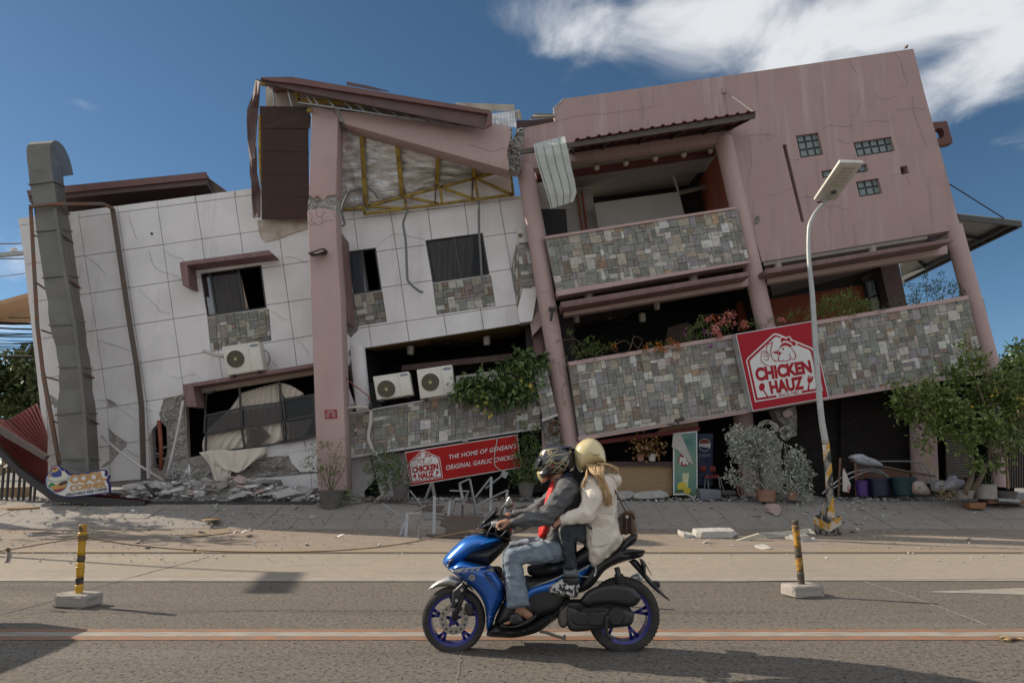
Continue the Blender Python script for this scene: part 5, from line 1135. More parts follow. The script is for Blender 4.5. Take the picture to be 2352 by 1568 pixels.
# ================================================================ air conditioners
def ac_unit(k, q, Y, dep, ctr, rad, lbl, badge=True):
    q = c(k, *q); t = thing('air_conditioner', lbl, 'air conditioner', P(*quad_at(q,.5,1),Y), 'white air conditioner outdoor units')
    bb = MB(); px_prism(bb, q, Y, dep); smooth_auto(bb.build('casing', M['acw'],t),bevel=.02)
    ce = P(*c(k, ctr),Y); r_ = rad * CR[k][0] / FPX * Y; ux = (P(*q[1],Y) - P(*q[0],Y)).normalized(); uz = (P(*q[0],Y) - P(*q[3],Y)).normalized()
    def ring(r0,r1,y0,y1,nm, m):
        V = []; F = []; n = 36
        for rr_, yy in ((r0,y0),(r1,y0),(r1,y1),(r0,y1)): V += [ce + (ux * math.cos(6.2832 * a / n) + uz * math.sin(6.2832 * a / n)) * rr_ + Vector((0,yy,0)) for a in range(n)]
        for s_ in range(4): F += [(s_ * n + a, s_ * n + (a + 1) % n,((s_ + 1) % 4) * n + (a + 1) % n,((s_ + 1) % 4) * n + a) for a in range(n)]
        return obj(nm, V, F, m, t)
    dk_ = MB(); dk_.prism([ce + (ux * math.cos(6.2832 * a / 36) + uz * math.sin(6.2832 * a / 36)) * r_ + Vector((0,-.004,0)) for a in range(36)],(0,.003,0)); dk_.build('fan_opening', M['acd'],t)
    ring(r_ * .99,r_ * 1.05,-.016,-.001, 'grille_rim', M['acw'])
    bb = MB()
    for rr_ in (.25,.42,.58,.72,.86):
        n = 36; pts = [ce + (ux * math.cos(6.2832 * a / n) + uz * math.sin(6.2832 * a / n)) * r_ * rr_ + Vector((0,-.014,0)) for a in range(n + 1)]; bb.tube(pts,.0035,4,False)
    for a in range(20):
        d = ux * math.cos(6.2832 * a / 20) + uz * math.sin(6.2832 * a / 20); bb.bar(ce + d * r_ * .14 + Vector((0,-.018,0)),ce + d * r_ + Vector((0,-.018,0)),.009,.006)
    bb.build('fan_grille', M['acg'],t)
    bb = MB(); bb.prism([ce + (ux * math.cos(6.2832 * a / 16) + uz * math.sin(6.2832 * a / 16)) * r_ * .15 + Vector((0,-.026,0)) for a in range(16)],(0,.012,0)); bb.build('fan_hub', mat('ac_hub',(.5,.42,.22),.5) if 'ac_hub' not in bpy.data.materials else bpy.data.materials['ac_hub'],t)
    bb = MB(); ribbon(bb,[quad_at(q,.69,.01),quad_at(q,.69,.99)],.5,Y - .002,.004); bb.build('panel_seam', M['acg'],t)
    bb = MB()
    for a, e in (((.05,.07),(.64,.07)),((.64,.07),(.64,.93)),((.64,.93),(.05,.93)),((.05,.93),(.05,.07))): ribbon(bb,[quad_at(q, *a),quad_at(q, *e)],.8,Y - .006,.008)
    bb.build('front_rib', M['acw'],t)
    if badge:
        bm_ = bpy.data.materials.get('badge_blue') or mat('badge_blue',(.012,.05,.16),.4)
        bd = bez2([quad_at(q, u, v) for u, v in ((.74,.13),(.74,.09),(.80,.07),(.90,.07),(.96,.09),(.96,.13),(.90,.155),(.80,.155))],24,True); flat('badge', bd, Y - .007,bm_, t)
        text('lettering', 'koppel',[quad_at(q, u, v) for u, v in ((.765,.075),(.935,.075),(.935,.145),(.765,.145))],Y - .011,M['signw'],t,.01)
    for u in (.15,.85):
        bb = MB(); p0 = P(*quad_at(q, u,1),Y); bb.box(p0 + Vector((0,dep / 2,-.03)),(.08,dep * 1.1,.05)); bb.build('foot', M['black'],t)
    return t
ac_unit('B',((1605,157),(1872,116),(1908,322),(1642,366)),18.25,.38,(1706,246),66, 'white air conditioner on the mauve hood under the upper left window')
ac_unit('D',((622,1295),(928,1250),(966,1450 + 0),(966,1450)) if 0 else ((622,1295),(928,1250),(966,1449),(656,1496)),17.75,.38,(739,1403),78, 'left of two white air conditioners side by side on the stone band')
ac_unit('D',((996,1237),(1298,1192),(1328,1440),(1028,1486)),17.75,.38,(1115,1344),78, 'right of two white air conditioners side by side, touching the green vine')
ac_unit('D',((1852,28),(1932,16),(1958,150),(1872,160)),18.72,.4,(1885,90),20, 'pale air conditioner half hidden behind the column by the small stone box', False)
for pts, m_, lbl in ((c('B',(1620,225),(1560,215),(1500,195),(1470,185)),M['cable'], 'white insulated pipe from the wall to the single air conditioner'),(c('B',(1895,175),(1935,195),(1952,240),(1945,280),(1915,290)),M['wire'], 'thin black cable looping beside the single air conditioner')):
    bb = MB(); bb.tube(bez([P(*p,18.6) for p in pts],18),.05 if m_ is M['cable'] else .012,8); bb.build('pipe', m_, None, smooth=True, label=lbl, cat='pipe')
hose = thing('hose', 'white ribbed hose dangling down the left stone band', 'hose', P(*c('E',(690,1050)),17.8))
bb = MB(); bb.tube(bez([P(*p,17.78) for p in c('E',(385,290),(440,275),(560,275),(605,300),(600,420),(585,520),(605,600),(645,670),(700,760),(745,890),(745,950),(710,1020),(660,1060))],60),.042,10); bb.build('tube', M['cable'],hose, smooth=True)
bb = MB(); bb.lathe(P(*c('E',(605,262)),17.7),[(.03,-.1),(.06,-.05),(.05,.06),(.02,.1)],10); bb.build('joint', M['wire'],hose)
bb = MB(); bb.tube(bez([P(*p,17.72) for p in c('E',(372,0),(450,75),(540,145),(585,180),(590,215))],20),.016,6); bb.build('red_wire', M['piper'],hose)
# ================================================================ exhaust duct
du = thing('exhaust_duct', 'tall dented grey exhaust duct with goose neck hood on the white wall', 'duct', P(*c('B',(560,1075)),18))
ST = [('A',205,330,376,318,456,336),('A',215,430,388,408,464,445),('A',243,580,415,570,484,592),('A',265,770,432,752,516,770),('A',315,1105,490,1085,563,1102),('A',360,1447,525,1440,612,1425),('B',430,302,582,300,660,312),('B',412,645,600,625,697,640),('B',440,965,620,965,716,972),('B',455,1075,632,1075,722,1085)]
YD0,YD1 = 17.55,18.45
rings = []
for k, lx, ly, mx_, my, rx, ry in ST:
    Lp, Mp_, Rp = cp(k, YD0,(lx, ly)),cp(k, YD0,(mx_, my)),cp(k, YD1,(rx, ry)); rings.append([Lp, Mp_, Rp, Lp + (Rp - Mp_)])
for i in range(len(rings) - 1):
    a, e = rings[i],rings[i + 1]; rows = []
    for j in range(5):
        t = j / 4; r_ = [a[k].lerp(e[k],t) for k in range(4)]
        if i in (4,5,6) and j == 2: r_ = [p + (sum(r_, Vector()) / 4 - p) * .07 for p in r_]
        row = []
        for k in range(4):
            p, n_ = r_[k],r_[(k + 1) % 4]
            for u in (0,.5):
                v = p.lerp(n_, u)
                if u == .5 and j in (1,2,3): v = v + (sum(r_, Vector()) / 4 - v).normalized() * .022
                row.append(v)
        rows.append(row + [row[0]])
    bb = MB(); bb.grid(rows); o = bb.build('duct_section', M['duct'],du)
for i in (1,3,4,5,6,7,8):
    r_ = rings[i]; ce = sum(r_, Vector()) / 4; bb = MB(); q = [p + (p - ce).normalized() * .03 for p in r_]
    for k in range(4): bb.bar(q[k],q[(k + 1) % 4],.03,.03)
    bb.build('flange', M['duct'],du)
prof = [(376,318),(366,240),(362,165),(375,128),(398,112),(425,122),(460,155),(492,215),(515,285),(532,362),(455,373),(456,330),(448,292),(443,330),(458,370),(460,440),(388,408)]
vec = cp('A', YD0,(205,330)) - cp('A', YD0,(376,318))
pr = [cp('A', lerp(YD0,YD1,max(0,min(1.9,(x - 376) / 84))),(x, y)) for x, y in bez2(prof[:10],28) + prof[10:13] + prof[15:]]
bb = MB(); bb.prism(pr, vec); bb.build('hood', M['duct'],du)
def pipe(k, pts, Y, r_, m, parent, name='strut', n=8):
    bb = MB(); bb.tube([cp(k, Y, p) if not isinstance(p, Vector) else p for p in pts],r_, n); return bb.build(name, m, parent)
def angle_bar(pts, w, m, parent, name='frame_bar'):
    for i in range(len(pts) - 1):
        bb = MB(); bb.bar(pts[i],pts[i + 1],w, w); bb.build(name, m, parent)
angle_bar([cp('A',17.4,p) for p in ((215,590),(400,572),(490,572))],.075,M['rust'],du); angle_bar([cp('A',17.6,(490,572)),cp('A',18.2,(745,570)),cp('A',18.75,(815,605))],.075,M['rust'],du)
angle_bar([cp('A',17.5,(222,590)),cp('A',17.7,(270,1447)),cp('B',17.8,(312,350)),cp('B',17.9,(432,1015))],.08,M['rust'],du)
angle_bar([cp('A',17.5,(398,580)),cp('A',17.5,(462,1000)),cp('B',17.5,(545,0)),cp('B',17.5,(610,560)),cp('B',17.5,(640,1065))],.085,M['duct'],du)
angle_bar([cp('A',18.8,(815,605)),cp('A',18.8,(940,1447)),cp('B',18.8,(990,300)),cp('B',18.75,(1025,600)),cp('B',18.6,(1042,1185))],.10,mat('downpipe',(.085,.078,.072),.6,(.15,.07,.04),6,.5,contrast=.15),du, 'down_pipe')
for k, a, e in (('A',(440,590),(505,648)),('A',(445,790),(530,855)),('A',(500,1120),(582,1180)),('B',(600,345),(682,382)),('B',(640,670),(712,715)),('A',(240,795),(268,808)),('A',(262,1140),(325,1185)),('B',(298,35),(375,62)),('B',(320,372),(425,400)),('B',(375,692),(425,708))):
    angle_bar([cp(k,17.5,a),cp(k,18.5 if a[0] > 400 else 18.2,e)],.035,M['rust'],du, 'brace')
# ================================================================ street lamp
lpm = thing('street_lamp', 'galvanised street lamp on a yellow and black hazard block in front of the stone balcony', 'street lamp', GP(1909,1228,.03)); YL = GP(1909,1228,.03).y
pole_px = [(1908,1192),(1904,1100),(1897,1022),(1885.5,947.6),(1873,797),(1866,680),(1860,621),(1857,573),(1858,525.6),(1863.8,505),(1875.6,484.6),(1896,464)]
pole = bez([P(x, y, YL) for x, y in pole_px],60); rads = [lerp(.074,.040,min(1,i / 42)) for i in range(61)]
k0 = next(i for i, p in enumerate(pole) if p.z > P(1897,1022,YL).z)
bb = MB(); bb.tube(pole[k0:],rads[k0:],16); bb.build('pole', M['pole'],lpm, smooth=True)
bb = MB(); bb.tube(pole[:k0 + 1],rads[:k0 + 1],16); bb.build('pole_foot', mat('worn_pole_paint',(.48,.26,.012),.55,(.40,.41,.41),4.0,1.0,.1,50,stretch=(1,1,.45),contrast=.05),lpm, smooth=True)
def ring_band(y0,y1,nm, m, slant):
    a, e = P(1908,y0,YL).z, P(1908,y1,YL).z; V = []; F = []; n = 20
    for s_ in (0,1):
        for j in range(n):
            an = 6.2832 * j / n; z = (a, e)[s_] + slant * math.cos(an + .8); t = max(0,min(1,(z - pole[0].z) / (pole[k0].z - pole[0].z))) * k0; i = min(int(t),59); ctr = pole[i].lerp(pole[i + 1],t - i); V.append(Vector((ctr.x, ctr.y, z)) + Vector((math.cos(an),math.sin(an),0)) * (lerp(rads[i],rads[i + 1],t - i) + .004))
    F = [(j,(j + 1) % n, n + (j + 1) % n, n + j) for j in range(n)]; obj(nm, V, F, m, lpm, True)
ring_band(1165,1105, 'painted_band', M['hazb'],.22); ring_band(1078,1050, 'painted_band', M['hazb'],.14)
ring_band(1190,1160, 'painted_band', M['hazy'],.02); ring_band(1104,1084, 'painted_band', M['hazy'],.18); ring_band(1048,1028, 'painted_band', M['hazy'],.12)
hd = [P(*p, y_) for p, y_ in zip(c('G',(600,1280),(770,1280),(990,984),(802,980)),(YL + .05,YL + .05,YL - 1.35,YL - 1.35))]
bb = MB(); bb.prism(hd,(0,.02,.07)); smooth_auto(bb.build('lamp_head', mat('lamp_casing',(.60,.60,.56),.5),lpm),bevel=.015)
hq = lambda u, v: (hd[3].lerp(hd[2],u)).lerp(hd[0].lerp(hd[1],u),v) - Vector((0,0,.004))
for k in range(6):
    v = .11 + k * .085; bb = MB(); bb.prism([hq(.22,v),hq(.80,v),hq(.80,v + .052),hq(.22,v + .052)],(0,0,.003)); bb.build('led_strip', mat('led',(.50,.47,.40),.3) if k == 0 else bpy.data.materials['led'],lpm)
bb = MB(); bb.tube([pole[-1],hq(.5,.93),hq(.62,.72)],.055,10); bb.build('socket', M['pole'],lpm); bb = MB(); bb.lathe(hq(.6,.74) - Vector((0,0,.05)),[(.05,0),(.06,.05)],12); bb.build('sensor', M['black'],lpm)
g0 = GP(1909,1228,.03); rot = Matrix.Rotation(R(24),3, 'Z'); S_, HB = .36,.37
bb = MB(); bb.box(g0 + Vector((0,.12,HB / 2)),(S_, S_, HB),rot); smooth_auto(bb.build('footing', M['hazb'],lpm),bevel=.012)
for ang in (0,1):
    rt = rot @ Matrix.Rotation(R(90) * ang,3, 'Z') if ang == 0 else rot @ Matrix.Rotation(R(-90),3, 'Z')
    f = lambda x, z: g0 + Vector((0,.12,0)) + rt @ Vector((x * S_ * .992,-S_ / 2 - .004,z * HB))
    pts = [f(-.5,.62),f(.5,.98),f(.5,.55),f(-.5,.18)] if ang == 0 else [f(-.5,.98),f(.5,.62),f(.5,.18),f(-.5,.55)]
    bb = MB(); bb.prism(pts, rt @ Vector((0,.002,0))); bb.build('chevron', M['hazy'],lpm)
bb = MB(); bb.box(g0 + Vector((0,.12,HB + .012)),(.2,.2,.022),rot); bb.build('base_plate', M['hazb'],lpm)
for sx, sy in ((-1,-1),(1,-1),(1,1),(-1,1)):
    bb = MB(); bb.tube([g0 + Vector((0,.12,HB + .02)) + rot @ Vector((sx * .08,sy * .08,0)),g0 + Vector((0,.12,HB + .08)) + rot @ Vector((sx * .08,sy * .08,0))],.014,6); bb.build('bolt', M['black'],lpm)
for a in range(4):
    d = rot @ Vector((math.cos(a * 1.571),math.sin(a * 1.571),0)); bb = MB(); b0 = g0 + Vector((0,.12,HB + .022)); bb.prism([b0 + d * .07,b0 + d * .1,b0 + d * .07 + Vector((0,0,.2))],d.cross(Vector((0,0,1))) * .012); bb.build('gusset', M['hazy'],lpm)
# a second lamp of the row stands past the left edge; its shadow lies on the lane
def copy_tree(o, parent=None, loc=None):
    n_ = o.copy(); COL.objects.link(n_); n_.parent = parent
    if loc is not None: n_.location = loc
    for ch in list(o.children): copy_tree(ch, n_)
    return n_
head_dx = (sum(hd, Vector()) / 4) - g0; hs = head_dx.z
tgt = GP(620,1335); kx, ky = SUN_TRAVEL.x / -SUN_TRAVEL.z, SUN_TRAVEL.y / -SUN_TRAVEL.z
l2 = copy_tree(lpm, None, Vector((tgt.x - kx * hs - head_dx.x, tgt.y - ky * hs - head_dx.y,.03)))
l2['label'] = 'street lamp past the left edge whose shadow falls across the lane'
for o in (lpm, l2): o['group'] = 'street lamps along the kerb'
# ================================================================ bamboo posts and rope
rb = random.Random(2)
def bamboo(bot, topp, Y, bands, nodes, lbl, blk, r_=.037,mts=None):
    a, e = P(*bot, Y),P(*topp, Y); t = thing('bamboo_post', lbl, 'post', Vector((a.x, Y,0)), 'bamboo barrier posts')
    def at(v): return e.lerp(a, v)
    for v0,v1,m in bands:
        bb = MB(); n = 6; bb.tube([at(lerp(v0,v1,i / n)) + Vector((rb.uniform(-.0015,.0015),0,0)) for i in range(n + 1)],[r_ * (1 + .05 * math.sin(v0 * 9 + i)) for i in range(n + 1)],14); bb.build('painted_section', m, t, smooth=True)
    for v in nodes:
        bb = MB(); bb.tube([at(v - .012),at(v),at(v + .012)],[r_ * 1.03,r_ * 1.22,r_ * 1.03],14); bb.build('node_ring', bands[0][2] if len(bands) < 3 else bands[1][2],t, smooth=True)
    rr_ = random.Random(int(bot[0])); bmb = bmesh.new(); bmesh.ops.create_cube(bmb, size=1); bmesh.ops.bevel(bmb, geom=list(bmb.edges),offset=.16,segments=2,affect='EDGES', profile=.6); bmesh.ops.subdivide_edges(bmb, edges=bmb.edges, cuts=1,use_grid_fill=True)
    rz = Matrix.Rotation(R(blk[3]),3, 'Z'); V = []
    for v in bmb.verts:
        p = Vector((v.co.x * blk[0],v.co.y * blk[1],(v.co.z + .5) * blk[2])); p += Vector((rr_.uniform(-1,1),rr_.uniform(-1,1),rr_.uniform(-1,1) if v.co.z > -.3 else 0)) * .006; V.append(Vector((a.x, Y,0)) + rz @ p)
    o = obj('concrete_block', V,[tuple(w.index for w in f_.verts) for f_ in bmb.faces],M['potc'],t); bmb.free(); return t, e, a
Y1 = GP(184,1391).y; Y2 = GP(1840,1368).y
b1,e1,a1 = bamboo((180.5,1372),(190.8,1203),Y1,[(0,.11,M['bamd']),(.11,.43,M['bam']),(.43,.515,M['bamb']),(.515,.725,M['bam']),(.725,.82,M['bamb']),(.82,1,M['bam'])],[.13,.59], 'bright yellow and black bamboo post tied with rope on a concrete block',(.39,.27,.13,-12),.037)
b2,e2,a2 = bamboo((1842,1350),(1826,1194),Y2,[(0,.07,M['bamb']),(.07,.41,M['bamd']),(.41,.55,M['bamb']),(.55,.76,M['bamd']),(.76,1,M['bamb'])],[.10,.16,.57], 'worn peeling yellow and black bamboo post on a concrete block near the lamp',(.39,.27,.13,14),.037)
b3,e3,a3 = bamboo((1262,1358),(1258,1200),7.65,[(0,.4,M['bamd']),(.4,.55,M['bamb']),(.55,1,M['bamd'])],[.2,.6], 'bamboo post hidden behind the scooter riders',(.39,.27,.13,5))
rope = thing('rope', 'thin brown rope strung between the bamboo posts', 'rope', Vector((a1.x, Y1,.6)))
def rope_run(pts, r_=.007):
    pp = bez(pts,120); bb = MB(); bb.tube(pp, r_,6); bb.build('strand', M['rope'],rope, smooth=True)
tie = P(189,1233,Y1)
rope_run([P(-60,1272,Y1 - .1),P(20,1262,Y1),P(100,1248,Y1),tie]); rope_run([tie + Vector((.04,-.02,0)),P(300,1250,Y1 + .02),P(450,1263,Y1 + .05),P(635,1267,7.45),P(800,1262,7.5),P(930,1247,7.55),P(1108,1216,7.6),P(1258,1212,7.63)])
for k in range(3):
    bb = MB(); bb.tube([tie + Vector((.047 * math.cos(a * .35),.047 * math.sin(a * .35),(k - 1) * .018)) for a in range(19)],.009,6); bb.build('tie', M['rope'],rope)
bb = MB(); bb.ball(P(447,1263,Y1 + .05),.018,8,6); bb.build('knot', M['rope'],rope)
cloth('rag',[c('N',(40,445),(75,450)),c('N',(45,490),(85,485)),c('N',(30,545),(70,540))],Y1,mat('rag_plastic',(.45,.42,.38),.6),rope,.01,2,nu=10,nv=8)
bb = MB(); bb.ball(P(18,1261,Y1),.022,8,6); bb.build('knot', M['rope'],rope)
# ================================================================ scooter and riders
YS_ = 5.75
def inflate(mb, outline, Yc, w, edge, res=None, w0=.0,sm=True, back=True):
    """pillow an outline into a rounded solid: half width w at distance edge from the border"""
    if sm: outline = bez2(outline, max(24,len(outline) * 4),True)
    xs = [p[0] for p in outline]; ys = [p[1] for p in outline]; res = res or max(1.0,max(max(xs) - min(xs),max(ys) - min(ys)) / 34)
    bd = jag(outline,0,res, random); n = len(bd)
    def dist(x, y):
        best = 1e9
        for i in range(n):
            (x1,y1),(x2,y2) = bd[i],bd[(i + 1) % n]; dx, dy = x2 - x1,y2 - y1; l2 = dx * dx + dy * dy
            t = 0 if l2 == 0 else max(0,min(1,((x - x1) * dx + (y - y1) * dy) / l2)); d = (x - x1 - t * dx) ** 2 + (y - y1 - t * dy) ** 2
            if d < best: best = d
        return math.sqrt(best)
    def inside(x, y):
        r_ = False
        for i in range(n):
            (x1,y1),(x2,y2) = bd[i],bd[(i + 1) % n]
            if (y1 > y) != (y2 > y) and x < (x2 - x1) * (y - y1) / (y2 - y1) + x1: r_ = not r_
        return r_
    V2 = [Vector(p) for p in bd]; D_ = [0.0] * n
    y = min(ys) + res * .5; row = 0
    while y < max(ys):
        x = min(xs) + (res * .5 if row % 2 else 0)
        while x < max(xs):
            if inside(x, y):
                d = dist(x, y)
                if d > res * .45: V2.append(Vector((x, y))); D_.append(d)
            x += res
        y += res * .87; row += 1
    v, e, f, ov, *_ = delaunay_2d_cdt(V2,[(i,(i + 1) % n) for i in range(n)],[],1,1e-5)
    dd = [max([D_[k] for k in o_] or [0]) for o_ in ov]
    f = [t for t in f if inside(sum(v[i].x for i in t) / len(t),sum(v[i].y for i in t) / len(t))]
    g_ = lambda d: w0 + (w - w0) * math.sqrt(max(0,1 - (1 - min(1,d / edge)) ** 2))
    Fv = [P(q.x, q.y, Yc) + Vector((0,-g_(d),0)) * 1 for q, d in zip(v, dd)]
    # keep the outline where it is seen: points nearer to the viewer are put on their own sight line
    Fv = [P(q.x, q.y, Yc - g_(d)) for q, d in zip(v, dd)]; k = len(v)
    Bv = [P(q.x, q.y, Yc) + Vector((0,g_(d),0)) for q, d in zip(v, dd)]
    mb.add(Fv + Bv,[tuple(t) for t in f] + [tuple(k + i for i in reversed(t)) for t in f])
    if w0 > 0:
        seen = {}
        for t in f:
            for i in range(len(t)): ed = (t[i],t[(i + 1) % len(t)]); seen[ed] = 1
        mb.add(Fv + Bv,[(a, b_, k + b_, k + a) for a, b_ in seen if (b_, a) not in seen])
    else:
        pass
    return mb
def puff(name, k, pts, Yc, w, edge, m, parent, w0=.006,sm=True, res=None, **kw):
    mb = MB(); inflate(mb, c(k, *pts),Yc, w, edge, res, w0,sm); o = mb.build(name, m, parent, smooth=True, **kw); o.data.set_sharp_from_angle(angle=R(48)); return o
def fuse(name, mb, voxel, m, parent, it=5,wrinkle=0,wsc=(10,10,10),seed=0):
    me = bpy.data.meshes.new('tmp'); me.from_pydata([tuple(v) for v in mb.V],[],mb.F); bm = bmesh.new(); bm.from_mesh(me); bmesh.ops.remove_doubles(bm, verts=bm.verts, dist=1e-5); bmesh.ops.recalc_face_normals(bm, faces=bm.faces); bm.to_mesh(me); bm.free()
    ob = bpy.data.objects.new('tmp', me); COL.objects.link(ob); r_ = ob.modifiers.new('r', 'REMESH'); r_.mode = 'VOXEL'; r_.voxel_size = voxel; s_ = ob.modifiers.new('s', 'SMOOTH'); s_.iterations = it; s_.factor = .5
    dg = bpy.context.evaluated_depsgraph_get(); m2 = bpy.data.meshes.new_from_object(ob.evaluated_get(dg)); V = [v.co.copy() for v in m2.vertices]; N_ = [v.normal.copy() for v in m2.vertices]; F = [tuple(p.vertices) for p in m2.polygons]
    bpy.data.objects.remove(ob); bpy.data.meshes.remove(me); bpy.data.meshes.remove(m2)
    if wrinkle:
        for i, v in enumerate(V):
            p = Vector((v.x * wsc[0],v.y * wsc[1],v.z * wsc[2])) + Vector((seed,0,0)); a = 1 - abs(noise.noise(p)) * 2.2; b_ = noise.noise(p * 2.3)
            V[i] = v + N_[i] * wrinkle * (a + .5 * b_ - .4)
    return obj(name, V, F, m, parent, True)
def paint(name, col, rough=.25,coat=.8,metal=.3): return mat(name, col, rough, tuple(x * .8 for x in col),6,.3,coat=coat, metal=metal)
blue = paint('scooter_blue',(.012,.15,.56)); blued = paint('scooter_blue_deep',(.010,.105,.44)); blk = mat('scooter_black',(.018,.018,.019),.42,(.028,.027,.027),14,.6); blkg = paint('scooter_gloss_black',(.012,.012,.013),.18,.5,0)
gry = mat('scooter_grey',(.22,.215,.21),.4,(.17,.165,.16),7,.5,metal=.2); slv = mat('scooter_silver',(.50,.49,.47),.35,None,8,.4,metal=.6); tyre = mat('tyre',(.025,.023,.022),.85,(.06,.052,.045),9,.7,.4,60); rimb = paint('rim_blue',(.012,.018,.19),.3,.5,.3)
sc = thing('scooter', 'blue and black motor scooter with blue rims carrying two riders along the road', 'scooter', Vector((P(1236,1490,YS_).x, YS_,0)))
def disc_part(name, ctr, Y, prof, m, parent, n=48,smooth=True):
    """prof: (radius in drawing px, y offset in m) around the axle"""
    ce = P(*ctr, Y); V = []; s_ = ce.y / FPX * 1.0 * (1 / 1.0)
    ppm = (P(ctr[0] + 10,ctr[1],Y) - ce).length / 10
    for r_, yo in prof: V += [ce + Vector((math.cos(6.2832 * j / n) * r_ * ppm, yo, math.sin(6.2832 * j / n) * r_ * ppm)) for j in range(n)]
    k = len(prof); F = [(i * n + j, i * n + (j + 1) % n,((i + 1) % k) * n + (j + 1) % n,((i + 1) % k) * n + j) for i in range(k) for j in range(n)]
    o = obj(name, V, F, m, parent, smooth); o.data.set_sharp_from_angle(angle=R(40)); return o
def wheel(ctr, r_, wd, rimr, lbl, disc=None, rot=0):
    w = disc_part('wheel', ctr, YS_,[(rimr * .90,-wd * .42),(rimr * 1.02,-wd * .45),(rimr * 1.02,wd * .45),(rimr * .90,wd * .42)],rimb, sc)
    if lbl: w['label'] = lbl
    pf = [(rimr * 1.0,-wd * .44),(rimr * 1.06,-wd * .50),(lerp(rimr, r_,.5),-wd * .56),(lerp(rimr, r_,.8),-wd * .5),(r_ * .975,-wd * .33),(r_,-wd * .15),(r_, wd * .15),(r_ * .975,wd * .33),(lerp(rimr, r_,.8),wd * .5),(lerp(rimr, r_,.5),wd * .56),(rimr * 1.0,wd * .44)]
    disc_part('tyre', ctr, YS_, pf, tyre, w,64)
    ce = P(*ctr, YS_); ppm = (P(ctr[0] + 10,ctr[1],YS_) - ce).length / 10
    bb = MB()
    for a in range(56):                       # tread grooves as raised blocks along the crown edge
        an = 6.2832 * a / 56; d = Vector((math.cos(an),0,math.sin(an))); t_ = Vector((-math.sin(an),0,math.cos(an)))
        for sgn in (-1,1):
            p = ce + d * (r_ * ppm * .985 - .004) + Vector((0,sgn * wd * .27,0)); bb.box(p,(.016,wd * .2,.010),Matrix((t_ + Vector((0,.4 * sgn,0)),Vector((0,1,0)),d)).transposed())
    bb.build('tread', tyre, w, kind='stuff')
    disc_part('hub', ctr, YS_,[(0.5,-wd * .5),(9,-wd * .5),(10,-.02),(10,wd * .5),(0.5,wd * .5)],rimb, w,24)
    for a in range(5):
        an = rot + 6.2832 * a / 5; d = Vector((math.cos(an),0,math.sin(an))); bb = MB(); bb.tube([ce + d * 8 * ppm, ce + d * rimr * .55 * ppm],[.014,.011],8)
        for s_ in (-.14,.14):
            d2 = Vector((math.cos(an + s_),0,math.sin(an + s_))); bb.tube([ce + d * rimr * .50 * ppm, ce + d2 * rimr * .95 * ppm],[.011,.014],8)
        bb.build('spoke', rimb, w, smooth=True)
    if disc:
        dm = mat('brake_disc',(.36,.33,.29),.4,(.25,.22,.2),20,.6,metal=.7); dp = disc_part('brake_disc', ctr, YS_ - .065,[(18,0),(33.5,0),(33.5,.005),(18,.005)],dm, w,48)
        for a in range(14):
            an = 6.2832 * a / 14; cc2 = P(*ctr, YS_ - .067) + Vector((math.cos(an),0,math.sin(an))) * 27 * ppm; bb = MB(); bb.prism([cc2 + Vector((math.cos(q * .785) * .009,0,math.sin(q * .785) * .009)) for q in range(8)],(0,.002,0)); bb.build('disc_hole', blk, dp)
    return w
FW, RW_ = c('M',(370,728)),c('M',(1885,684))
wheel(FW,72.5,.105,56, 'front wheel with slotted brake disc', True,.35); wheel(RW_,83,.13,61, 'rear wheel partly hidden by the drive case', False,.15)
# ---- fork, fender, front cowl
bb = MB()
for s_ in (-.085,.085): bb.tube([P(*c('M',(480,420)),YS_ + s_),P(*c('M',(372,735)),YS_ + s_)],.021,12)
bb.build('fork', blk, sc, smooth=True)
puff('fork_cover', 'R',[(700,1145),(740,1175),(748,1290),(660,1440),(590,1560),(540,1560),(520,1490),(540,1300),(590,1245)],YS_ - .095,.025,6,blk, sc)
for p in ((688,1270),(603,1445)):
    bb = MB(); bb.lathe(P(*c('R', p),YS_ - .123),[(.012,-.004),(.012,.004)],12,Matrix.Rotation(R(90),3, 'X')); bb.build('bolt', slv, sc)
puff('front_fender', 'R',[(118,1278),(200,1185),(300,1112),(420,1052),(510,1028),(640,1075),(705,1125),(660,1190),(610,1240),(520,1222),(420,1212),(300,1222),(180,1262)],YS_,.072,14,slv, sc)
puff('front_fender', 'R',[(760,1170),(820,1200),(885,1285),(850,1270),(790,1215)],YS_,.06,8,gry, sc)
puff('brake_caliper', 'M',[(470,590),(520,580),(550,640),(530,690),(490,690),(465,640)],YS_ - .08,.025,5,blk, sc)
puff('leg_shield', 'M',[(312,278),(360,232),(425,195),(560,215),(700,262),(760,330),(822,410),(832,500),(795,600),(745,690),(712,790),(668,835),(660,700),(640,590),(590,500),(530,440),(440,375)],YS_,.205,26,blued, sc,.05)
puff('nose_cowl', 'R',[(372,815),(400,735),(470,650),(560,560),(700,435),(800,385),(900,362),(1050,372),(1270,400),(1345,460),(1200,560),(960,660),(760,780),(560,870),(450,905),(395,860)],YS_,.17,30,blue, sc,.03)
puff('headlight', 'R',[(412,790),(470,722),(590,662),(760,590),(905,528),(880,560),(790,645),(640,770),(480,893),(440,870)],YS_ - .015,.163,20,mat('headlamp_lens',(.05,.05,.05),.08,(.16,.15,.14),18,.8,spec=.9),sc,.02)
puff('trim_blade', 'R',[(580,672),(760,600),(905,530),(740,640),(600,690)],YS_ - .03,.152,14,slv, sc,.02,res=1.2)
puff('side_cowl', 'R',[(690,772),(810,645),(960,610),(1180,540),(1345,462),(1475,495),(1400,600),(1290,720),(1180,830),(1110,862),(880,800)],YS_ - .01,.185,26,blk, sc,.03)
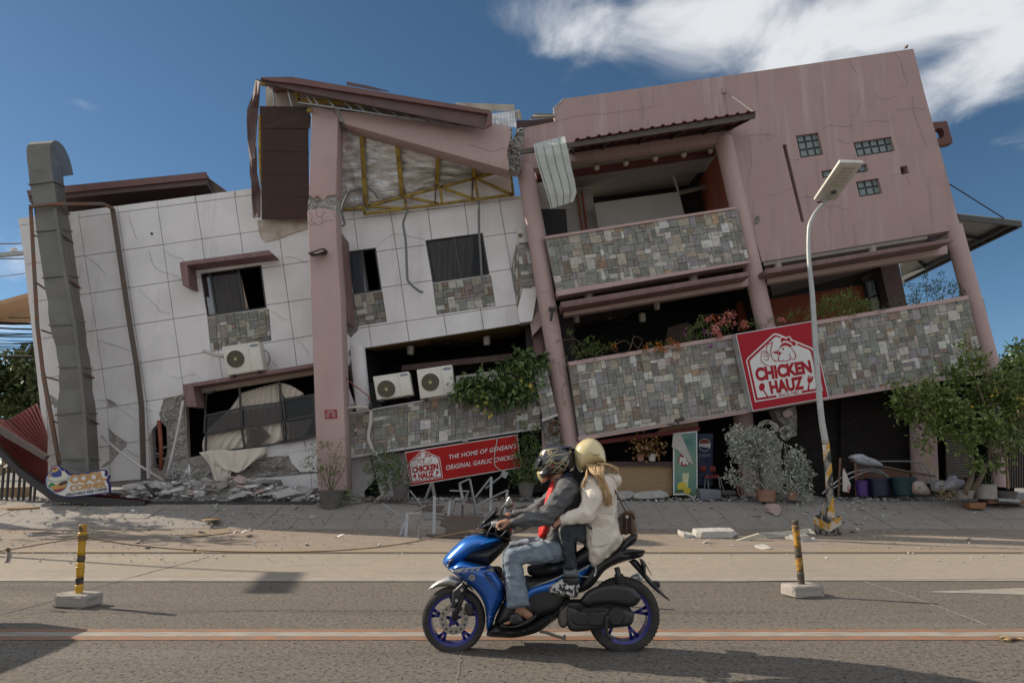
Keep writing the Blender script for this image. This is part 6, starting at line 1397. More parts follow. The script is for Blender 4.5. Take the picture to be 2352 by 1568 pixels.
puff('side_cowl', 'R',[(810,636),(945,482),(1100,425),(1270,402),(1342,458),(1150,545),(960,606)],YS_ - .02,.182,24,blue, sc,.03)
puff('shield_wing', 'R',[(448,932),(640,776),(850,806),(1090,862),(1178,886),(1020,940),(1000,990),(820,1010),(600,990)],YS_ - .02,.205,22,blue, sc,.04)
def on_near(name, k, pts, dy, m, sm=False): return flat(name, bez2(c(k, *pts),40,True) if sm else c(k, *pts),YS_ - .235 - dy, m, sc,.004)
on_near('decal', 'R',[(515,947),(690,915),(900,898),(1100,884),(985,910),(955,965),(900,972),(640,985),(585,968)],0,slv)
text('lettering', '155', c('R',(690,925),(980,912),(945,975),(660,985)),YS_ - .243,blued, sc,.03,.3)
text('lettering', 'LIQUID COOLED', c('R',(690,992),(950,972),(945,980),(686,1000)),YS_ - .243,slv, sc,.02,.2)
ec = c('R',(861,1065)); bb = MB()
for r0,r1 in ((5.6,7.0),):
    A_ = [P(ec[0] + r0 * math.cos(a * .2618),ec[1] + r0 * math.sin(a * .2618),YS_ - .243) for a in range(25)]; B_ = [P(ec[0] + r1 * math.cos(a * .2618),ec[1] + r1 * math.sin(a * .2618),YS_ - .243) for a in range(25)]; bb.grid([A_, B_],(0,.003,0))
for a in range(3):
    an = a * 2.0944 + .52
    ribbon(bb,[(ec[0] - 5.4 * math.cos(an),ec[1] - 5.4 * math.sin(an)),(ec[0] + 5.4 * math.cos(an),ec[1] + 5.4 * math.sin(an))],1.0,YS_ - .243,.003)
bb.build('round_emblem', slv, sc)
bb = MB(); bb.prism([P(ec[0] + 5.6 * math.cos(a * .2618),ec[1] + 5.6 * math.sin(a * .2618),YS_ - .240) for a in range(24)],(0,.03,0)); bb.build('emblem_disc', blk, sc)
puff('vent_panel', 'R',[(1030,972),(1100,938),(1195,905),(1270,1000),(1385,1180),(1330,1335),(1250,1275),(1140,1130)],YS_ - .04,.185,12,blued, sc,.1)
on_near('vent_slot', 'R',[(1040,990),(1085,1010),(1180,1150),(1265,1275),(1240,1262),(1130,1120)],-.008,blk)
on_near('vent_trim', 'R',[(1035,972),(1100,940),(1190,912),(1225,985),(1150,955),(1095,962)],-.006,gry)
# ---- handlebar, screen, mirror
puff('handlebar_cover', 'R',[(935,240),(1060,150),(1180,70),(1340,25),(1490,90),(1545,280),(1480,410),(1330,360),(1180,300),(1030,262)],YS_,.13,20,blkg, sc,.02)
puff('cowl_neck', 'R',[(960,335),(1050,290),(1200,300),(1480,400),(1480,480),(1340,450),(1170,385),(980,355)],YS_,.14,14,blk, sc,.03)
puff('windscreen', 'L',[(655,882),(700,815),(760,755),(815,698),(838,730),(800,790),(740,840),(690,872)],YS_,.11,16,mat('smoke_screen',(.03,.03,.032),.06,None,3,.2,spec=.8),sc,.03)
bb = MB(); bb.tube([P(*c('L',(845,845)),YS_),P(*c('L',(880,862)),YS_ - .16),P(*c('L',(928,866)),YS_ - .37)],.011,10); bb.tube([P(*c('L',(845,845)),YS_),P(*c('L',(905,800)),YS_ + .34)],.011,10); bb.build('handlebar', blk, sc, smooth=True)
for s_, p in ((-1,(928,866)),(1,(910,800))):
    bb = MB(); a = P(*c('L', p),YS_ + s_ * .38); bb.tube([a, a - Vector((.01,s_ * .14,0))],[.019,.019],12); bb.build('grip', blk, sc, smooth=True)
bb = MB(); bb.tube(bez([P(*c('L', q),YS_ - .3 - d) for q, d in (((790,835),0),(820,858), ) ] if 0 else [P(*c('L',(800,835)),YS_ - .24),P(*c('L',(830,870)),YS_ - .30),P(*c('L',(848,892)),YS_ - .38)],10),.009,8); bb.build('brake_lever', slv, sc, smooth=True)
puff('lever_clamp', 'L',[(780,825),(830,815),(850,845),(820,870),(785,860)],YS_ - .26,.03,6,slv, sc)
mi = MB(); mi.tube(bez([P(*c('L', q),YS_ - .26) for q in ((868,800),(866,750),(880,705),(908,668))],14),.008,8); mio = mi.build('mirror', blk, sc, smooth=True)
puff('mirror_shell', 'L',[(905,640),(932,604),(962,635),(974,685),(930,714),(888,690)],YS_ - .26,.04,8,mat('mirror_shell',(.16,.15,.13),.2,(.30,.29,.26),9,.7,metal=.8),mio)
for pts in (((845,800),(800,850),(760,900),(740,960)),((930,850),(900,910),(860,950)),((830,860),(820,920),(850,970))):
    bb = MB(); bb.tube(bez([P(*c('L', q),YS_ - .17) for q in pts],12),.005,6); bb.build('cable', blk, sc, smooth=True)
for k, pts, Y in (('R',((1345,462),(1150,545),(960,606),(810,640)),YS_ - .2),('R',((640,778),(850,808),(1090,864),(1178,888)),YS_ - .215),('M',((700,262),(770,345),(822,420),(830,500)),YS_ - .19),('M',((1050,425),(1250,350),(1400,300),(1580,235)),YS_ - .176),('M',((1490,590),(1700,560),(1900,560),(2020,540)),YS_ - .178)):
    bb = MB(); ribbon(bb, bez2(c(k, *pts),20),.55,Y,.003); bb.build('panel_gap', blkg, sc)
# ---- body, seat, tail
puff('footboard', 'M',[(665,850),(740,775),(850,800),(960,790),(1130,715),(1270,650),(1345,560),(1410,500),(1400,600),(1330,690),(1230,770),(1120,845),(930,892),(780,892),(672,880)],YS_,.19,18,blk, sc,.05)
puff('inner_body', 'M',[(700,260),(800,275),(830,420),(1010,345),(1080,350),(1400,330),(1500,420),(1400,540),(1320,660),(1080,730),(900,780),(740,780),(780,640),(830,500)],YS_,.15,20,blk, sc,.05)
puff('side_panel', 'M',[(790,690),(820,575),(860,530),(1040,425),(1200,370),(1350,322),(1590,232),(1600,262),(1500,395),(1560,350),(1590,365),(1510,410),(1420,520),(1290,520),(1180,516),(1090,545),(1040,605),(930,625),(840,640)],YS_,.172,20,blue, sc,.06)
on_near2 = lambda nm, k, pts, Y, m: flat(nm, c(k, *pts),Y, m, sc,.003)
on_near2('side_stripe', 'M',[(1040,452),(1250,372),(1350,328),(1350,336),(1250,382)],YS_ - .176,slv); on_near2('side_stripe', 'M',[(1470,300),(1580,240),(1590,252),(1480,315)],YS_ - .174,gry); on_near2('side_stripe', 'M',[(1480,335),(1590,345),(1560,352),(1500,345)],YS_ - .18,gry)
puff('seat', 'M',[(1028,300),(1034,258),(1100,240),(1260,216),(1380,190),(1500,110),(1600,45),(1760,0),(1900,20),(1900,70),(1700,160),(1560,240),(1400,310),(1200,348),(1060,338)],YS_,.15,18,mat('seat_vinyl',(.016,.016,.017),.5,None,14,.5,.15,60),sc,.03)
puff('tail_cowl', 'M',[(1440,500),(1500,400),(1600,250),(1720,170),(1850,90),(1985,5),(2012,0),(2000,40),(1900,118),(2060,112),(2078,128),(2050,172),(1920,205),(1740,280),(1620,425),(1530,482)],YS_,.14,16,blk, sc,.03)
puff('tail_cover', 'W',[(1470,420),(1560,310),(1690,205),(1762,212),(1700,300),(1570,425),(1460,480)],YS_,.105,10,mat('tail_grey',(.10,.10,.10),.35),sc,.03); puff('tail_light', 'W',[(1752,218),(1768,228),(1740,275),(1705,300),(1720,262)],YS_,.08,4,mat('tail_red',(.40,.02,.015),.15),sc,.03)
puff('grab_rail', 'W',[(1400,505),(1600,430),(1760,438),(1855,446),(1860,478),(1700,490),(1500,530)],YS_ - .10,.03,5,blk, sc,.01); puff('grab_rail', 'W',[(1640,490),(1800,480),(1812,520),(1770,550),(1660,560)],YS_,.12,8,blk, sc,.03)
puff('rear_mudguard', 'W',[(1618,612),(1730,582),(1820,690),(1910,830),(2050,985),(2140,1090),(2245,1198),(2180,1170),(2050,1075),(1930,960),(1800,810),(1700,700)],YS_,.06,8,blk, sc,.012); puff('plate_holder', 'W',[(1780,575),(1840,590),(1900,680),(1972,818),(1945,790),(1880,690),(1890,830),(1860,820)],YS_,.09,4,blkg, sc,.02)
puff('reflector', 'W',[(1990,905),(2080,915),(2095,985),(2070,1000)],YS_,.05,5,blk, sc,.02)
puff('muffler', 'M',[(1925,380),(1960,335),(2030,310),(2065,350),(2060,430),(2030,470),(1960,420)],YS_ + .16,.055,12,slv, sc,.02)
bb = MB(); bb.tube([P(*c('M',(1830,265)),YS_ - .10),P(*c('M',(1868,420)),YS_ - .10)],.022,12)
so = bb.build('shock_absorber', blk, sc, smooth=True); pts = []
for i in range(120):
    t = i / 119; p = P(*mixp(c('M',(1848,330)),c('M',(1874,440)),t),YS_ - .10); pts.append(p + Vector((math.cos(t * 50) * .033,math.sin(t * 50) * .033,0)))
bb = MB(); bb.tube(pts,.006,5); bb.build('spring', blk, so, smooth=True)
puff('air_box', 'M',[(1490,570),(1560,485),(1640,440),(1730,414),(1830,410),(1950,432),(2020,490),(2046,545),(1990,610),(1900,612),(1800,595),(1640,605),(1560,620)],YS_ - .12,.055,11,blk, sc,.01)
puff('drive_case', 'M',[(1362,690),(1395,605),(1520,645),(1740,622),(1830,612),(1970,660),(1982,720),(1945,785),(1780,805),(1650,822),(1440,838),(1385,785)],YS_ - .12,.055,9,mat('case_black',(.03,.029,.028),.5,(.045,.043,.04),10,.5),sc,.01)
puff('drive_case', 'M',[(1410,720),(1440,670),(1600,662),(1730,660),(1735,740),(1700,790),(1560,790),(1450,780)],YS_ - .165,.018,4,blk, sc,.004)
disc_part('case_cover', c('M',(1818,695)),YS_ - .16,[(.5,-.035),(17,-.035),(20.5,-.02),(20.5,.03),(.5,.03)],blk, sc,32)
for p in ((1582,676),(1582,752)):
    bb = MB(); bb.lathe(P(*c('M', p),YS_ - .186),[(.014,-.002),(.014,.004)],12,Matrix.Rotation(R(90),3, 'X')); bb.build('case_hole', blkg, sc)
bb = MB()
for k in range(3): bb.tube([P(*c('M',(1520,640 + k * 12)),YS_ - .18),P(*c('M',(1740,625 + k * 12)),YS_ - .18)],.004,6)
bb.build('case_ribs', blk, sc)
bb = MB(); bb.tube(bez([P(*c('M', q),YS_ - .22) for q in ((1745,700),(1740,760),(1735,830),(1755,880),(1790,905))],12),.014,8); bb.build('kick_starter', blk, sc, smooth=True)
bb = MB(); bb.tube([P(*c('M', q),YS_ - .14) for q in ((1140,835),(1210,850),(1290,880),(1370,900),(1360,870))],.012,8); bb.build('stand', mat('stand_metal',(.09,.085,.08),.5,(.16,.12,.09),12,.6),sc)
puff('engine_block', 'M',[(1310,650),(1390,600),(1420,700),(1370,800),(1320,790),(1300,720)],YS_ - .1,.06,8,mat('engine_dirty',(.12,.105,.09),.6,(.06,.05,.045),24,.8,.4,50),sc,.02)
puff('engine_block', 'M',[(1340,560),(1800,560),(1960,640),(1900,760),(1420,800)],YS_,.10,10,blk, sc,.05)

# ================================================================ riders
skin = mat('skin',(.33,.17,.105),.5,(.28,.13,.08),20,.5,.1,60)
def Lp(x, y, Y, k='L'): return P(*c(k,(x, y)),Y)
def capsule(mb, a, b_, ra, rb_, n=12):
    """tapered limb segment with round ends"""
    mb.ball(a, ra, n,8); mb.ball(b_, rb_, n,8); mb.tube([a, b_],[ra, rb_],n)
def hand(mb, wrist, knuck, grip, side, fw=.0085):
    """palm plus four bent fingers round a bar along Y, thumb from the side of the palm"""
    d = (knuck - wrist); capsule(mb, wrist, wrist.lerp(knuck,.45),.026,.030); 
    for i in range(4):
        y = (i - 1.5) * .021 * side; k0 = knuck + Vector((0,y,-.002 * i)); capsule(mb, wrist.lerp(knuck,.3) + Vector((0,y * .7,0)),k0,.016,.0115)
        ln = (.98,1.06,1.0,.82)[i]; p1 = k0 + Vector((-.030,0,-.012)) * ln; p2 = p1 + Vector((-.004,0,-.030)) * ln; p3 = p2 + Vector((.020,0,-.012)) * ln
        capsule(mb, k0,p1,.0108,fw + .001,8); capsule(mb, p1,p2,fw + .0008,fw,8); capsule(mb, p2,p3,fw, fw * .85,8)
    t0 = wrist.lerp(knuck,.35) + Vector((0,-side * -.030,-.010)); t1 = t0 + Vector((-.028,.010 * side,-.026)); t2 = t1 + Vector((-.024,-.004 * side,-.010)); capsule(mb, t0,t1,.013,.0105,8); capsule(mb, t1,t2,.0105,.009,8)
# ---- driver
dr = thing('person', 'driver in grey jacket, blue jeans and dark flame helmet holding the handlebar', 'person', Vector((P(1250,1490,YS_).x, YS_,.45)))
mb = MB()
headc = P(*c('Q',(930,520)),YS_); mb.ball(headc,(.088,.075,.108),16,12,Matrix.Rotation(R(-18),3, 'Y')); mb.ball(headc + Vector((-.09,0,-.03)),(.02,.014,.02),8,6); mb.ball(headc + Vector((-.06,0,-.085)),(.035,.035,.03),10,8)
neck0,neck1 = P(*c('Q',(925,690)),YS_),P(*c('Q',(960,860)),YS_); capsule(mb, neck0,neck1,.056,.062)
chest, waist, hip = Lp(1420,590,YS_),Lp(1350,820,YS_),Lp(1300,1050,YS_)
for dy in (-.08,.08): capsule(mb, chest + Vector((0,dy,0)),waist + Vector((0,dy * .8,0)),.095,.085); capsule(mb, waist + Vector((0,dy * .8,0)),hip + Vector((0,dy,0)),.085,.075)
capsule(mb, neck1,chest,.06,.09)
sh_n, el_n, wr_n = Lp(1425,565,5.55),Lp(1255,780,5.47),Lp(935,838,5.40); sh_f, el_f, wr_f = Lp(1390,560,5.95),Lp(1180,730,6.03),Lp(945,775,6.08)
for a, e, w_ in ((sh_n, el_n, wr_n),(sh_f, el_f, wr_f)): capsule(mb, a, e,.05,.042); capsule(mb, e, w_,.042,.028)
hand(mb, wr_n, Lp(868,822,5.40),Lp(900,862,5.40),-1); hand(mb, wr_f, Lp(900,770,6.08),Lp(900,800,6.08),1)
for Yk, kn, an, toe in ((5.55,(960,1120),(965,640),(830,755)),(5.97,(960,1100),(960,640),(840,750))):
    kp = Lp(*kn, Yk); ap = P(*c('M', an),Yk); tp = P(*c('M', toe),Yk); capsule(mb, hip + Vector((0,(Yk - YS_) * .55,0)),kp,.068,.052); capsule(mb, kp, ap,.05,.036); heel = P(*c('M',(1045,700)),Yk); capsule(mb, ap, heel,.036,.032); capsule(mb, ap, P(*c('M',(920,735)),Yk),.033,.028)
    for i in range(5): capsule(mb, P(*c('M',(915,745)),Yk + (i - 2) * .014),P(*c('M',(822 + abs(i - 1) * 9,768)),Yk + (i - 2) * .0165),.016,.0095 + (.004 if i == 4 else 0),8)
fuse('body', mb,.0065,skin, dr,3)
denim = mat('denim_light',(.20,.245,.295),.85,(.13,.165,.21),9,.8,.2,120,contrast=.3)
mb = MB()
inflate(mb, c('R',(1395,650),(1480,590),(1700,540),(1950,470),(2050,478),(2150,590),(2195,700),(2185,785),(2050,828),(1850,850),(1695,848),(1715,1000),(1770,1300),(1812,1500),(1790,1540),(1600,1566),(1452,1556),(1432,1350),(1400,1000),(1378,800)),5.54,.088,13,1.6,.012)
inflate(mb, c('R',(1360,640),(1470,500),(1650,452),(1850,415),(2050,395),(2080,520),(1750,600),(1500,640),(1420,700),(1410,1000),(1400,1400),(1350,1400),(1350,900)),5.97,.08,12,1.8,.012)
capsule(mb, hip + Vector((0,-.1,.0)),hip + Vector((0,.1,.0)),.105,.105)
fuse('jeans', mb,.0075,denim, dr,3,.009,(10,10,18),3)
bb = MB(); bb.tube(bez([P(*c('R', q),5.448) for q in ((2020,545),(1850,590),(1650,650),(1520,690),(1480,740))],20),.0022,5); bb.build('jean_seam', mat('seam_thread',(.08,.10,.14),.8),dr)
shirt = mat('red_shirt',(.62,.012,.008),.6,(.45,.01,.008),10,.6,.2,40)
mb = MB(); inflate(mb, c('L',(1290,490),(1330,470),(1345,540),(1320,640),(1300,780),(1290,900),(1240,965),(1188,955),(1190,880),(1230,700),(1250,610)),YS_,.12,16,2,.02); fuse('shirt', mb,.008,shirt, dr,4,.004,(14,14,14))
jackm = mat('grey_jacket',(.085,.087,.092),.75,(.062,.063,.067),8,.6,.2,60)
mb = MB(); inflate(mb, c('L',(1340,455),(1430,438),(1495,470),(1535,570),(1540,680),(1475,740),(1420,800),(1395,900),(1385,1000),(1365,1080),(1320,1165),(1300,1150),(1270,1060),(1235,990),(1260,900),(1275,800),(1275,700),(1290,600),(1310,520)),YS_,.185,28,2.2,.05)
capsule(mb, sh_n + Vector((0,.05,0)),sh_n,.10,.088); capsule(mb, sh_n, sh_n.lerp(el_n,.5),.086,.082); capsule(mb, sh_n.lerp(el_n,.5),el_n,.082,.072); capsule(mb, el_n, el_n.lerp(wr_n,.5),.070,.058); capsule(mb, el_n.lerp(wr_n,.5),Lp(985,835,5.40),.058,.046)
capsule(mb, sh_f, el_f,.085,.068); capsule(mb, el_f, Lp(990,768,6.07),.062,.044)
fuse('jacket', mb,.0085,jackm, dr,3,.015,(9,9,15),7)
bb = MB(); bb.tube([Lp(990,836,5.40),Lp(942,838,5.40)],[.044,.036],14); bb.build('cuff', mat('jacket_cuff',(.03,.03,.032),.9),dr, smooth=True); bb = MB(); bb.tube([Lp(985,770,6.07),Lp(948,776,6.08)],[.042,.034],14); bb.build('cuff', bpy.data.materials['jacket_cuff'],dr, smooth=True)
puff('collar', 'Q',[(1000,760),(1090,700),(1180,720),(1190,770),(1100,790),(1000,800)],YS_,.09,8,mat('navy_collar',(.015,.025,.06),.8),dr,.02)
for Yk in (5.54,5.97):
    mb = MB(); inflate(mb, c('M',(788,775),(860,792),(960,770),(1060,712),(1108,688),(1114,705),(1070,745),(980,790),(890,806),(800,798)),Yk,.048,4,1.2,.04); mb.build('sandal', blk, dr, smooth=False)
    mb = MB(); inflate(mb, c('M',(868,700),(925,668),(960,690),(995,742),(960,772),(880,770)),Yk,.052,10,1.4,.03); mb.build('sandal_strap', blk, dr, smooth=True)
# full-face helmet with flame graphics
hm = puff('helmet', 'Q',[(604,700),(650,640),(622,600),(640,420),(700,300),(800,228),(900,212),(1020,235),(1120,280),(1190,350),(1220,450),(1226,560),(1205,650),(1100,692),(960,735),(830,790),(740,852),(700,872),(660,830),(620,770)],YS_,.135,36,mat('helmet_black',(.022,.022,.024),.22,(.035,.035,.037),9,.5,coat=.7),dr,.012)
puff('visor', 'Q',[(553,632),(585,520),(625,440),(690,425),(750,455),(757,510),(710,570),(650,622)],YS_ - .005,.132,34,mat('visor_smoke',(.02,.02,.021),.05,None,2,.1,spec=.9),hm,.02)
puff('chin_bar', 'Q',[(604,700),(655,645),(690,700),(720,740),(800,730),(830,760),(760,830),(700,866),(660,825),(625,770)],YS_ - .008,.128,34,mat('helmet_gold',(.44,.35,.16),.3,(.36,.27,.11),8,.5,coat=.6),hm,.015)
puff('spoiler', 'Q',[(900,360),(1000,290),(1110,265),(1180,272),(1200,300),(1100,300),(980,350),(900,410)],YS_ - .02,.118,14,mat('spoiler_navy',(.012,.018,.07),.25,coat=.5),hm,.02)
# flame strokes laid on the shell
from mathutils.bvhtree import BVHTree
def on_shell(o, strokes, k, w, m, name, lift):
    bv = BVHTree.FromPolygons([v.co + wloc(o) for v in o.data.vertices],[tuple(p.vertices) for p in o.data.polygons]); ey = Vector((0,0,CAM_H)); bb = MB()
    for pts in strokes:
        q = bez2(c(k, *pts),16); A_, B_ = ribbon_pts(q, w, taper=True); rows = []
        for r_ in (A_, B_):
            row = []
            for x, y in r_:
                d = ray(x, y).normalized(); h_, *_ = bv.ray_cast(ey, d); row.append((h_ - d * lift) if h_ else None)
            rows.append(row)
        ok = [i for i in range(len(q)) if rows[0][i] and rows[1][i]]
        if len(ok) > 2: bb.grid([[rows[0][i] for i in ok],[rows[1][i] for i in ok]])
    return bb.build(name, m, o)
FL = [[(650,400),(690,360),(760,330),(840,312),(960,300)],[(800,375),(835,345),(852,372),(830,395),(795,380),(792,345),(835,315)],[(662,425),(682,380),(712,386),(700,420)],[(770,445),(830,402),(900,370),(960,330)],[(740,555),(800,500),(850,430),(950,402),(1040,398),(1110,370)],[(885,445),(868,500),(920,548),(990,530),(1040,470),(1075,415)],[(770,560),(830,480),(850,520),(800,570)],[(815,605),(900,602),(975,590),(1030,545),(1100,590),(1130,500)],[(830,705),(875,690),(920,640),(990,618),(1060,640),(1115,560)],[(960,665),(1005,652),(1020,630),(990,640)],[(690,690),(725,640),(770,590),(850,565)],[(1010,560),(1060,500),(1100,440),(1110,410)],[(900,690),(960,690),(1040,670),(1090,640)]]
on_shell(hm, FL, 'Q',4.6,mat('flame_blue',(.012,.03,.13),.25,coat=.6), 'flame_edge',.003); on_shell(hm, FL, 'Q',2.7,mat('flame_gold',(.46,.37,.17),.3,coat=.6), 'flame',.0045); on_shell(hm,[[(845,640),(865,600),(880,545)]], 'Q',3.4,M['redp'], 'flame_tip',.005)
# ---- passenger
pa = thing('person', 'passenger in cream coat and cream helmet with long blonde hair behind the driver', 'person', Vector((P(1400,1490,YS_).x, YS_,.55)))
mb = MB()
hc2 = P(*c('Q',(1480,440)),YS_); mb.ball(hc2,(.085,.073,.105),16,12); mb.ball(hc2 + Vector((-.09,0,-.02)),(.018,.013,.018),8,6); mb.ball(hc2 + Vector((-.05,0,-.09)),(.035,.035,.03),10,8)
n0,n1 = P(*c('Q',(1500,640)),YS_),P(*c('Q',(1560,840)),YS_); capsule(mb, n0,n1,.05,.055)
ch2,wa2,hi2 = Lp(1670,580,YS_),Lp(1700,780,YS_),Lp(1700,935,YS_)
for dy in (-.07,.07): capsule(mb, ch2 + Vector((0,dy,0)),wa2 + Vector((0,dy * .8,0)),.085,.075); capsule(mb, wa2 + Vector((0,dy * .8,0)),hi2 + Vector((0,dy,0)),.075,.095)
capsule(mb, n1,ch2,.055,.085)
s1n, e1n, w1n = Lp(1650,530,5.57),Lp(1590,765,5.47),Lp(1385,805,5.47); s1f, e1f, w1f = Lp(1640,530,5.93),Lp(1590,740,6.0),Lp(1400,780,5.98)
for a, e, w_ in ((s1n, e1n, w1n),(s1f, e1f, w1f)): capsule(mb, a, e,.045,.038); capsule(mb, e, w_,.038,.026)
hand(mb, w1n, Lp(1345,815,5.47),None,-1,.0078); hand(mb, w1f, Lp(1360,790,5.98),None,1,.0078)
for Yk in (5.61,5.92):
    kp = P(*c('W',(690,160)),Yk); ap = P(*c('W',(760,860)),Yk); capsule(mb, hi2 + Vector((0,(Yk - YS_) * .6,0)),kp,.05,.045); capsule(mb, kp, ap,.042,.033); capsule(mb, ap, P(*c('W',(500,1030)),Yk),.035,.028); capsule(mb, ap, P(*c('W',(810,1060)),Yk),.033,.033)
fuse('body', mb,.0065,skin, pa,3)
dden = mat('denim_dark',(.020,.026,.034),.85,(.06,.072,.085),10,.8,.2,120,contrast=.25)
mb = MB(); inflate(mb, c('W',(556,150),(590,70),(650,32),(800,25),(960,20),(970,330),(830,310),(832,550),(845,735),(650,740),(650,600),(600,380),(562,240)),5.61,.075,12,1.5,.012); capsule(mb, P(*c('W',(930,170)),5.62),P(*c('W',(930,170)),5.92),.055,.055); inflate(mb, c('W',(640,150),(680,70),(960,20),(970,300),(850,320),(850,735),(680,735),(660,400)),5.92,.07,12,1.8,.012)
fuse('jeans', mb,.007,dden, pa,4,.005,(10,10,14),2)
puff('knee_rip', 'W',[(562,130),(600,70),(650,40),(640,140),(650,300),(690,570),(640,450),(590,300),(566,210)],5.605,.078,12,mat('ripped_denim',(.36,.31,.26),.9,(.10,.11,.12),30,.9,.3,100,contrast=.15),pa,.01)
for Yk in (5.59,5.93):
    puff('cuff', 'W',[(652,725),(750,742),(842,720),(862,835),(760,852),(648,832)],Yk,.078,10,mat('denim_cuff',(.15,.155,.155),.9,(.11,.115,.12),14,.6) if 'denim_cuff' not in bpy.data.materials else bpy.data.materials['denim_cuff'],pa,.02)
    puff('sock', 'W',[(630,840),(870,840),(885,960),(740,975),(640,900)],Yk,.05,9,blk, pa,.01)
    shm_ = bpy.data.materials.get('sneaker_print') or mat('sneaker_print',(.018,.018,.018),.6,(.50,.48,.45),34,1.0,.1,60,contrast=.04,detail=2)
    puff('sneaker', 'W',[(432,985),(500,950),(590,885),(640,880),(740,962),(882,945),(872,1060),(845,1148),(700,1142),(560,1105),(438,1080)],Yk,.052,9,shm_, pa,.02)
coat = mat('cream_coat',(.66,.59,.51),.8,(.58,.515,.44),6,.6,.2,60)
mb = MB(); inflate(mb, c('L',(1575,450),(1620,425),(1700,425),(1790,420),(1840,500),(1848,620),(1852,720),(1875,840),(1906,960),(1890,1020),(1790,1125),(1710,1185),(1655,1215),(1610,1150),(1585,1030),(1572,900),(1570,820),(1545,720),(1540,620),(1552,520)),YS_,.23,26,2.2,.05)
mb.ball(Lp(1830,465,YS_),(.055,.12,.06),14,10)
capsule(mb, s1n + Vector((0,.05,0)),s1n,.085,.078); capsule(mb, s1n, Lp(1640,640,5.50),.08,.082); capsule(mb, Lp(1640,640,5.50),e1n,.08,.066); capsule(mb, e1n, e1n.lerp(w1n,.55),.064,.052); capsule(mb, e1n.lerp(w1n,.55),w1n,.052,.040)
capsule(mb, s1f, e1f,.08,.062); capsule(mb, e1f, w1f,.058,.04)
fuse('coat', mb,.0085,coat, pa,3,.013,(11,11,9),5)
puff('hood', 'Q',[(1740,690),(1850,690),(1960,730),(1982,790),(1950,880),(1890,925),(1850,850),(1780,770)],YS_,.125,12,coat, pa,.03)
for q in ([(1640,870),(1720,880),(1730,930),(1640,920)],[(1640,900),(1790,920),(1790,1010),(1650,1035)]):
    puff('pocket', 'L', q, YS_ - .215,.02,4,coat, pa,.012)
bb = MB(); bb.tube(bez([Lp(x, y, YS_ - .225) for x, y in ((1575,790),(1640,762),(1720,750),(1800,745),(1850,740))],20),.006,6); bb.build('drawcord', coat, pa, smooth=True)
bb = MB(); bb.tube(bez([Lp(x, y,5.6) for x, y in ((1672,1205),(1676,1250),(1668,1280))],8),.004,5); bb.tube([Lp(1668,1265,5.6),Lp(1662,1290,5.6)],.006,5); bb.build('cord_end', M['signw'],pa)
puff('phone', 'L',[(1584,838),(1602,830),(1645,880),(1625,892)],YS_ - .235,.01,3,blkg, pa,.006,sm=False)
h2m = mat('helmet_cream',(.62,.51,.28),.2,(.56,.46,.24),6,.4,coat=.8)
h2_ = puff('helmet', 'Q',[(1222,350),(1280,232),(1380,156),(1480,130),(1580,152),(1670,232),(1727,345),(1746,450),(1742,530),(1650,540),(1500,590),(1400,640),(1335,680),(1290,620),(1240,500)],YS_,.135,36,h2m, pa,.012)
puff('visor', 'Q',[(1222,358),(1300,378),(1372,405),(1420,480),(1420,600),(1340,690),(1290,640),(1245,540)],YS_ - .006,.128,36,mat('visor_tinted',(.42,.34,.17),.1,(.36,.29,.14),5,.4,coat=.6),h2_,.015)
text('lettering', 'HNJ', c('Q',(1530,405),(1665,383),(1660,410),(1525,428)),YS_ - .140,blkg, h2_,.03,.5)
hair = mat('blonde_hair',(.60,.42,.23),.5,(.36,.225,.11),3.5,.9,stretch=(26,8,2),contrast=.25)
rh = random.Random(6); bb = MB()
for i in range(330):
    t = rh.random(); yb = YS_ - .13 * rh.random() ** .5 * (1 if rh.random() < .8 else -1); x0 = lerp(1430,1720,rh.random())
    if i % 5 == 0: pts = [(lerp(1600,1740,rh.random()),545),(1800 + rh.uniform(-20,60),580),(1890 + rh.uniform(-30,60),650 + rh.uniform(-40,40)),(1890 + rh.uniform(-60,70),720 + rh.uniform(-60,40))]
    elif i % 9 == 1: pts = [(1440,600),(1430 + rh.uniform(-15,15),740),(1390 + rh.uniform(-25,25),860),(1345 + rh.uniform(-12,20),950)]
    else:
        e = rh.uniform(-1,1); pts = [(x0,560 + rh.uniform(0,30)),(lerp(x0,1640,.5) + rh.uniform(-40,40),700),(1690 + e * 60,850),(1745 + e * 70,1020),(1790 + e * 65 + rh.uniform(-20,20),1150 + rh.uniform(-80,110))]
    kp = [P(*c('Q', p),(yb if j < 1 else YS_ - .222 - .045 * rh.random()) if i % 5 else yb) for j, p in enumerate(pts)]; bb.tube(bez(kp,14),[lerp(.0052,.0014,j / 14) for j in range(15)],4,False)
bb.build('hair', hair, pa, smooth=True)
# ---- handbag carried on the shoulder
bag = thing('handbag', 'brown leather handbag hanging behind the passenger over the scooter tail', 'handbag', Lp(1945,930,5.68))
leath = mat('bag_leather',(.15,.075,.033),.45,(.07,.035,.018),7,.8,.15,50)
puff('body', 'L',[(1862,790),(1900,752),(1960,732),(2005,745),(2012,800),(2026,895),(1995,920),(1900,932),(1880,920)],5.68,.06,10,leath, bag,.03)
for x0,x1 in ((1900,1890),(1938,1935),(1975,1985)): puff('pleat', 'L',[(x0 - 14,775),(x0 + 14,772),(x1 + 17,915),(x1 - 15,925)],5.64,.05,5,mat('bag_dark',(.05,.028,.018),.5) if 'bag_dark' not in bpy.data.materials else bpy.data.materials['bag_dark'],bag,.02)
puff('flap', 'L',[(1895,755),(1960,728),(2010,740),(2014,800),(1990,790),(1960,760),(1900,775)],5.67,.072,8,leath, bag,.03)
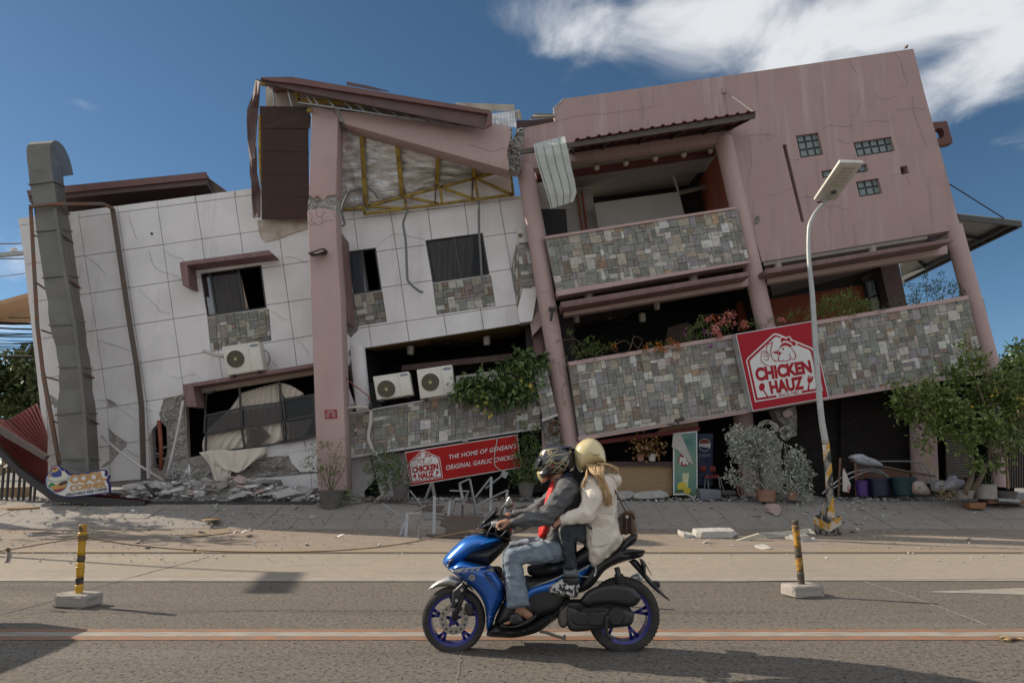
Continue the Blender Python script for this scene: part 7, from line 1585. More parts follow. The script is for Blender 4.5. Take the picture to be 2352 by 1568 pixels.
bb = MB(); bb.tube(bez([Lp(1935,745,5.6),Lp(1905,690,5.58),Lp(1860,600,5.60),Lp(1800,500,5.62),Lp(1700,440,5.62)],20),.007,6); bb.build('strap', leath, bag, smooth=True); bb = MB(); bb.lathe(Lp(1942,782,5.585),[(.012,-.004),(.012,.004)],10,Matrix.Rotation(R(90),3, 'X')); bb.build('clasp', slv, bag)
# ================================================================ debris, junk, street clutter
def gz(y): return ZR if y >= Y_R else (zramp(y) if y >= Y_V else (.025 if y > Y_L + .27 else .006))
rk = random.Random(21)
def chunk_mesh(name, flatness, m, seed, n=14):
    r_ = random.Random(seed); bm = bmesh.new()
    for _ in range(n):
        v = Vector((r_.gauss(0,1),r_.gauss(0,1),r_.gauss(0,1))).normalized() * r_.uniform(.75,1); bm.verts.new((v.x * .5,v.y * .5 * r_.uniform(.7,1),v.z * .5 * flatness))
    bmesh.ops.convex_hull(bm, input=bm.verts); bmesh.ops.delete(bm, geom=[v for v in bm.verts if not v.link_faces],context='VERTS')
    me = bpy.data.meshes.new(name); bm.to_mesh(me); bm.free(); me.materials.append(m); return me
CH_ = [chunk_mesh('chunk', f_, m_, s_) for f_, m_, s_ in ((.6,M['rub'],1),(.75,M['conc'],2),(.3,M['rub'],3),(.25,M['conc'],4),(.5,M['concd'],5),(.22,M['white'],6),(.2,M['pinkc'],7),(.45,M['rub'],8))]
def chunk(p, s, me=None, lbl='grey broken concrete chunk among the rubble in front of the building', grp='concrete rubble', sz=None):
    me = me or rk.choice(CH_); i_ = CH_.index(me); what = {5: 'white plaster flake',6: 'pink plaster flake'}.get(i_, 'flat grey concrete slab piece' if i_ in (2,3) else 'grey concrete lump'); lbl = what + ' ' + lbl; grp = what + 's ' + grp; o = link(me, 'rubble_chunk', p); o.scale = sz or (s * rk.uniform(.7,1.5),s * rk.uniform(.7,1.2),s * rk.uniform(.7,1.1)); o.rotation_euler = (rk.uniform(-.4,.4),rk.uniform(-.4,.4),rk.uniform(0,6.28)); tag(o, lbl, 'rubble', grp); return o
def mound(x): return max(0,math.exp(-((x + 7.6) / 2.6) ** 2) * .50 + math.exp(-((x - 7.2) / 1.0) ** 2) * .16)
G1,G2,G3,G4 = 'in the rubble heap at the foot of the white wall', 'at the foot of the pink building', 'lying on the sloping paving', 'on the flat verge by the road'
def TP(x, y):
    Y = 9.0
    while Y < 19 and P(x, y, Y).z > gz(Y): Y += .02
    return Y
for _ in range(140):                                     # heap at the foot of the white wall
    x = rk.uniform(-10.3,-4.6); y = rk.uniform(17.45,18.75); z = ZR + mound(x) * (.5 + .6 * rk.random()) * (1 if y > 17.8 else .5); chunk((x, y, z + .03),rk.choice((.22,.3,.4,.55,.7)) * rk.uniform(.7,1.1),lbl=G1,grp='of the heap at the white wall')
for _ in range(52):
    x = rk.uniform(-4,12.5); y = rk.uniform(17.35,18.5); chunk((x, y, ZR + .03 + mound(x) * rk.random()),rk.uniform(.1,.34),lbl=G2,grp='at the pink building')
for _ in range(46):
    x = rk.uniform(-9.5,-3.5) if _ % 2 else rk.uniform(4.5,9); y = Y_R - abs(rk.gauss(0,.8)); chunk((x, y, gz(y) + .02),rk.uniform(.05,.18),lbl=G3,grp='on the paving')
for _ in range(50):
    x = rk.uniform(-10,8) if rk.random() < .8 else rk.uniform(-3,10); y = rk.uniform(11.9,15.3); chunk((x, y, gz(y) + .02),rk.uniform(.06,.2),lbl=G4,grp='on the verge')
for _ in range(16):
    p = cp('B',19.2,(rk.uniform(1095,1200),rk.uniform(880,1060))); chunk(p, rk.uniform(.14,.3),rk.choice(CH_[:5]),lbl='wedged in the wall gap beside the rust red pipe', grp='wedged in the wall gap')
bb = MB()
for _ in range(420):                                     # the smaller lumps of the heaps, joined
    far = _ % 4 == 0; x = rk.uniform(5.6,9.2) if far else rk.uniform(-10.4,-4.4); y = rk.uniform(15.6,18.4) if far else rk.uniform(17.35,18.8); me = rk.choice(CH_); s = rk.uniform(.06,.2) * (.8 if far else 1); mt = Matrix.Translation((x, y, gz(y) + .02 + (0 if far else mound(x) * rk.uniform(.4,1.1) * (1 if y > 17.8 else .4)))) @ Matrix.Rotation(rk.uniform(0,6),4, 'Z') @ Matrix.Rotation(rk.uniform(-.7,.7),4, 'X') @ Matrix.Scale(s,4)
    bb.add([mt @ v.co for v in me.vertices],[tuple(p.vertices) for p in me.polygons])
bb.build('small_rubble', M['rub'],label='mass of smaller grey concrete lumps filling the rubble heaps', cat='rubble', kind='stuff')
bb = MB()
for _ in range(5200):                                    # gravel too small to pick apart
    q = rk.random(); x = rk.uniform(-13,13) if _ % 3 else rk.uniform(-10.5,-4.4); y = (Y_R + rk.uniform(-.1,1.2)) if q < .55 else (rk.uniform(Y_V, Y_R) if q < .75 else rk.uniform(10.2,Y_V)); s = rk.uniform(.012,.05) if q < .75 else rk.uniform(.012,.035)
    if q < .55: s *= 1.5
    p = Vector((x, y, gz(y) + s * .3 + (mound(x) * rk.random() * .8 if y > 17.7 else 0))); V = [p + Vector((rk.uniform(-1,1),rk.uniform(-1,1),rk.uniform(-.2,.9))) * s for _ in range(5)]; bb.add(V,[(0,1,2),(0,2,3),(0,3,1),(4,2,1),(4,3,2),(4,1,3)])
bb.build('gravel', M['rub'],label='fine grey concrete crumbs scattered over paving and verge', cat='gravel', kind='stuff')
bb = MB()
rows = [[(x, y, ZR - .02 + mound(x) * (.8 if k == 1 else .9 if k == 2 else 0) * 1.1 + noise.noise(Vector((x * 2,y * 3,0))) * .06 * (k > 0)) for x in [-11 + i * .15 for i in range(150)]] for k, y in enumerate((17.5,18.0,18.6,19.2))]
bb.grid(rows); bb.build('rubble_bed', M['pad'],label='dusty bed of crushed concrete along the building foot', cat='rubble', kind='stuff')
def slab_on(name, pts, k, m, lbl, cat, Y=None, th=.03,z=None, up=0.0):
    ps = c(k, *pts); q = [GP(x, y, z) if Y is None else P(x, y, Y) for x, y in ps]; bb = MB(); bb.prism([p + Vector((0,0,up * i)) for i, p in enumerate(q)],(0,.0,th) if Y is None else (0,th,0)); return bb.build(name, m, None, label=lbl, cat=cat)
slab_on('cardboard_sheet',[(1305,362),(1400,325),(1500,312),(1610,282),(1650,290),(1680,322),(1600,335),(1450,352)], 'N', mat('cardboard',(.22,.165,.11),.9), 'torn brown cardboard sheet on the sunlit verge', 'cardboard', z=.03,th=.012)
slab_on('plank',[(1455,235),(1570,220),(1605,232),(1480,243)], 'N', M['wood'], 'short pale plank on the sunlit paving', 'plank', z=.2,th=.02)
for k, pts, Y, lbl in (('J',((885,1238),(935,1255),(1030,1270),(1040,1298),(960,1300),(888,1290)),13.7, 'wedge of broken concrete left of the long concrete block'),('J',((1030,1228),(1380,1222),(1378,1295),(1060,1302),(1020,1280)),13.6, 'long broken concrete block lying at the shadow edge'),('J',((1905,1265),(2060,1262),(2110,1300),(2190,1335),(2060,1345),(1925,1335)),13.1, 'big concrete lump under the bent white sheet'),('J',((1635,1395),(1720,1380),(1738,1398),(1700,1412),(1630,1412)),11.9, 'small pale concrete slab on the lane edge'),('J',((1705,1010),(1740,990),(1800,985),(1820,1020),(1815,1060),(1785,1085),(1740,1075),(1700,1050)),16.5, 'pale pink plaster plate propped on the paving'),
                       ('J',((270,870),(415,862),(440,880),(400,925),(280,920)),17.7, 'left fallen concrete curb block under the counter'),('J',((440,880),(700,855),(760,890),(740,915),(440,930)),17.7, 'right fallen concrete curb block under the counter')):
    bb = MB(); q = bez2(c(k, *pts),len(pts) * 2,True); fr = [P(x, y, Y) for x, y in jag(q,.35,2.2,rk)]; ce = sum(fr, Vector()) / len(fr); n = len(fr)
    bb.add(fr + [ce.lerp(p,.8) + Vector((0,-.07,0)) for p in fr] + [p + Vector((0,.3,.02)) for p in fr],[tuple(range(n,2 * n)),tuple(range(3 * n - 1,2 * n - 1,-1))] + [(i,(i + 1) % n, n + (i + 1) % n, n + i) for i in range(n)] + [((i + 1) % n, i,2 * n + i,2 * n + (i + 1) % n) for i in range(n)]); bb.build('concrete_block', M['pinkc'] if 'plaster' in lbl else M['rub'],None, label=lbl, cat='rubble')
bb = MB(); bb.grid([[P(*p,13.3 - .1 * i) for i, p in enumerate(r_)] for r_ in (c('J',(1625,1245),(1800,1240),(1950,1225),(2080,1205),(2110,1215)),c('J',(1670,1270),(1800,1268),(1960,1255),(2090,1235),(2145,1252)),c('J',(1680,1295),(1830,1285),(1980,1262),(2100,1252),(2150,1258)))],(0,.02,0)); bb.build('metal_sheet', M['sheet'],None, label='bent pale metal sheet lying over concrete near the lamp', cat='metal sheet')
bb = MB(); bb.grid([[P(*p,13.2) for p in r_] for r_ in (c('J',(1410,1318),(1620,1252),(1675,1270)),c('J',(1460,1335),(1650,1290),(1670,1295)))],(0,.1,0)); bb.build('batten', mat('pale_batten',(.42,.40,.33),.7),None, label='pale batten sticking out of the bent metal sheet', cat='batten')
for k, pts, Y, lbl in (('B',((885,1160),(960,1140),(1050,1130),(1060,1180),(930,1205)),18.3, 'white plaster slab leaning at the foot of the downpipe'),('B',((1140,1130),(1240,1140),(1250,1175),(1200,1205),(1155,1190)),17.9, 'small white plaster slab standing in the rubble heap'),('B',((730,1200),(880,1185),(870,1230),(740,1250)),17.8, 'white plaster slab beside the shop sign'),('B',((1390,1200),(1470,1180),(1500,1250),(1410,1265)),17.6, 'grey plaster plate leaning right of the white pipe'),('B',((1450,1170),(1520,1140),(1500,1190),(1460,1215)),17.9, 'narrow white plaster piece under the curtain tail'),('B',((1650,1240),(1780,1210),(1800,1240),(1690,1262)),17.6, 'flat beige slab on the rubble below the curtain'),('B',((2000,1220),(2060,1195),(2110,1225),(2050,1240)),17.7, 'white plaster slab near the pink pillar foot')):
    bb = MB(); bb.prism([P(x, y, Y + (i % 2) * .08) for i,(x, y) in enumerate(jag(c(k, *pts),.3,4,rk))],(0,.06,-.02)); bb.build('plaster_slab', M['white'],None, label=lbl, cat='plaster slab')
for pts, r_, m_, lbl in ((((735,800),(850,905),(1000,1010),(1180,1120)),.03,M['trim'], 'thin white pipe slanting across the broken corner'),(((1325,545),(1290,740),(1240,960),(1205,1095)),.035,M['trim'], 'white pipe leaning against the broken column'),(((1050,1150),(1090,1190),(1130,1250)),.04,M['black'], 'black hose end in the rubble heap'),(((1160,1225),(1250,1200),(1330,1180)),.05,M['trim'], 'thick white pipe lying on the rubble heap'),(((1150,690),(1165,860),(1165,1050)),.055,M['piper'], 'rust red vertical pipe inside the wall gap'),(((1040,1310),(1120,1280)),.03,M['trim'], 'short white pipe on the paving edge'),(((1940,1325),(2100,1322),(2240,1315)),.06,M['trim'], 'long pale pipe lying below the pink pillar')):
    bb = MB(); bb.tube([cp('B',18.8 if m_ is M['piper'] else 18.2 if pts[0][1] < 1100 else 17.5,p) for p in pts],r_,8); bb.build('pipe', m_, None, label=lbl, cat='pipe', smooth=True)
for k in range(26):
    a = c('B',(1760 + k * 13,1020 + rk.uniform(-8,8))); bb = MB(); bb.tube([P(*a, YW - .06),P(a[0] + rk.uniform(-1,1),a[1] + rk.uniform(5,14),YW - .14)],.008,5); bb.build('rebar', M['rebar'],white)
# red corrugated roofing that folded down at the left, with its dark beam
def corr(q, Y, waves, amp, Yt=0): return dict(q=q, Y=Y, waves=waves, amp=amp, tilt=Yt)
rs_ = thing('collapsed_roof', 'fallen red corrugated roof folded against the left corner of the white wall', 'roof', P(60,1150,17.6))
for q, Y, w_, ti in ((((62,682),(272,562),(345,800),(338,960)),18.4,8,-.5),(((-200,640),(62,690),(338,945),(-60,745)),18.3,5,-.5),(((-200,780),(20,800),(345,985),(345,1175)),17.8,11,-.3),(((-60,830),(60,870),(345,1170),(310,1190)),17.6,5,-.1),(((330,1170),(1090,1268),(1095,1292),(400,1262)),17.15,26,.2)):
    sheet_px('roof_sheet', c('B', *q),Y, w_ * 2,.035,M['red'],rs_, tilt=ti, nv=3)
for a, e, Y, w_ in (((0,752),(340,960),17.5,.13),((-60,850),(150,1060),17.4,.14),((150,1060),(400,1245),17.3,.16),((395,1245),(1060,1300),17.2,.2),((1060,1295),(2280,1295),17.3,.14)):
    bb = MB(); bb.bar(cp('B', Y, a),cp('B', Y, e),w_, w_); bb.build('beam', mat('beam_greybrown',(.13,.10,.09),.7) if a == (0,752) else M['black'],rs_)
fe = thing('railing', 'leaning black bar railing at the far left edge', 'railing', cp('B',17.9,(100,1290)))
for i, x in enumerate((-30,8,45,85,130,165,215,245)):
    bb = MB(); bb.bar(cp('B',17.9,(x + 20,1025)),cp('B',17.9,(x,1290)),.045,.045); bb.build('bar', M['black'],fe)
bb = MB(); bb.bar(cp('B',17.9,(-60,1015)),cp('B',17.9,(180,1025)),.05,.05); bb.build('rail', M['black'],fe)
bb = MB(); bb.lathe(cp('B',17.7,(88,1020)),[(.19,-.03),(.16,.02),(.06,.08),(.05,.16)],16); bb.build('lamp_shade', M['black'],None, label='dark bowl lamp shade caught on the left railing', cat='lamp shade')
slab_on('crate',[(-20,1175),(140,1172),(130,1260),(-20,1262)], 'B', M['wood'], 'weathered wooden crate behind the left railing', 'crate', Y=19.5,th=.5); slab_on('plank',[(0,1330),(180,1318),(290,1330),(60,1342)], 'B', M['wood'], 'broken planks strewn at the left edge', 'plank', z=.5,th=.04)
slab_on('tarp',[(-10,1060),(40,935),(75,985),(30,1080),(-10,1090)], 'B', M['wood'], 'tan board leaning far left behind the red roof', 'board', Y=19.2,th=.05)
# bent galvanised studs and fallen brown boards under the banner sign
st = thing('bent_frame', 'tangle of bent galvanised steel studs under the long red sign', 'steel frame', cp('E',16.6,(1200,1380)))
for pts in (((940,985),(1070,1155)),((1130,920),(1150,1030),(1145,1360)),((1125,925),(1070,1065)),((1390,1060),(1365,925),(1450,885),(1515,1215)),((1500,1040),(1635,870),(1630,1175)),((1280,985),(1440,990),(1390,1105),(1388,1215)),((1190,1045),(1285,1060),(1270,1210)),((1520,1100),(1775,980),(1752,1185)),((905,1380),(920,1180),(1040,1175),(1025,1405)),((1040,1175),(1290,1245)),((705,1095),(910,1230),(860,1370)),((1085,1110),(930,1180)),((1390,1120),(1640,1200))):
    yb = max(p[1] for p in pts); Yk = TP(*c('E', max(pts, key=lambda p: p[1]))) if yb > 1160 else 17.0; q = [cp('E', Yk + (.12 if i % 2 else 0),p) for i, p in enumerate(pts)]
    for i in range(len(q) - 1): bb = MB(); bb.bar(q[i],q[i + 1],.062,.03); bb.build('stud', M['steel'],st)
M['fboard'] = mat('fallen_board',(.115,.085,.07),.75,(.085,.06,.05),5,.6)
for pts, y0,y1,lbl in ((((1150,1205),(1570,1215),(1600,1300),(1560,1370),(1240,1366),(1255,1310),(1195,1290),(1215,1255)),16.8,16.0, 'large torn brown board lying under the bent studs'),(((1075,1370),(1300,1375),(1480,1385),(1560,1400),(1140,1388)),15.8,15.5, 'thin brown board edge in front of the torn board'),(((1700,1045),(1845,1030),(1945,1130),(1800,1172)),17.3,16.9, 'tilted brown board beside the scooter mirror'),(((520,1075),(840,1065),(1200,1100),(1000,1110),(560,1090)),17.4,17.2, 'long brown board on the ground left of the studs'),(((1010,1120),(1235,1125),(1190,1180),(1050,1160)),17.2,16.9, 'small torn brown board behind the studs'),(((420,1040),(560,1045),(700,1080),(430,1110)),17.6,17.3, 'brown board beside the potted bush by the pillar'),(((1300,1080),(1900,1020),(1960,1060),(1500,1100)),17.6,17.3, 'stack of brown board strips right of the studs'),(((1560,1235),(1960,1260),(1900,1340),(1600,1400)),16.6,15.8, 'brown board under the scooter handlebar')):
    ps = c('E', *pts); ys = [p[1] for p in ps]; bb = MB(); bb.prism([P(x, y, TP(x, y)) + Vector((0,0,.01)) for x, y in ps],(0,.0,.018)); bb.build('fallen_board', M['fboard'],None, label=lbl, cat='board')
# ================================================================ ground floor stall
ct = thing('counter', 'wood fronted stall counter with dark top behind the passenger', 'counter', cp('J',18.4,(520,890)))
bb = MB(); px_prism(bb, c('J',(60,612),(800,618),(795,895),(60,885)),18.3,.5); bb.build('front', M['wood'],ct); bb = MB(); px_prism(bb, c('J',(40,575),(805,578),(805,618),(40,612)),18.2,.7); bb.build('top', M['soffit'],ct)
bn = thing('banner', 'tall juice price banner with a folded white corner beside the counter', 'banner', cp('J',18.1,(910,920))); YBn = 18.1
flat('sheet', c('J',(806,312),(1032,288),(1036,880),(1010,925),(930,890),(806,892)),YBn, M['signw'],bn,.02)
bz = mat('banner_print',(.05,.16,.18),.5,(.20,.28,.14),.9,.9,contrast=.5); flat('print', c('J',(818,322),(1022,300),(1026,870),(1004,905),(925,872),(818,876)),YBn - .006,bz, bn)
flat('fold', c('J',(808,312),(870,300),(905,380),(960,500),(1000,620),(900,520),(850,470),(795,440)),YBn - .03,mat('banner_back',(.42,.40,.37),.8),bn,.02); cx, cy = c('J',(908,560))
flat('badge',[(cx + (15 if a % 2 else 12.6) * math.cos(a * .1745),cy + (16 if a % 2 else 13.6) * math.sin(a * .1745)) for a in range(36)],YBn - .012,M['redp'],bn); text('lettering', 'P80', c('J',(868,535),(948,530),(952,605),(866,605)),YBn - .018,M['signw'],bn,.03)
tg = mat('print_teal',(.02,.16,.15),.5)
text('lettering', 'ESHLY', c('J',(905,370),(998,362),(1000,388),(905,396)),YBn - .012,tg, bn,.02,.1); text('lettering', 'EEZED', c('J',(910,402),(1002,394),(1004,420),(912,430)),YBn - .012,tg, bn,.02,.1)
ly = mat('print_lemon',(.50,.42,.03),.5); flat('glass_print', c('J',(892,690),(955,685),(945,820),(900,825)),YBn - .010,mat('print_glass',(.50,.52,.32),.4),bn); lx, ly_ = c('J',(890,810))
for (dx, dy, r_) in ((0,0,11),(12,10,8)): flat('lemon_print',[(lx + dx + r_ * math.cos(a * .35),ly_ + dy + r_ * math.sin(a * .35)) for a in range(18)],YBn - .014 - dx * .0003,ly, bn)
flat('leaf_print', c('J',(822,850),(880,835),(980,870),(1000,900),(920,868),(825,872)),YBn - .0165,M['leafd'],bn)
pf = thing('drinks_fridge', 'dark blue cola fridge panel with round red white and blue logo', 'fridge', cp('J',19.0,(1110,900)))
pbm = mat('cola_blue',(.010,.022,.075),.4); bb = MB(); px_prism(bb, c('J',(1042,318),(1180,312),(1178,800),(1046,800)),18.8,.6); bb.build('cabinet', pbm, pf); cx, cy = c('J',(1103,420))
half = lambda r_, a0,a1,n=16: [(cx + r_ * math.cos(lerp(a0,a1,i / n)),cy + r_ * 1.1 * math.sin(lerp(a0,a1,i / n))) for i in range(n + 1)]
flat('logo_white', half(13.5,0,6.283,30)[:-1],18.79,M['signw'],pf); flat('logo_red', half(12.4,3.3,6.0),18.785,M['redp'],pf); flat('logo_blue', half(12.4,.5,2.9),18.785,mat('cola_blue2',(.012,.03,.10),.4),pf); text('lettering', 'pepsi', c('J',(1052,495),(1155,498),(1152,540),(1050,540)),18.79,mat('logo_grey',(.25,.26,.27),.5),pf,.01)
ch = thing('chair', 'red plastic chair with thin metal legs in the dark stall', 'chair', cp('J',18.7,(1180,850)))
bb = MB(); bb.grid([[cp('J',18.75 + .06 * math.cos(i * .8 - 1.6),(1062 + i * 36,622 + j * 60 - 8 * math.sin(i * .8))) for i in range(5)] for j in range(2)],(0,.03,0)); bb.build('backrest', M['redp'],ch, smooth=True); bb = MB(); bb.prism([cp('J', y_, p) for p, y_ in (((1100,730),18.5),((1240,730),18.5),((1225,705),18.85),((1115,705),18.85))],(0,0,.03)); bb.build('seat', M['redp'],ch)
for a, e in (((1110,730),(1095,870)),((1245,730),(1285,850)),((1130,705),(1140,830)),((1230,705),(1250,830))): bb = MB(); bb.tube([cp('J',18.6,a),cp('J',18.55,e)],.014,6); bb.build('leg', M['steel'],ch)
def boxy(name, lbl, cat, k, q, Y, dep, m, bev=.02, **kw):
    bb = MB(); px_prism(bb, c(k, *q),Y, dep); return smooth_auto(bb.build(name, m, None, label=lbl, cat=cat, **kw),bevel=bev)
bt = boxy('waste_bin', 'grey plastic waste bin lying on its side by the stall', 'bin', 'J',((1056,832),(1258,842),(1262,925),(1070,956)),17.55,.4,mat('bin_grey',(.13,.14,.165),.5)); boxy('tray', 'dark green tray leaning behind the grey waste bin', 'tray', 'J',((1265,848),(1400,850),(1405,890),(1272,895)),17.9,.3,M['potd']); boxy('wood_box', 'orange brown wooden box lying on the paving at the right', 'box', 'K',((1522,1148),(1668,1142),(1664,1198),(1528,1196)),16.7,.3,mat('box_wood',(.24,.12,.05),.7,(.16,.07,.03),5,.7),.008)
boxy('scrap_stack', 'rusty scrap beams stacked at the far right edge', 'scrap', 'K',((1692,1098),(1780,1105),(1990,1125),(2060,1120),(2060,1160),(1690,1150)),16.9,.4,M['rust'],.01); boxy('steel_rail', 'pale steel rail lying on the rusty scrap at the far right', 'rail', 'K',((1785,1105),(1978,1118),(1978,1145),(1785,1130)),16.75,.1,M['steel'],.008)
bb = MB(); bb.tube([cp('J',18.1,(1410,790)),cp('J',18.1,(1425,895))],.03,6); bb.bar(cp('J',18.0,(1390,660)),cp('J',18.0,(1600,760)),.09,.03); bb.bar(cp('J',18.05,(1440,665)),cp('J',18.05,(1470,890)),.06,.03); bb.build('broken_stool', M['terra'],None, label='broken orange stool behind the dusty shrub', cat='stool')
fld = thing('floodlight', 'small black floodlight under the stone balcony edge above the stall', 'floodlight', cp('J',17.8,(850,230)))
bb = MB(); bb.prism([cp('J',17.5,p) for p in ((838,185),(912,168),(918,190),(842,208))],(0,.25,.03)); bb.build('housing', M['black'],fld); bb = MB(); bb.bar(cp('J',17.6,(755,228)),cp('J',17.7,(885,240)),.06,.03); bb.bar(cp('J',17.65,(850,205)),cp('J',17.65,(858,240)),.03,.03); bb.build('bracket', M['black'],fld)
# rack with tubs and sacks
rc_ = thing('wire_rack', 'rusty low wire rack in front of the black shutter', 'rack', cp('K',17.9,(700,1080)))
for pts, r_ in ((((360,740),(345,1080)),.03),(((495,770),(505,1080)),.03),(((450,760),(750,820),(1000,870),(1210,905)),.03),(((720,770),(1060,780),(1160,870)),.02),(((200,1060),(400,900),(560,850),(700,850),(820,940)),.025),(((250,1040),(480,910),(620,860),(740,880)),.02),(((1160,870),(1200,1000),(1240,1050)),.02),(((1060,780),(1150,960)),.015)):
    bb = MB(); bb.tube(bez([cp('K',17.85,p) for p in pts],14),r_,6); bb.build('rack_bar', M['rust'] if r_ > .026 else M['steel'],rc_)
bb = MB(); px_prism(bb, c('K',(500,790),(985,880),(985,940),(500,930)),18.2,.02); bb.build('mesh_panel', M['rust'],rc_)
def tub(k, x0,x1,y0,y1,taper, Y, m, lbl, nm='tub', cat='tub', rim=True, **kw):
    a, b_ = cp(k, Y,((x0 + x1) / 2,y1)),cp(k, Y,((x0 + x1) / 2,y0)); r_ = (cp(k, Y,(x1,y0)) - cp(k, Y,(x0,y0))).length / 2; h_ = b_.z - a.z; bb = MB()
    bb.lathe(a,[(r_ * taper,0),(r_ * (taper + (1 - taper) * .5),h_ * .5),(r_, h_ * .93),(r_ * (1.06 if rim else 1),h_ * .94),(r_ * (1.06 if rim else 1),h_),(r_ * .93,h_),(r_ * .88,h_ * .8)],24); o = bb.build(nm, m, None, label=lbl, cat=cat, smooth=True, **kw); o.data.set_sharp_from_angle(angle=R(40)); return o
tub('K',510,612,942,1080,.92,17.75,mat('bucket_purple',(.06,.02,.15),.5), 'purple plastic bucket under the wire rack', 'bucket', 'bucket'); tub('K',608,800,922,1076,.95,17.9,mat('tub_navy',(.008,.011,.04),.5), 'dark blue tub between the purple bucket and teal tub'); tub('K',822,1042,912,1070,.78,17.8,mat('tub_teal',(.014,.045,.055),.5), 'teal green wash tub beside the dark blue tub')
def sack(k, pts, Y, w, m, lbl, nm='sack', fold=.02):
    mb_ = MB(); bd = bez2(c(k, *pts),40,True); ce = (sum(p[0] for p in bd) / len(bd),sum(p[1] for p in bd) / len(bd)); rings_ = []
    for j in range(7):
        t = j / 6; rings_.append([P(*mixp(ce, p, math.sin(t * 1.5708)),Y - w * math.cos(t * 1.5708) * (1 + .12 * noise.noise(Vector((p[0] * .3,p[1] * .3,j)))) - fold * noise.noise(Vector((p[0] * .5,p[1] * .5,j * .6)))) for p in bd + bd[:1]])
    mb_.grid(rings_); mb_.grid([[p + Vector((0,0,0)) for p in rings_[-1]],[Vector((p.x, Y + w, p.z)) for p in rings_[-1]]]); mb_.add([Vector((p.x, Y + w, p.z)) for p in rings_[-1][:-1]],[tuple(range(40))]); return mb_.build(nm, m, None, label=lbl, cat='sack', smooth=True)
pl = mat('plastic_sack',(.40,.41,.46),.6,(.28,.29,.34),7,.7,.5,20)
sack('K',[(455,740),(480,715),(550,705),(620,735),(700,765),(742,812),(650,812),(520,790)],17.8,.14,pl, 'white plastic sack draped on top of the wire rack'); sack('K',[(1012,960),(1070,945),(1130,980),(1168,1062),(1040,1066),(1010,1020)],17.5,.15,mat('cement_sack',(.42,.36,.32),.8,(.30,.05,.04),3,.35,contrast=.1), 'open cement sack with red print beside the teal tub'); sack('K',[(1300,1025),(1320,970),(1370,920),(1365,900),(1400,898),(1410,925),(1475,940),(1470,985),(1420,1030)],17.2,.16,pl, 'knotted pale blue plastic bag beside the tree foot', 'plastic_bag'); sack('K',[(1195,1000),(1215,955),(1270,940),(1340,965),(1300,1030),(1220,1045)],17.4,.14,mat('clear_bag',(.38,.37,.36),.4,(.16,.17,.2),12,.8,.5,25), 'clear rubbish bag between cement sack and knotted bag', 'plastic_bag')
boxy('shop_board', 'small white and red board leaning under the rack', 'board', 'K',((384,838),(398,835),(458,985),(440,1055),(384,1040)),17.7,.03,mat('board_print',(.50,.46,.44),.7,(.30,.03,.03),3.5,.8,contrast=.08),.004)
# wall bracket on the first round column and square post of the dark counterpart
bb = MB(); bb.box(cp('H',17.95,(340,612)),(.2,.08,.1)); bb.tube([cp('H',17.93,(340,620)),cp('H',17.85,(335,660)),cp('H',17.85,(326,712))],.035,8); bb.build('pipe_bracket', M['black'],None, label='black pipe bracket on the round pink column above the vine', cat='bracket')
# bird on the roof corner
bd_ = thing('bird', 'tiny brown bird perched on the top right roof corner', 'bird', cp('G', YK + .1,(1325,92))); q = cp('G', YK + .1,(1326,88)); mb = MB(); mb.ball(q + Vector((0,0,.05)),(.05,.035,.04),10,8,Matrix.Rotation(-.6,3, 'Y')); mb.ball(q + Vector((.035,0,.1)),.026,8,6); mb.tube([q + Vector((.05,0,.105)),q + Vector((.085,0,.11))],[.008,.001],6); mb.tube([q + Vector((-.03,0,.03)),q + Vector((-.09,0,-.01))],[.02,.008],6); mb.tube([q + Vector((0,0,.03)),q + Vector((0,0,-.02))],.005,5); fuse('body', mb,.006,mat('bird_brown',(.16,.09,.055),.8),bd_,2)
# wires, crossarm and the neighbours at the left
wr = thing('utility_wires', 'sagging bundle of black utility wires at the left edge', 'wires', P(0,800,24))
for i in range(26):
    y0 = 706 + (i - 4) * 4.4 if i > 3 else (541,566,640,672)[i]; y1 = y0 + rk.uniform(8,34) if i != 2 else 615; a, e = P(-260,y0 - rk.uniform(4,30),24.5),P(130,y1,24.2); bb = MB(); bb.tube([a.lerp(e, t) - Vector((0,0,.25 * 4 * t * (1 - t))) for t in [j / 8 for j in range(9)]],rk.choice((.012,.018,.026)),5); bb.build('wire', M['wire'],wr)
xa = thing('crossarm', 'grey utility crossarm with one white insulator at the left edge', 'crossarm', P(30,585,24)); bb = MB(); bb.bar(P(-120,595,24),P(60,581,24),.14,.14); bb.build('arm', M['steel'],xa); bb = MB(); bb.lathe(P(31,581,24),[(.04,0),(.12,.06),(.12,.1),(.06,.13),(.10,.17),(.03,.2)],14); bb.build('insulator', M['signw'],xa)
nb_ = thing('neighbour_canopy', 'tan soffit of a neighbouring roof poking out at the left edge', 'roof', P(20,720,23)); bb = MB(); bb.prism([P(-160,745,22),P(68,681,22.5),P(78,738,26),P(60,742,26.5)],(0,0,.15)); bb.build('soffit', mat('tan_soffit',(.42,.27,.16),.7),nb_)
vn = thing('shadow_vehicle', 'narrow white delivery car standing past the left edge whose shadow falls on the road', 'car',(-7.6,6.4,0))  # unseen stand-in vehicle, added to cast the shadow on the road
pv = [(-2.2,.35),(-2.3,1.0),(-2.1,1.75),(-1.6,1.95),(1.1,1.95),(1.6,1.6),(2.0,1.05),(2.5,.95),(2.6,.4)]; bb = MB(); bb.prism([(-7.6 + x,6.0,z) for x, z in pv],(0,.9,0)); smooth_auto(bb.build('body', M['signw'],vn),bevel=.08)
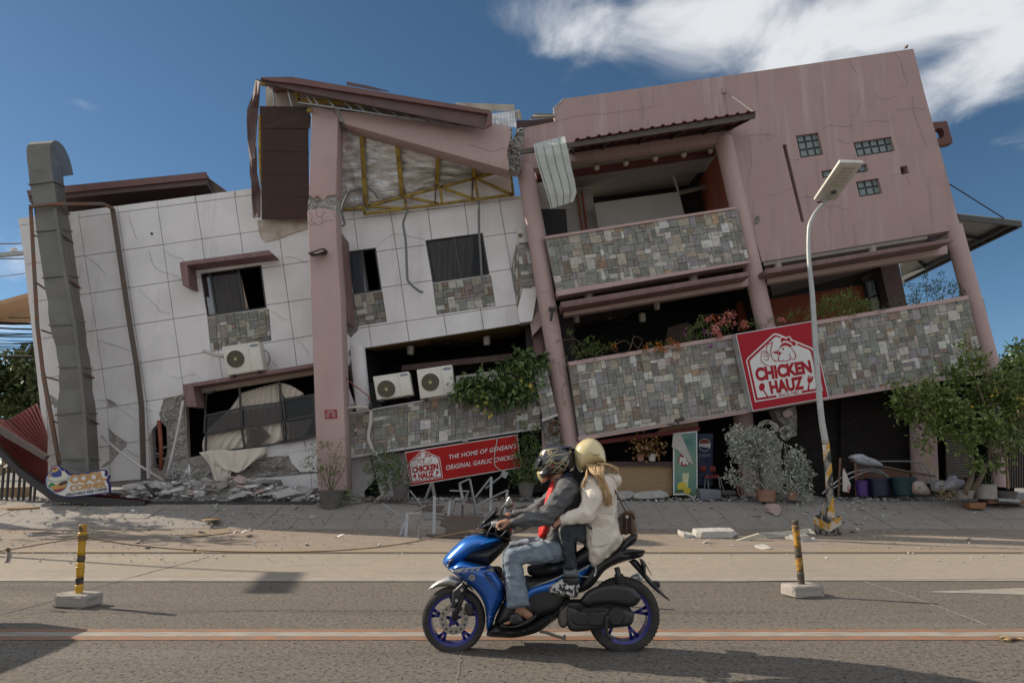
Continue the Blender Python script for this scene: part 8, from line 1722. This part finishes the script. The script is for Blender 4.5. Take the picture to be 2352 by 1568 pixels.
for x in (-1.4,1.7):
    for y in (6.0,6.7): bb = MB(); bb.lathe((-7.6 + x, y + .1,.33),[(.1,-.1),(.33,-.1),(.33,.1),(.1,.1)],20,Matrix.Rotation(R(90),3, 'X')); bb.build('wheel', M['black'],vn)
# ================================================================ plants
rl = random.Random(31)
def leaf(mb, p, d, size, w=.5,up=None):
    d = d.normalized(); s = d.cross(Vector((rl.uniform(-1,1),rl.uniform(-1,1),1)));
    if s.length < .05: s = Vector((1,0,0))
    s = s.normalized() * size * w * .5; n = s.cross(d).normalized() * size * .12
    mb.add([p, p + d * size * .45 + s + n, p + d * size, p + d * size * .45 - s + n],[(0,1,2),(0,2,3)])
LM = {}
def crown(name, clumps, Y, dy, n, size, m, parent, w=.5,droop=.0,shell=.45,singles=0):
    """clumps: (px, py, radius px); leaves fill the volume of each clump, thinner towards its rim"""
    mb = MB(); tot = sum(r_ * r_ for *_, r_ in clumps); step = max(1,n // singles) if singles else 0; cnt = 0
    for x, y, r_ in clumps:
        ce = P(x, y, Y + rl.uniform(-dy, dy)); rw_ = r_ / FPX * Y; k = int(n * r_ * r_ / tot) + 3; twigs = [Vector((rl.gauss(0,1),rl.gauss(0,.8),rl.gauss(0,1))).normalized() * rl.uniform(shell,1.12) * rw_ for _ in range(max(4,k // 9))]
        for i in range(k):
            t = rl.choice(twigs); p = ce + t * rl.uniform(.55,1.0) + Vector((rl.gauss(0,1),rl.gauss(0,1),rl.gauss(0,1))) * size * .7; d = t.normalized() + Vector((rl.gauss(0,.7),rl.gauss(0,.7),rl.gauss(0,.7) - droop)); cnt += 1
            if step and cnt % step == 0 and cnt // step <= 300:
                if (m.name, w) not in LM:
                    l_ = MB(); leaf(l_, Vector(),Vector((0,0,1)),1,w); me = bpy.data.meshes.new('leaf'); me.from_pydata([tuple(v) for v in l_.V],[],l_.F); me.materials.append(m); LM[(m.name, w)] = me
                o = link(LM[(m.name, w)], 'leaf', p, parent); o.scale = (size * 1.2,) * 3; o.rotation_euler = d.to_track_quat('Z', 'Y').to_euler()
            else: leaf(mb, p, d, size * rl.uniform(.65,1.25),w)
    return mb.build(name, m, parent, kind='stuff')
def stems(name, paths, Y, r0,r1,m, parent, k='X'):
    for pts in paths:
        q = bez([P(*p, Y + rl.uniform(-.08,.08)) for p in c(k, *pts)],12); bb = MB(); bb.tube(q,[lerp(r0,r1,i / 12) for i in range(13)],7); bb.build(name, m, parent, smooth=True)
def pot(k, x0,x1,y0,y1,taper, Y, m, lbl, nm='plant_pot'): return tub(k, x0,x1,y0,y1,taper, Y, m, lbl, nm, 'pot')
# citrus tree at the right
lt = thing('citrus_tree', 'leafy citrus tree with crooked trunks in front of the right end of the building', 'tree', cp('K',16.9,(1480,1080)))
stems('trunk',[((1470,1060),(1530,930),(1545,760),(1480,620),(1380,530),(1180,450),(1130,330)),((1490,1060),(1600,950),(1660,820),(1730,740),(1870,660),(1960,560))],16.9,.075,.03,M['bark'],lt, 'K')
stems('branch',[((1490,640),(1500,520),(1440,380),(1420,200)),((1380,530),(1300,420),(1260,260)),((1730,740),(1700,640),(1790,600),(1850,440)),((1700,780),(1680,500),(1650,250)),((1180,450),(1080,250),(880,150),(820,50)),((1650,250),(1560,0),(1540,-160)),((1850,440),(1900,200),(1960,0))],16.9,.03,.01,M['bark'],lt, 'K')
cl = [(2085,938,34),(2062,905,18),(2145,905,36),(2195,870,34),(2232,838,30),(2222,795,15),(2190,955,46),(2250,915,46),(2300,880,40),(2335,850,38),(2340,930,60),(2270,985,44),(2150,985,26),(2120,960,30),(2320,1010,40),(2105,890,22),(2340,800,18),(2055,880,12),(2120,1020,14),(2240,1065,16),(2215,1020,24),(2290,1060,20)]
crown('crown',[(x, y, r_ * .88) for x, y, r_ in cl],16.9,.5,5200,.13,M['leaf'],lt,.55,singles=290); crown('new_leaves', cl[::2],16.7,.45,1300,.13,M['leafl'],lt,.5); crown('dry_leaves',[(2128,1027,8),(2135,1060,9),(2344,945,9),(2315,1010,5)],16.6,.1,70,.11,M['dry'],lt,.25,1.2); crown('yellow_leaves',[(2310,900,60),(2180,940,50)],16.5,.3,40,.1,M['leafy'],lt,.5)
crown('litter',[(2165,1133,14),(2190,1130,10)],16.9,.2,120,.08,M['dry'],lt,.5)
crown('shrub_leaves',[(2255,1080,26),(2262,1055,18),(2270,1110,14)],17.3,.2,360,.07,M['leafd'],thing('shrub', 'small dark shrub in the cement pot behind the citrus tree', 'shrub', P(2260,1110,17.3)))
pot('K',1565,1757,975,1105,.98,17.1,M['potc'], 'ribbed cement ring pot under the citrus tree'); pot('K',1762,1940,1040,1100,.8,17.0,M['potd'], 'low black basin pot at the far right'); pot('K',1385,1560,1030,1102,.7,17.0,M['potc'], 'broken grey pot at the foot of the citrus tree')
# dusty shrubs
for cl, kk, pp, lbl, nm, n in ([[(1362,290,40),(1400,330,55),(1460,360,70),(1540,330,60),(1640,340,60),(1720,350,50),(1370,420,50),(1450,470,80),(1380,510,45),(1550,470,90),(1660,470,70),(1760,470,50),(1480,590,60),(1570,600,70),(1700,600,60),(1340,690,30),(1400,730,45),(1480,780,50),(1570,800,50),(1660,750,40),(1780,610,35),(1690,850,30),(1760,420,40)], 'J',(1590,1780,838,950), 'grey dust covered shrub in a terracotta pot', 'dusty_shrub',2500],[[(1920,480,26),(1975,500,28),(1880,560,40),(2010,580,40),(1960,640,60),(2050,680,45),(1880,700,40),(1990,760,60),(1920,790,45),(2020,860,50),(1900,830,40),(2060,910,30)], 'J',(1870,1990,850,935), 'smaller dust covered shrub beside the lamp pole', 'dusty_shrub',1200]):
    t = thing(nm, lbl, 'shrub', cp(kk,17.3,((pp[0] + pp[1]) / 2,pp[3]))); crown('leaves',[(*c(kk,(x, y)),r_ * .24) for x, y, r_ in cl],17.3,.18,int(n * 1.15),.105,M['leafg'],t,.46)
    cx = (pp[0] + pp[1]) / 2; stems('stem',[((cx, pp[2] + 20),(cx - 20,700),(cx - 60,520),(cx - 80,400)),((cx, pp[2] + 20),(cx + 10,700),(cx + 30,560)),((cx, pp[2] + 20),(cx - 80,760),(cx - 180,720))],17.3,.02,.008,M['potc'],t, kk); pot(kk, *pp,.78,17.3,M['terra'],('terracotta pot of the large dusty shrub' if n > 2000 else 'terracotta pot of the small dusty shrub'))
# philodendron vine on the left stone band
vi = thing('vine', 'dark green broad leaf vine spilling over the stone band beside the air conditioners', 'vine', P(1150,930,17.8))
cl = [(1062,882,22),(1055,905,14),(1095,888,26),(1085,905,22),(1125,880,28),(1150,860,26),(1178,862,34),(1200,840,30),(1225,830,24),(1248,822,16),(1150,905,30),(1185,900,34),(1205,885,28),(1128,918,18),(1170,925,16),(1110,865,14),(1215,920,14),(1190,815,12)]
cl = [(x, y, r_ * .82) for x, y, r_ in cl]; crown('leaves', cl,17.7,.18,1300,.17,M['leafd'],vi,.62,.5,singles=280); crown('light_leaves', cl[::3],17.6,.15,160,.16,M['leaf'],vi,.6,.5); crown('yellow_leaves',[(1190,855,20),(1200,885,26),(1100,925,18),(1130,930,16)],17.5,.1,11,.15,M['leafy'],vi,.55,.8)
stems('runner',[((1090,930),(1088,970),(1095,1000)),((1150,940),(1152,985),(1148,1015)),((1060,920),(1070,960),(1065,975)),((1200,930),(1205,970),(1215,1000)),((1120,935),(1118,980),(1125,1010))],17.9,.007,.004,M['bark'],vi)
# bougainvillea along the lower balcony
bo = thing('bougainvillea', 'flowering bougainvillea with pink and orange bracts along the lower stone balcony', 'bougainvillea', P(1550,830,18.2))
cl = [(*c('H', p),r_) for p, r_ in (((560,960),18),((650,920),24),((690,970),22),((760,930),18),((600,1010),16),((860,930),10),((1100,960),14),((1200,950),16),((1300,930),18),((1400,920),14),((1480,840),18),((1560,800),22),((1640,770),24),((1700,830),20),((1760,780),22),((1620,700),14),((1840,760),14),((2040,720),14),((2120,740),12),((2200,730),12),((640,1080),10),((1550,930),10),((520,800),6))] + [(*c('I', p),r_) for p, r_ in (((350,680),14),((450,650),16),((560,620),20),((650,600),22))]
crown('leaves', cl[:5],18.0,.12,700,.055,M['leafl'],bo,.5); crown('leaves', cl[5:],18.05,.15,1500,.055,M['leaf'],bo,.5)
crown('pink_bracts',[(*c('H', p),r_) for p, r_ in (((1870,665),9),((1780,705),9),((1680,715),8),((1755,825),10),((1880,740),5),((2300,715),7),((1740,760),7),((1980,755),7))],17.85,.06,420,.06,M['pinkf'],bo,.8); crown('orange_bracts',[(*c('H', p),r_) for p, r_ in (((1240,945),10),((1300,955),8),((1350,890),8),((1410,930),8),((1160,940),7),((880,935),5),((1420,970),4),((1720,690),4),((1975,750),5))],17.85,.06,300,.05,M['orangef'],bo,.8); crown('purple_bracts',[(*c('H', p),r_) for p, r_ in (((1635,800),4),((1700,920),7),((1680,830),4),((1490,810),3))],17.82,.05,60,.05,M['purpf'],bo,.8)
stems('twig',[((380,885),(480,870),(560,880),(620,940)),((470,790),(500,840),(560,890),(600,960)),((870,920),(960,880),(1010,930),(960,990),(860,970)),((1010,950),(1040,850),(1110,880),(1050,980)),((1100,960),(1030,900),(1040,830)),((1480,830),(1560,760),(1600,680),(1680,660),(1900,650)),((1700,800),(1760,740),(1880,720),(1960,780)),((430,1010),(470,1050),(450,1120)),((450,1240),(420,1300),(440,1420)),((1080,1000),(1100,1100),(1130,1140))],17.95,.009,.004,M['bark'],bo, 'H'); crown('trailing_leaves',[(*c('H', p),r_) for p, r_ in (((440,1030),6),((455,1110),5),((450,1250),5),((425,1340),5),((440,1410),6),((380,885),4),((480,800),7),((640,1170),5),((560,1300),5),((700,1060),6))],17.8,.05,150,.05,M['leafl'],bo,.5)
bs = thing('planter_bush', 'bright green bush growing over the right balcony cap', 'bush', P(1930,720,18.2)); cl = [(*c('I', p),r_) for p, r_ in (((760,560),26),((850,560),34),((930,520),30),((700,600),22),((950,450),12),((900,610),22),((1020,560),22),((1100,540),18),((1040,600),14),((800,620),20),((1200,600),8))]; crown('leaves', cl,18.1,.2,1700,.06,M['leaf'],bs,.55); crown('light_leaves', cl[::2],18.0,.15,350,.06,M['leafl'],bs,.55)
br = thing('planter_bush', 'dark airy bush against the sky at the right end of the balcony', 'bush', P(2140,690,18.2)); crown('leaves',[(*c('I', p),r_) for p, r_ in (((1450,490),18),((1520,440),20),((1600,430),22),((1680,400),20),((1760,410),20),((1500,400),12),((1640,360),10),((1420,380),12),((1560,320),12),((1680,310),10),((1800,460),16),((1700,470),18),((1480,520),14),((1350,520),16),((1280,540),14),((1860,460),8),((1620,500),16))],18.2,.15,1000,.06,M['leafd'],br,.55); stems('stem',[((1560,540),(1550,420),(1560,330)),((1500,550),(1450,460),(1400,400)),((1650,520),(1700,430),(1720,340)),((1760,500),(1790,420),(1820,360))],18.2,.012,.005,M['bark'],br, 'I')
# potted bushes at the foot of the building
for lbl, cl, n, m_, Y, pt, pl_ in (('sparse bush with thin twigs in a dark pot in front of the pink pillar',[((150,640),16),((80,680),12),((230,600),18),((180,580),14),((280,720),20),((200,760),24),((100,800),18),((60,750),12),((250,860),24),((330,820),16),((350,650),10),((380,560),8),((180,900),16),((440,980),16),((400,1040),18),((360,1100),14),((380,740),10)],760,M['leafl'],17.0,(158,372,985,1145), 'dark round plant pot at the foot of the pink pillar'),('dense dark bush in a black pot left of the long red sign',[((680,680),22),((640,740),24),((740,720),28),((820,760),26),((600,800),18),((680,830),34),((780,850),34),((860,860),22),((720,920),24),((620,880),16),((890,790),14),((800,680),12),((740,645),8),((650,980),12)],1500,M['leafd'],17.4,(785,935,930,1050), 'black pot under the dense dark bush'),('tall dark bush in a black pot at the right end of the red sign',[((1900,420),14),((1960,480),18),((2030,440),12),((1880,560),16),((1960,580),22),((2030,560),14),((1870,660),18),((1950,690),26),((2030,680),16),((1860,780),24),((1950,800),30),((2040,790),18),((1900,880),26),((1990,880),24),((1820,900),10),((2040,880),12),((1850,720),14),((2170,580),12),((2230,590),8)],1900,M['leafd'],17.5,(1862,2005,920,1035), 'black ribbed pot behind the driver')):
    cl = [(*c('E', p),r_) for p, r_ in cl]; t = thing('potted_bush', lbl, 'bush', cp('E', Y,((pt[0] + pt[1]) / 2,pt[3]))); crown('leaves', cl, Y,.15,n,.06,m_, t,.5)
    if m_ is not M['leafl']: crown('light_leaves', cl[::2],Y - .1,.12,n // 6,.06,M['leaf'],t,.5)
    x = (pt[0] + pt[1]) / 2; stems('stem',[((x, pt[2] + 15),(x - 10,pt[2] - 120),(x - 20 + 14 * i, pt[2] - 260 - 40 * (i % 3))) if i % 2 else ((x, pt[2] + 15),(x + 30 * (i - 3),pt[2] - 140),(x + 45 * (i - 3),pt[2] - 250)) for i in range(7)],Y,.014,.005,M['bark'],t, 'E'); pot('E', *pt,.72,Y, M['potd'],pl_)
for x, y, lbl, m_, pl_ in ((500,440, 'left potted croton with mottled leaves on the stall counter', M['terra'], 'brown flower pot on the stall counter'),(608,450, 'right potted croton with mottled leaves on the stall counter', M['potw'], 'white flower pot on the stall counter')):
    t = thing('potted_croton', lbl, 'plant', cp('J',18.2,(x,520))); crown('leaves',[(*c('J',(x + dx, y + dy)),9) for dx, dy in ((-40,-20),(35,-30),(0,-60),(-30,40),(40,30),(0,0))],18.15,.08,90,.13,bpy.data.materials.get('croton_leaf') or mat('croton_leaf',(.15,.12,.03),.5,(.25,.09,.04),9,.9),t,.6); pot('J', x - 38,x + 38,505,572,.75,18.2,m_, pl_)
# trees behind, left and right
def tree(lbl, base, Y, cl, n, size, trunk, m_=None, **kw):
    t = thing('tree', lbl, 'tree', P(*base, Y)); crown('crown', cl, Y,1.2,n, size, m_ or M['leaft'],t,.6); stems('trunk', trunk, Y,.30,.08,M['bark'],t); return t
tree('large spreading tree behind the utility wires at the left',(30,1075),36,[(20,860,34),(60,835,30),(88,850,26),(105,890,34),(60,880,40),(10,910,46),(60,930,46),(100,930,34),(-40,880,50),(20,960,30),(80,820,16),(-10,840,24),(115,960,30)],4200,.36,[((30,1085),(34,1000),(50,930),(80,860)),((34,1010),(20,960),(-10,900)),((42,970),(80,930),(100,900))])
tree('darker tree past the right end of the building',(2340,1000),30,[(2320,830,24),(2350,860,40),(2330,900,40),(2370,820,34)],1200,.3,[((2340,1060),(2342,960),(2345,870))],M['leafd']); tree('low tree line far behind the left railing',(-20,1080),60,[(0,1020,24),(40,1035,20),(-40,1010,40),(80,1040,18),(110,1035,24)],1300,.5,[((10,1085),(10,1030))])
tree('leafy street tree past the left edge throwing shade on the paving',(-330,1130),17.5,[(-330,640,60),(-250,700,50),(-380,600,60),(-290,560,50)],500,.3,[((-330,1140),(-320,950),(-290,700))])
t = thing('hedge_gap', 'dark board fence and sheds behind the citrus tree at the right edge', 'fence', cp('K',19,(1900,1000)))
for i in range(14): bb = MB(); bb.bar(cp('K',18.9,(1850 + i * 22,520 + rl.uniform(-20,30))),cp('K',18.9,(1850 + i * 22,1010)),.09,.03); bb.build('board', M['ceild'],t)
bb = MB(); bb.tube([cp('K',17.5,(1845,700)),cp('K',17.4,(1865,1020))],.03,7); bb.build('stake', M['wood'],t)
mb = MB()
for _ in range(16): p = GP(2315 + rl.uniform(-14,14),1470 + rl.uniform(-3,3)) + Vector((0,0,.006)); leaf(mb, p, Vector((rl.uniform(-1,1),rl.uniform(-1,1),.1)),.07,.5)
mb.build('fallen_leaves', M['dry'],None, label='small cluster of pale fallen leaves on the road at the right', cat='leaves', kind='stuff')
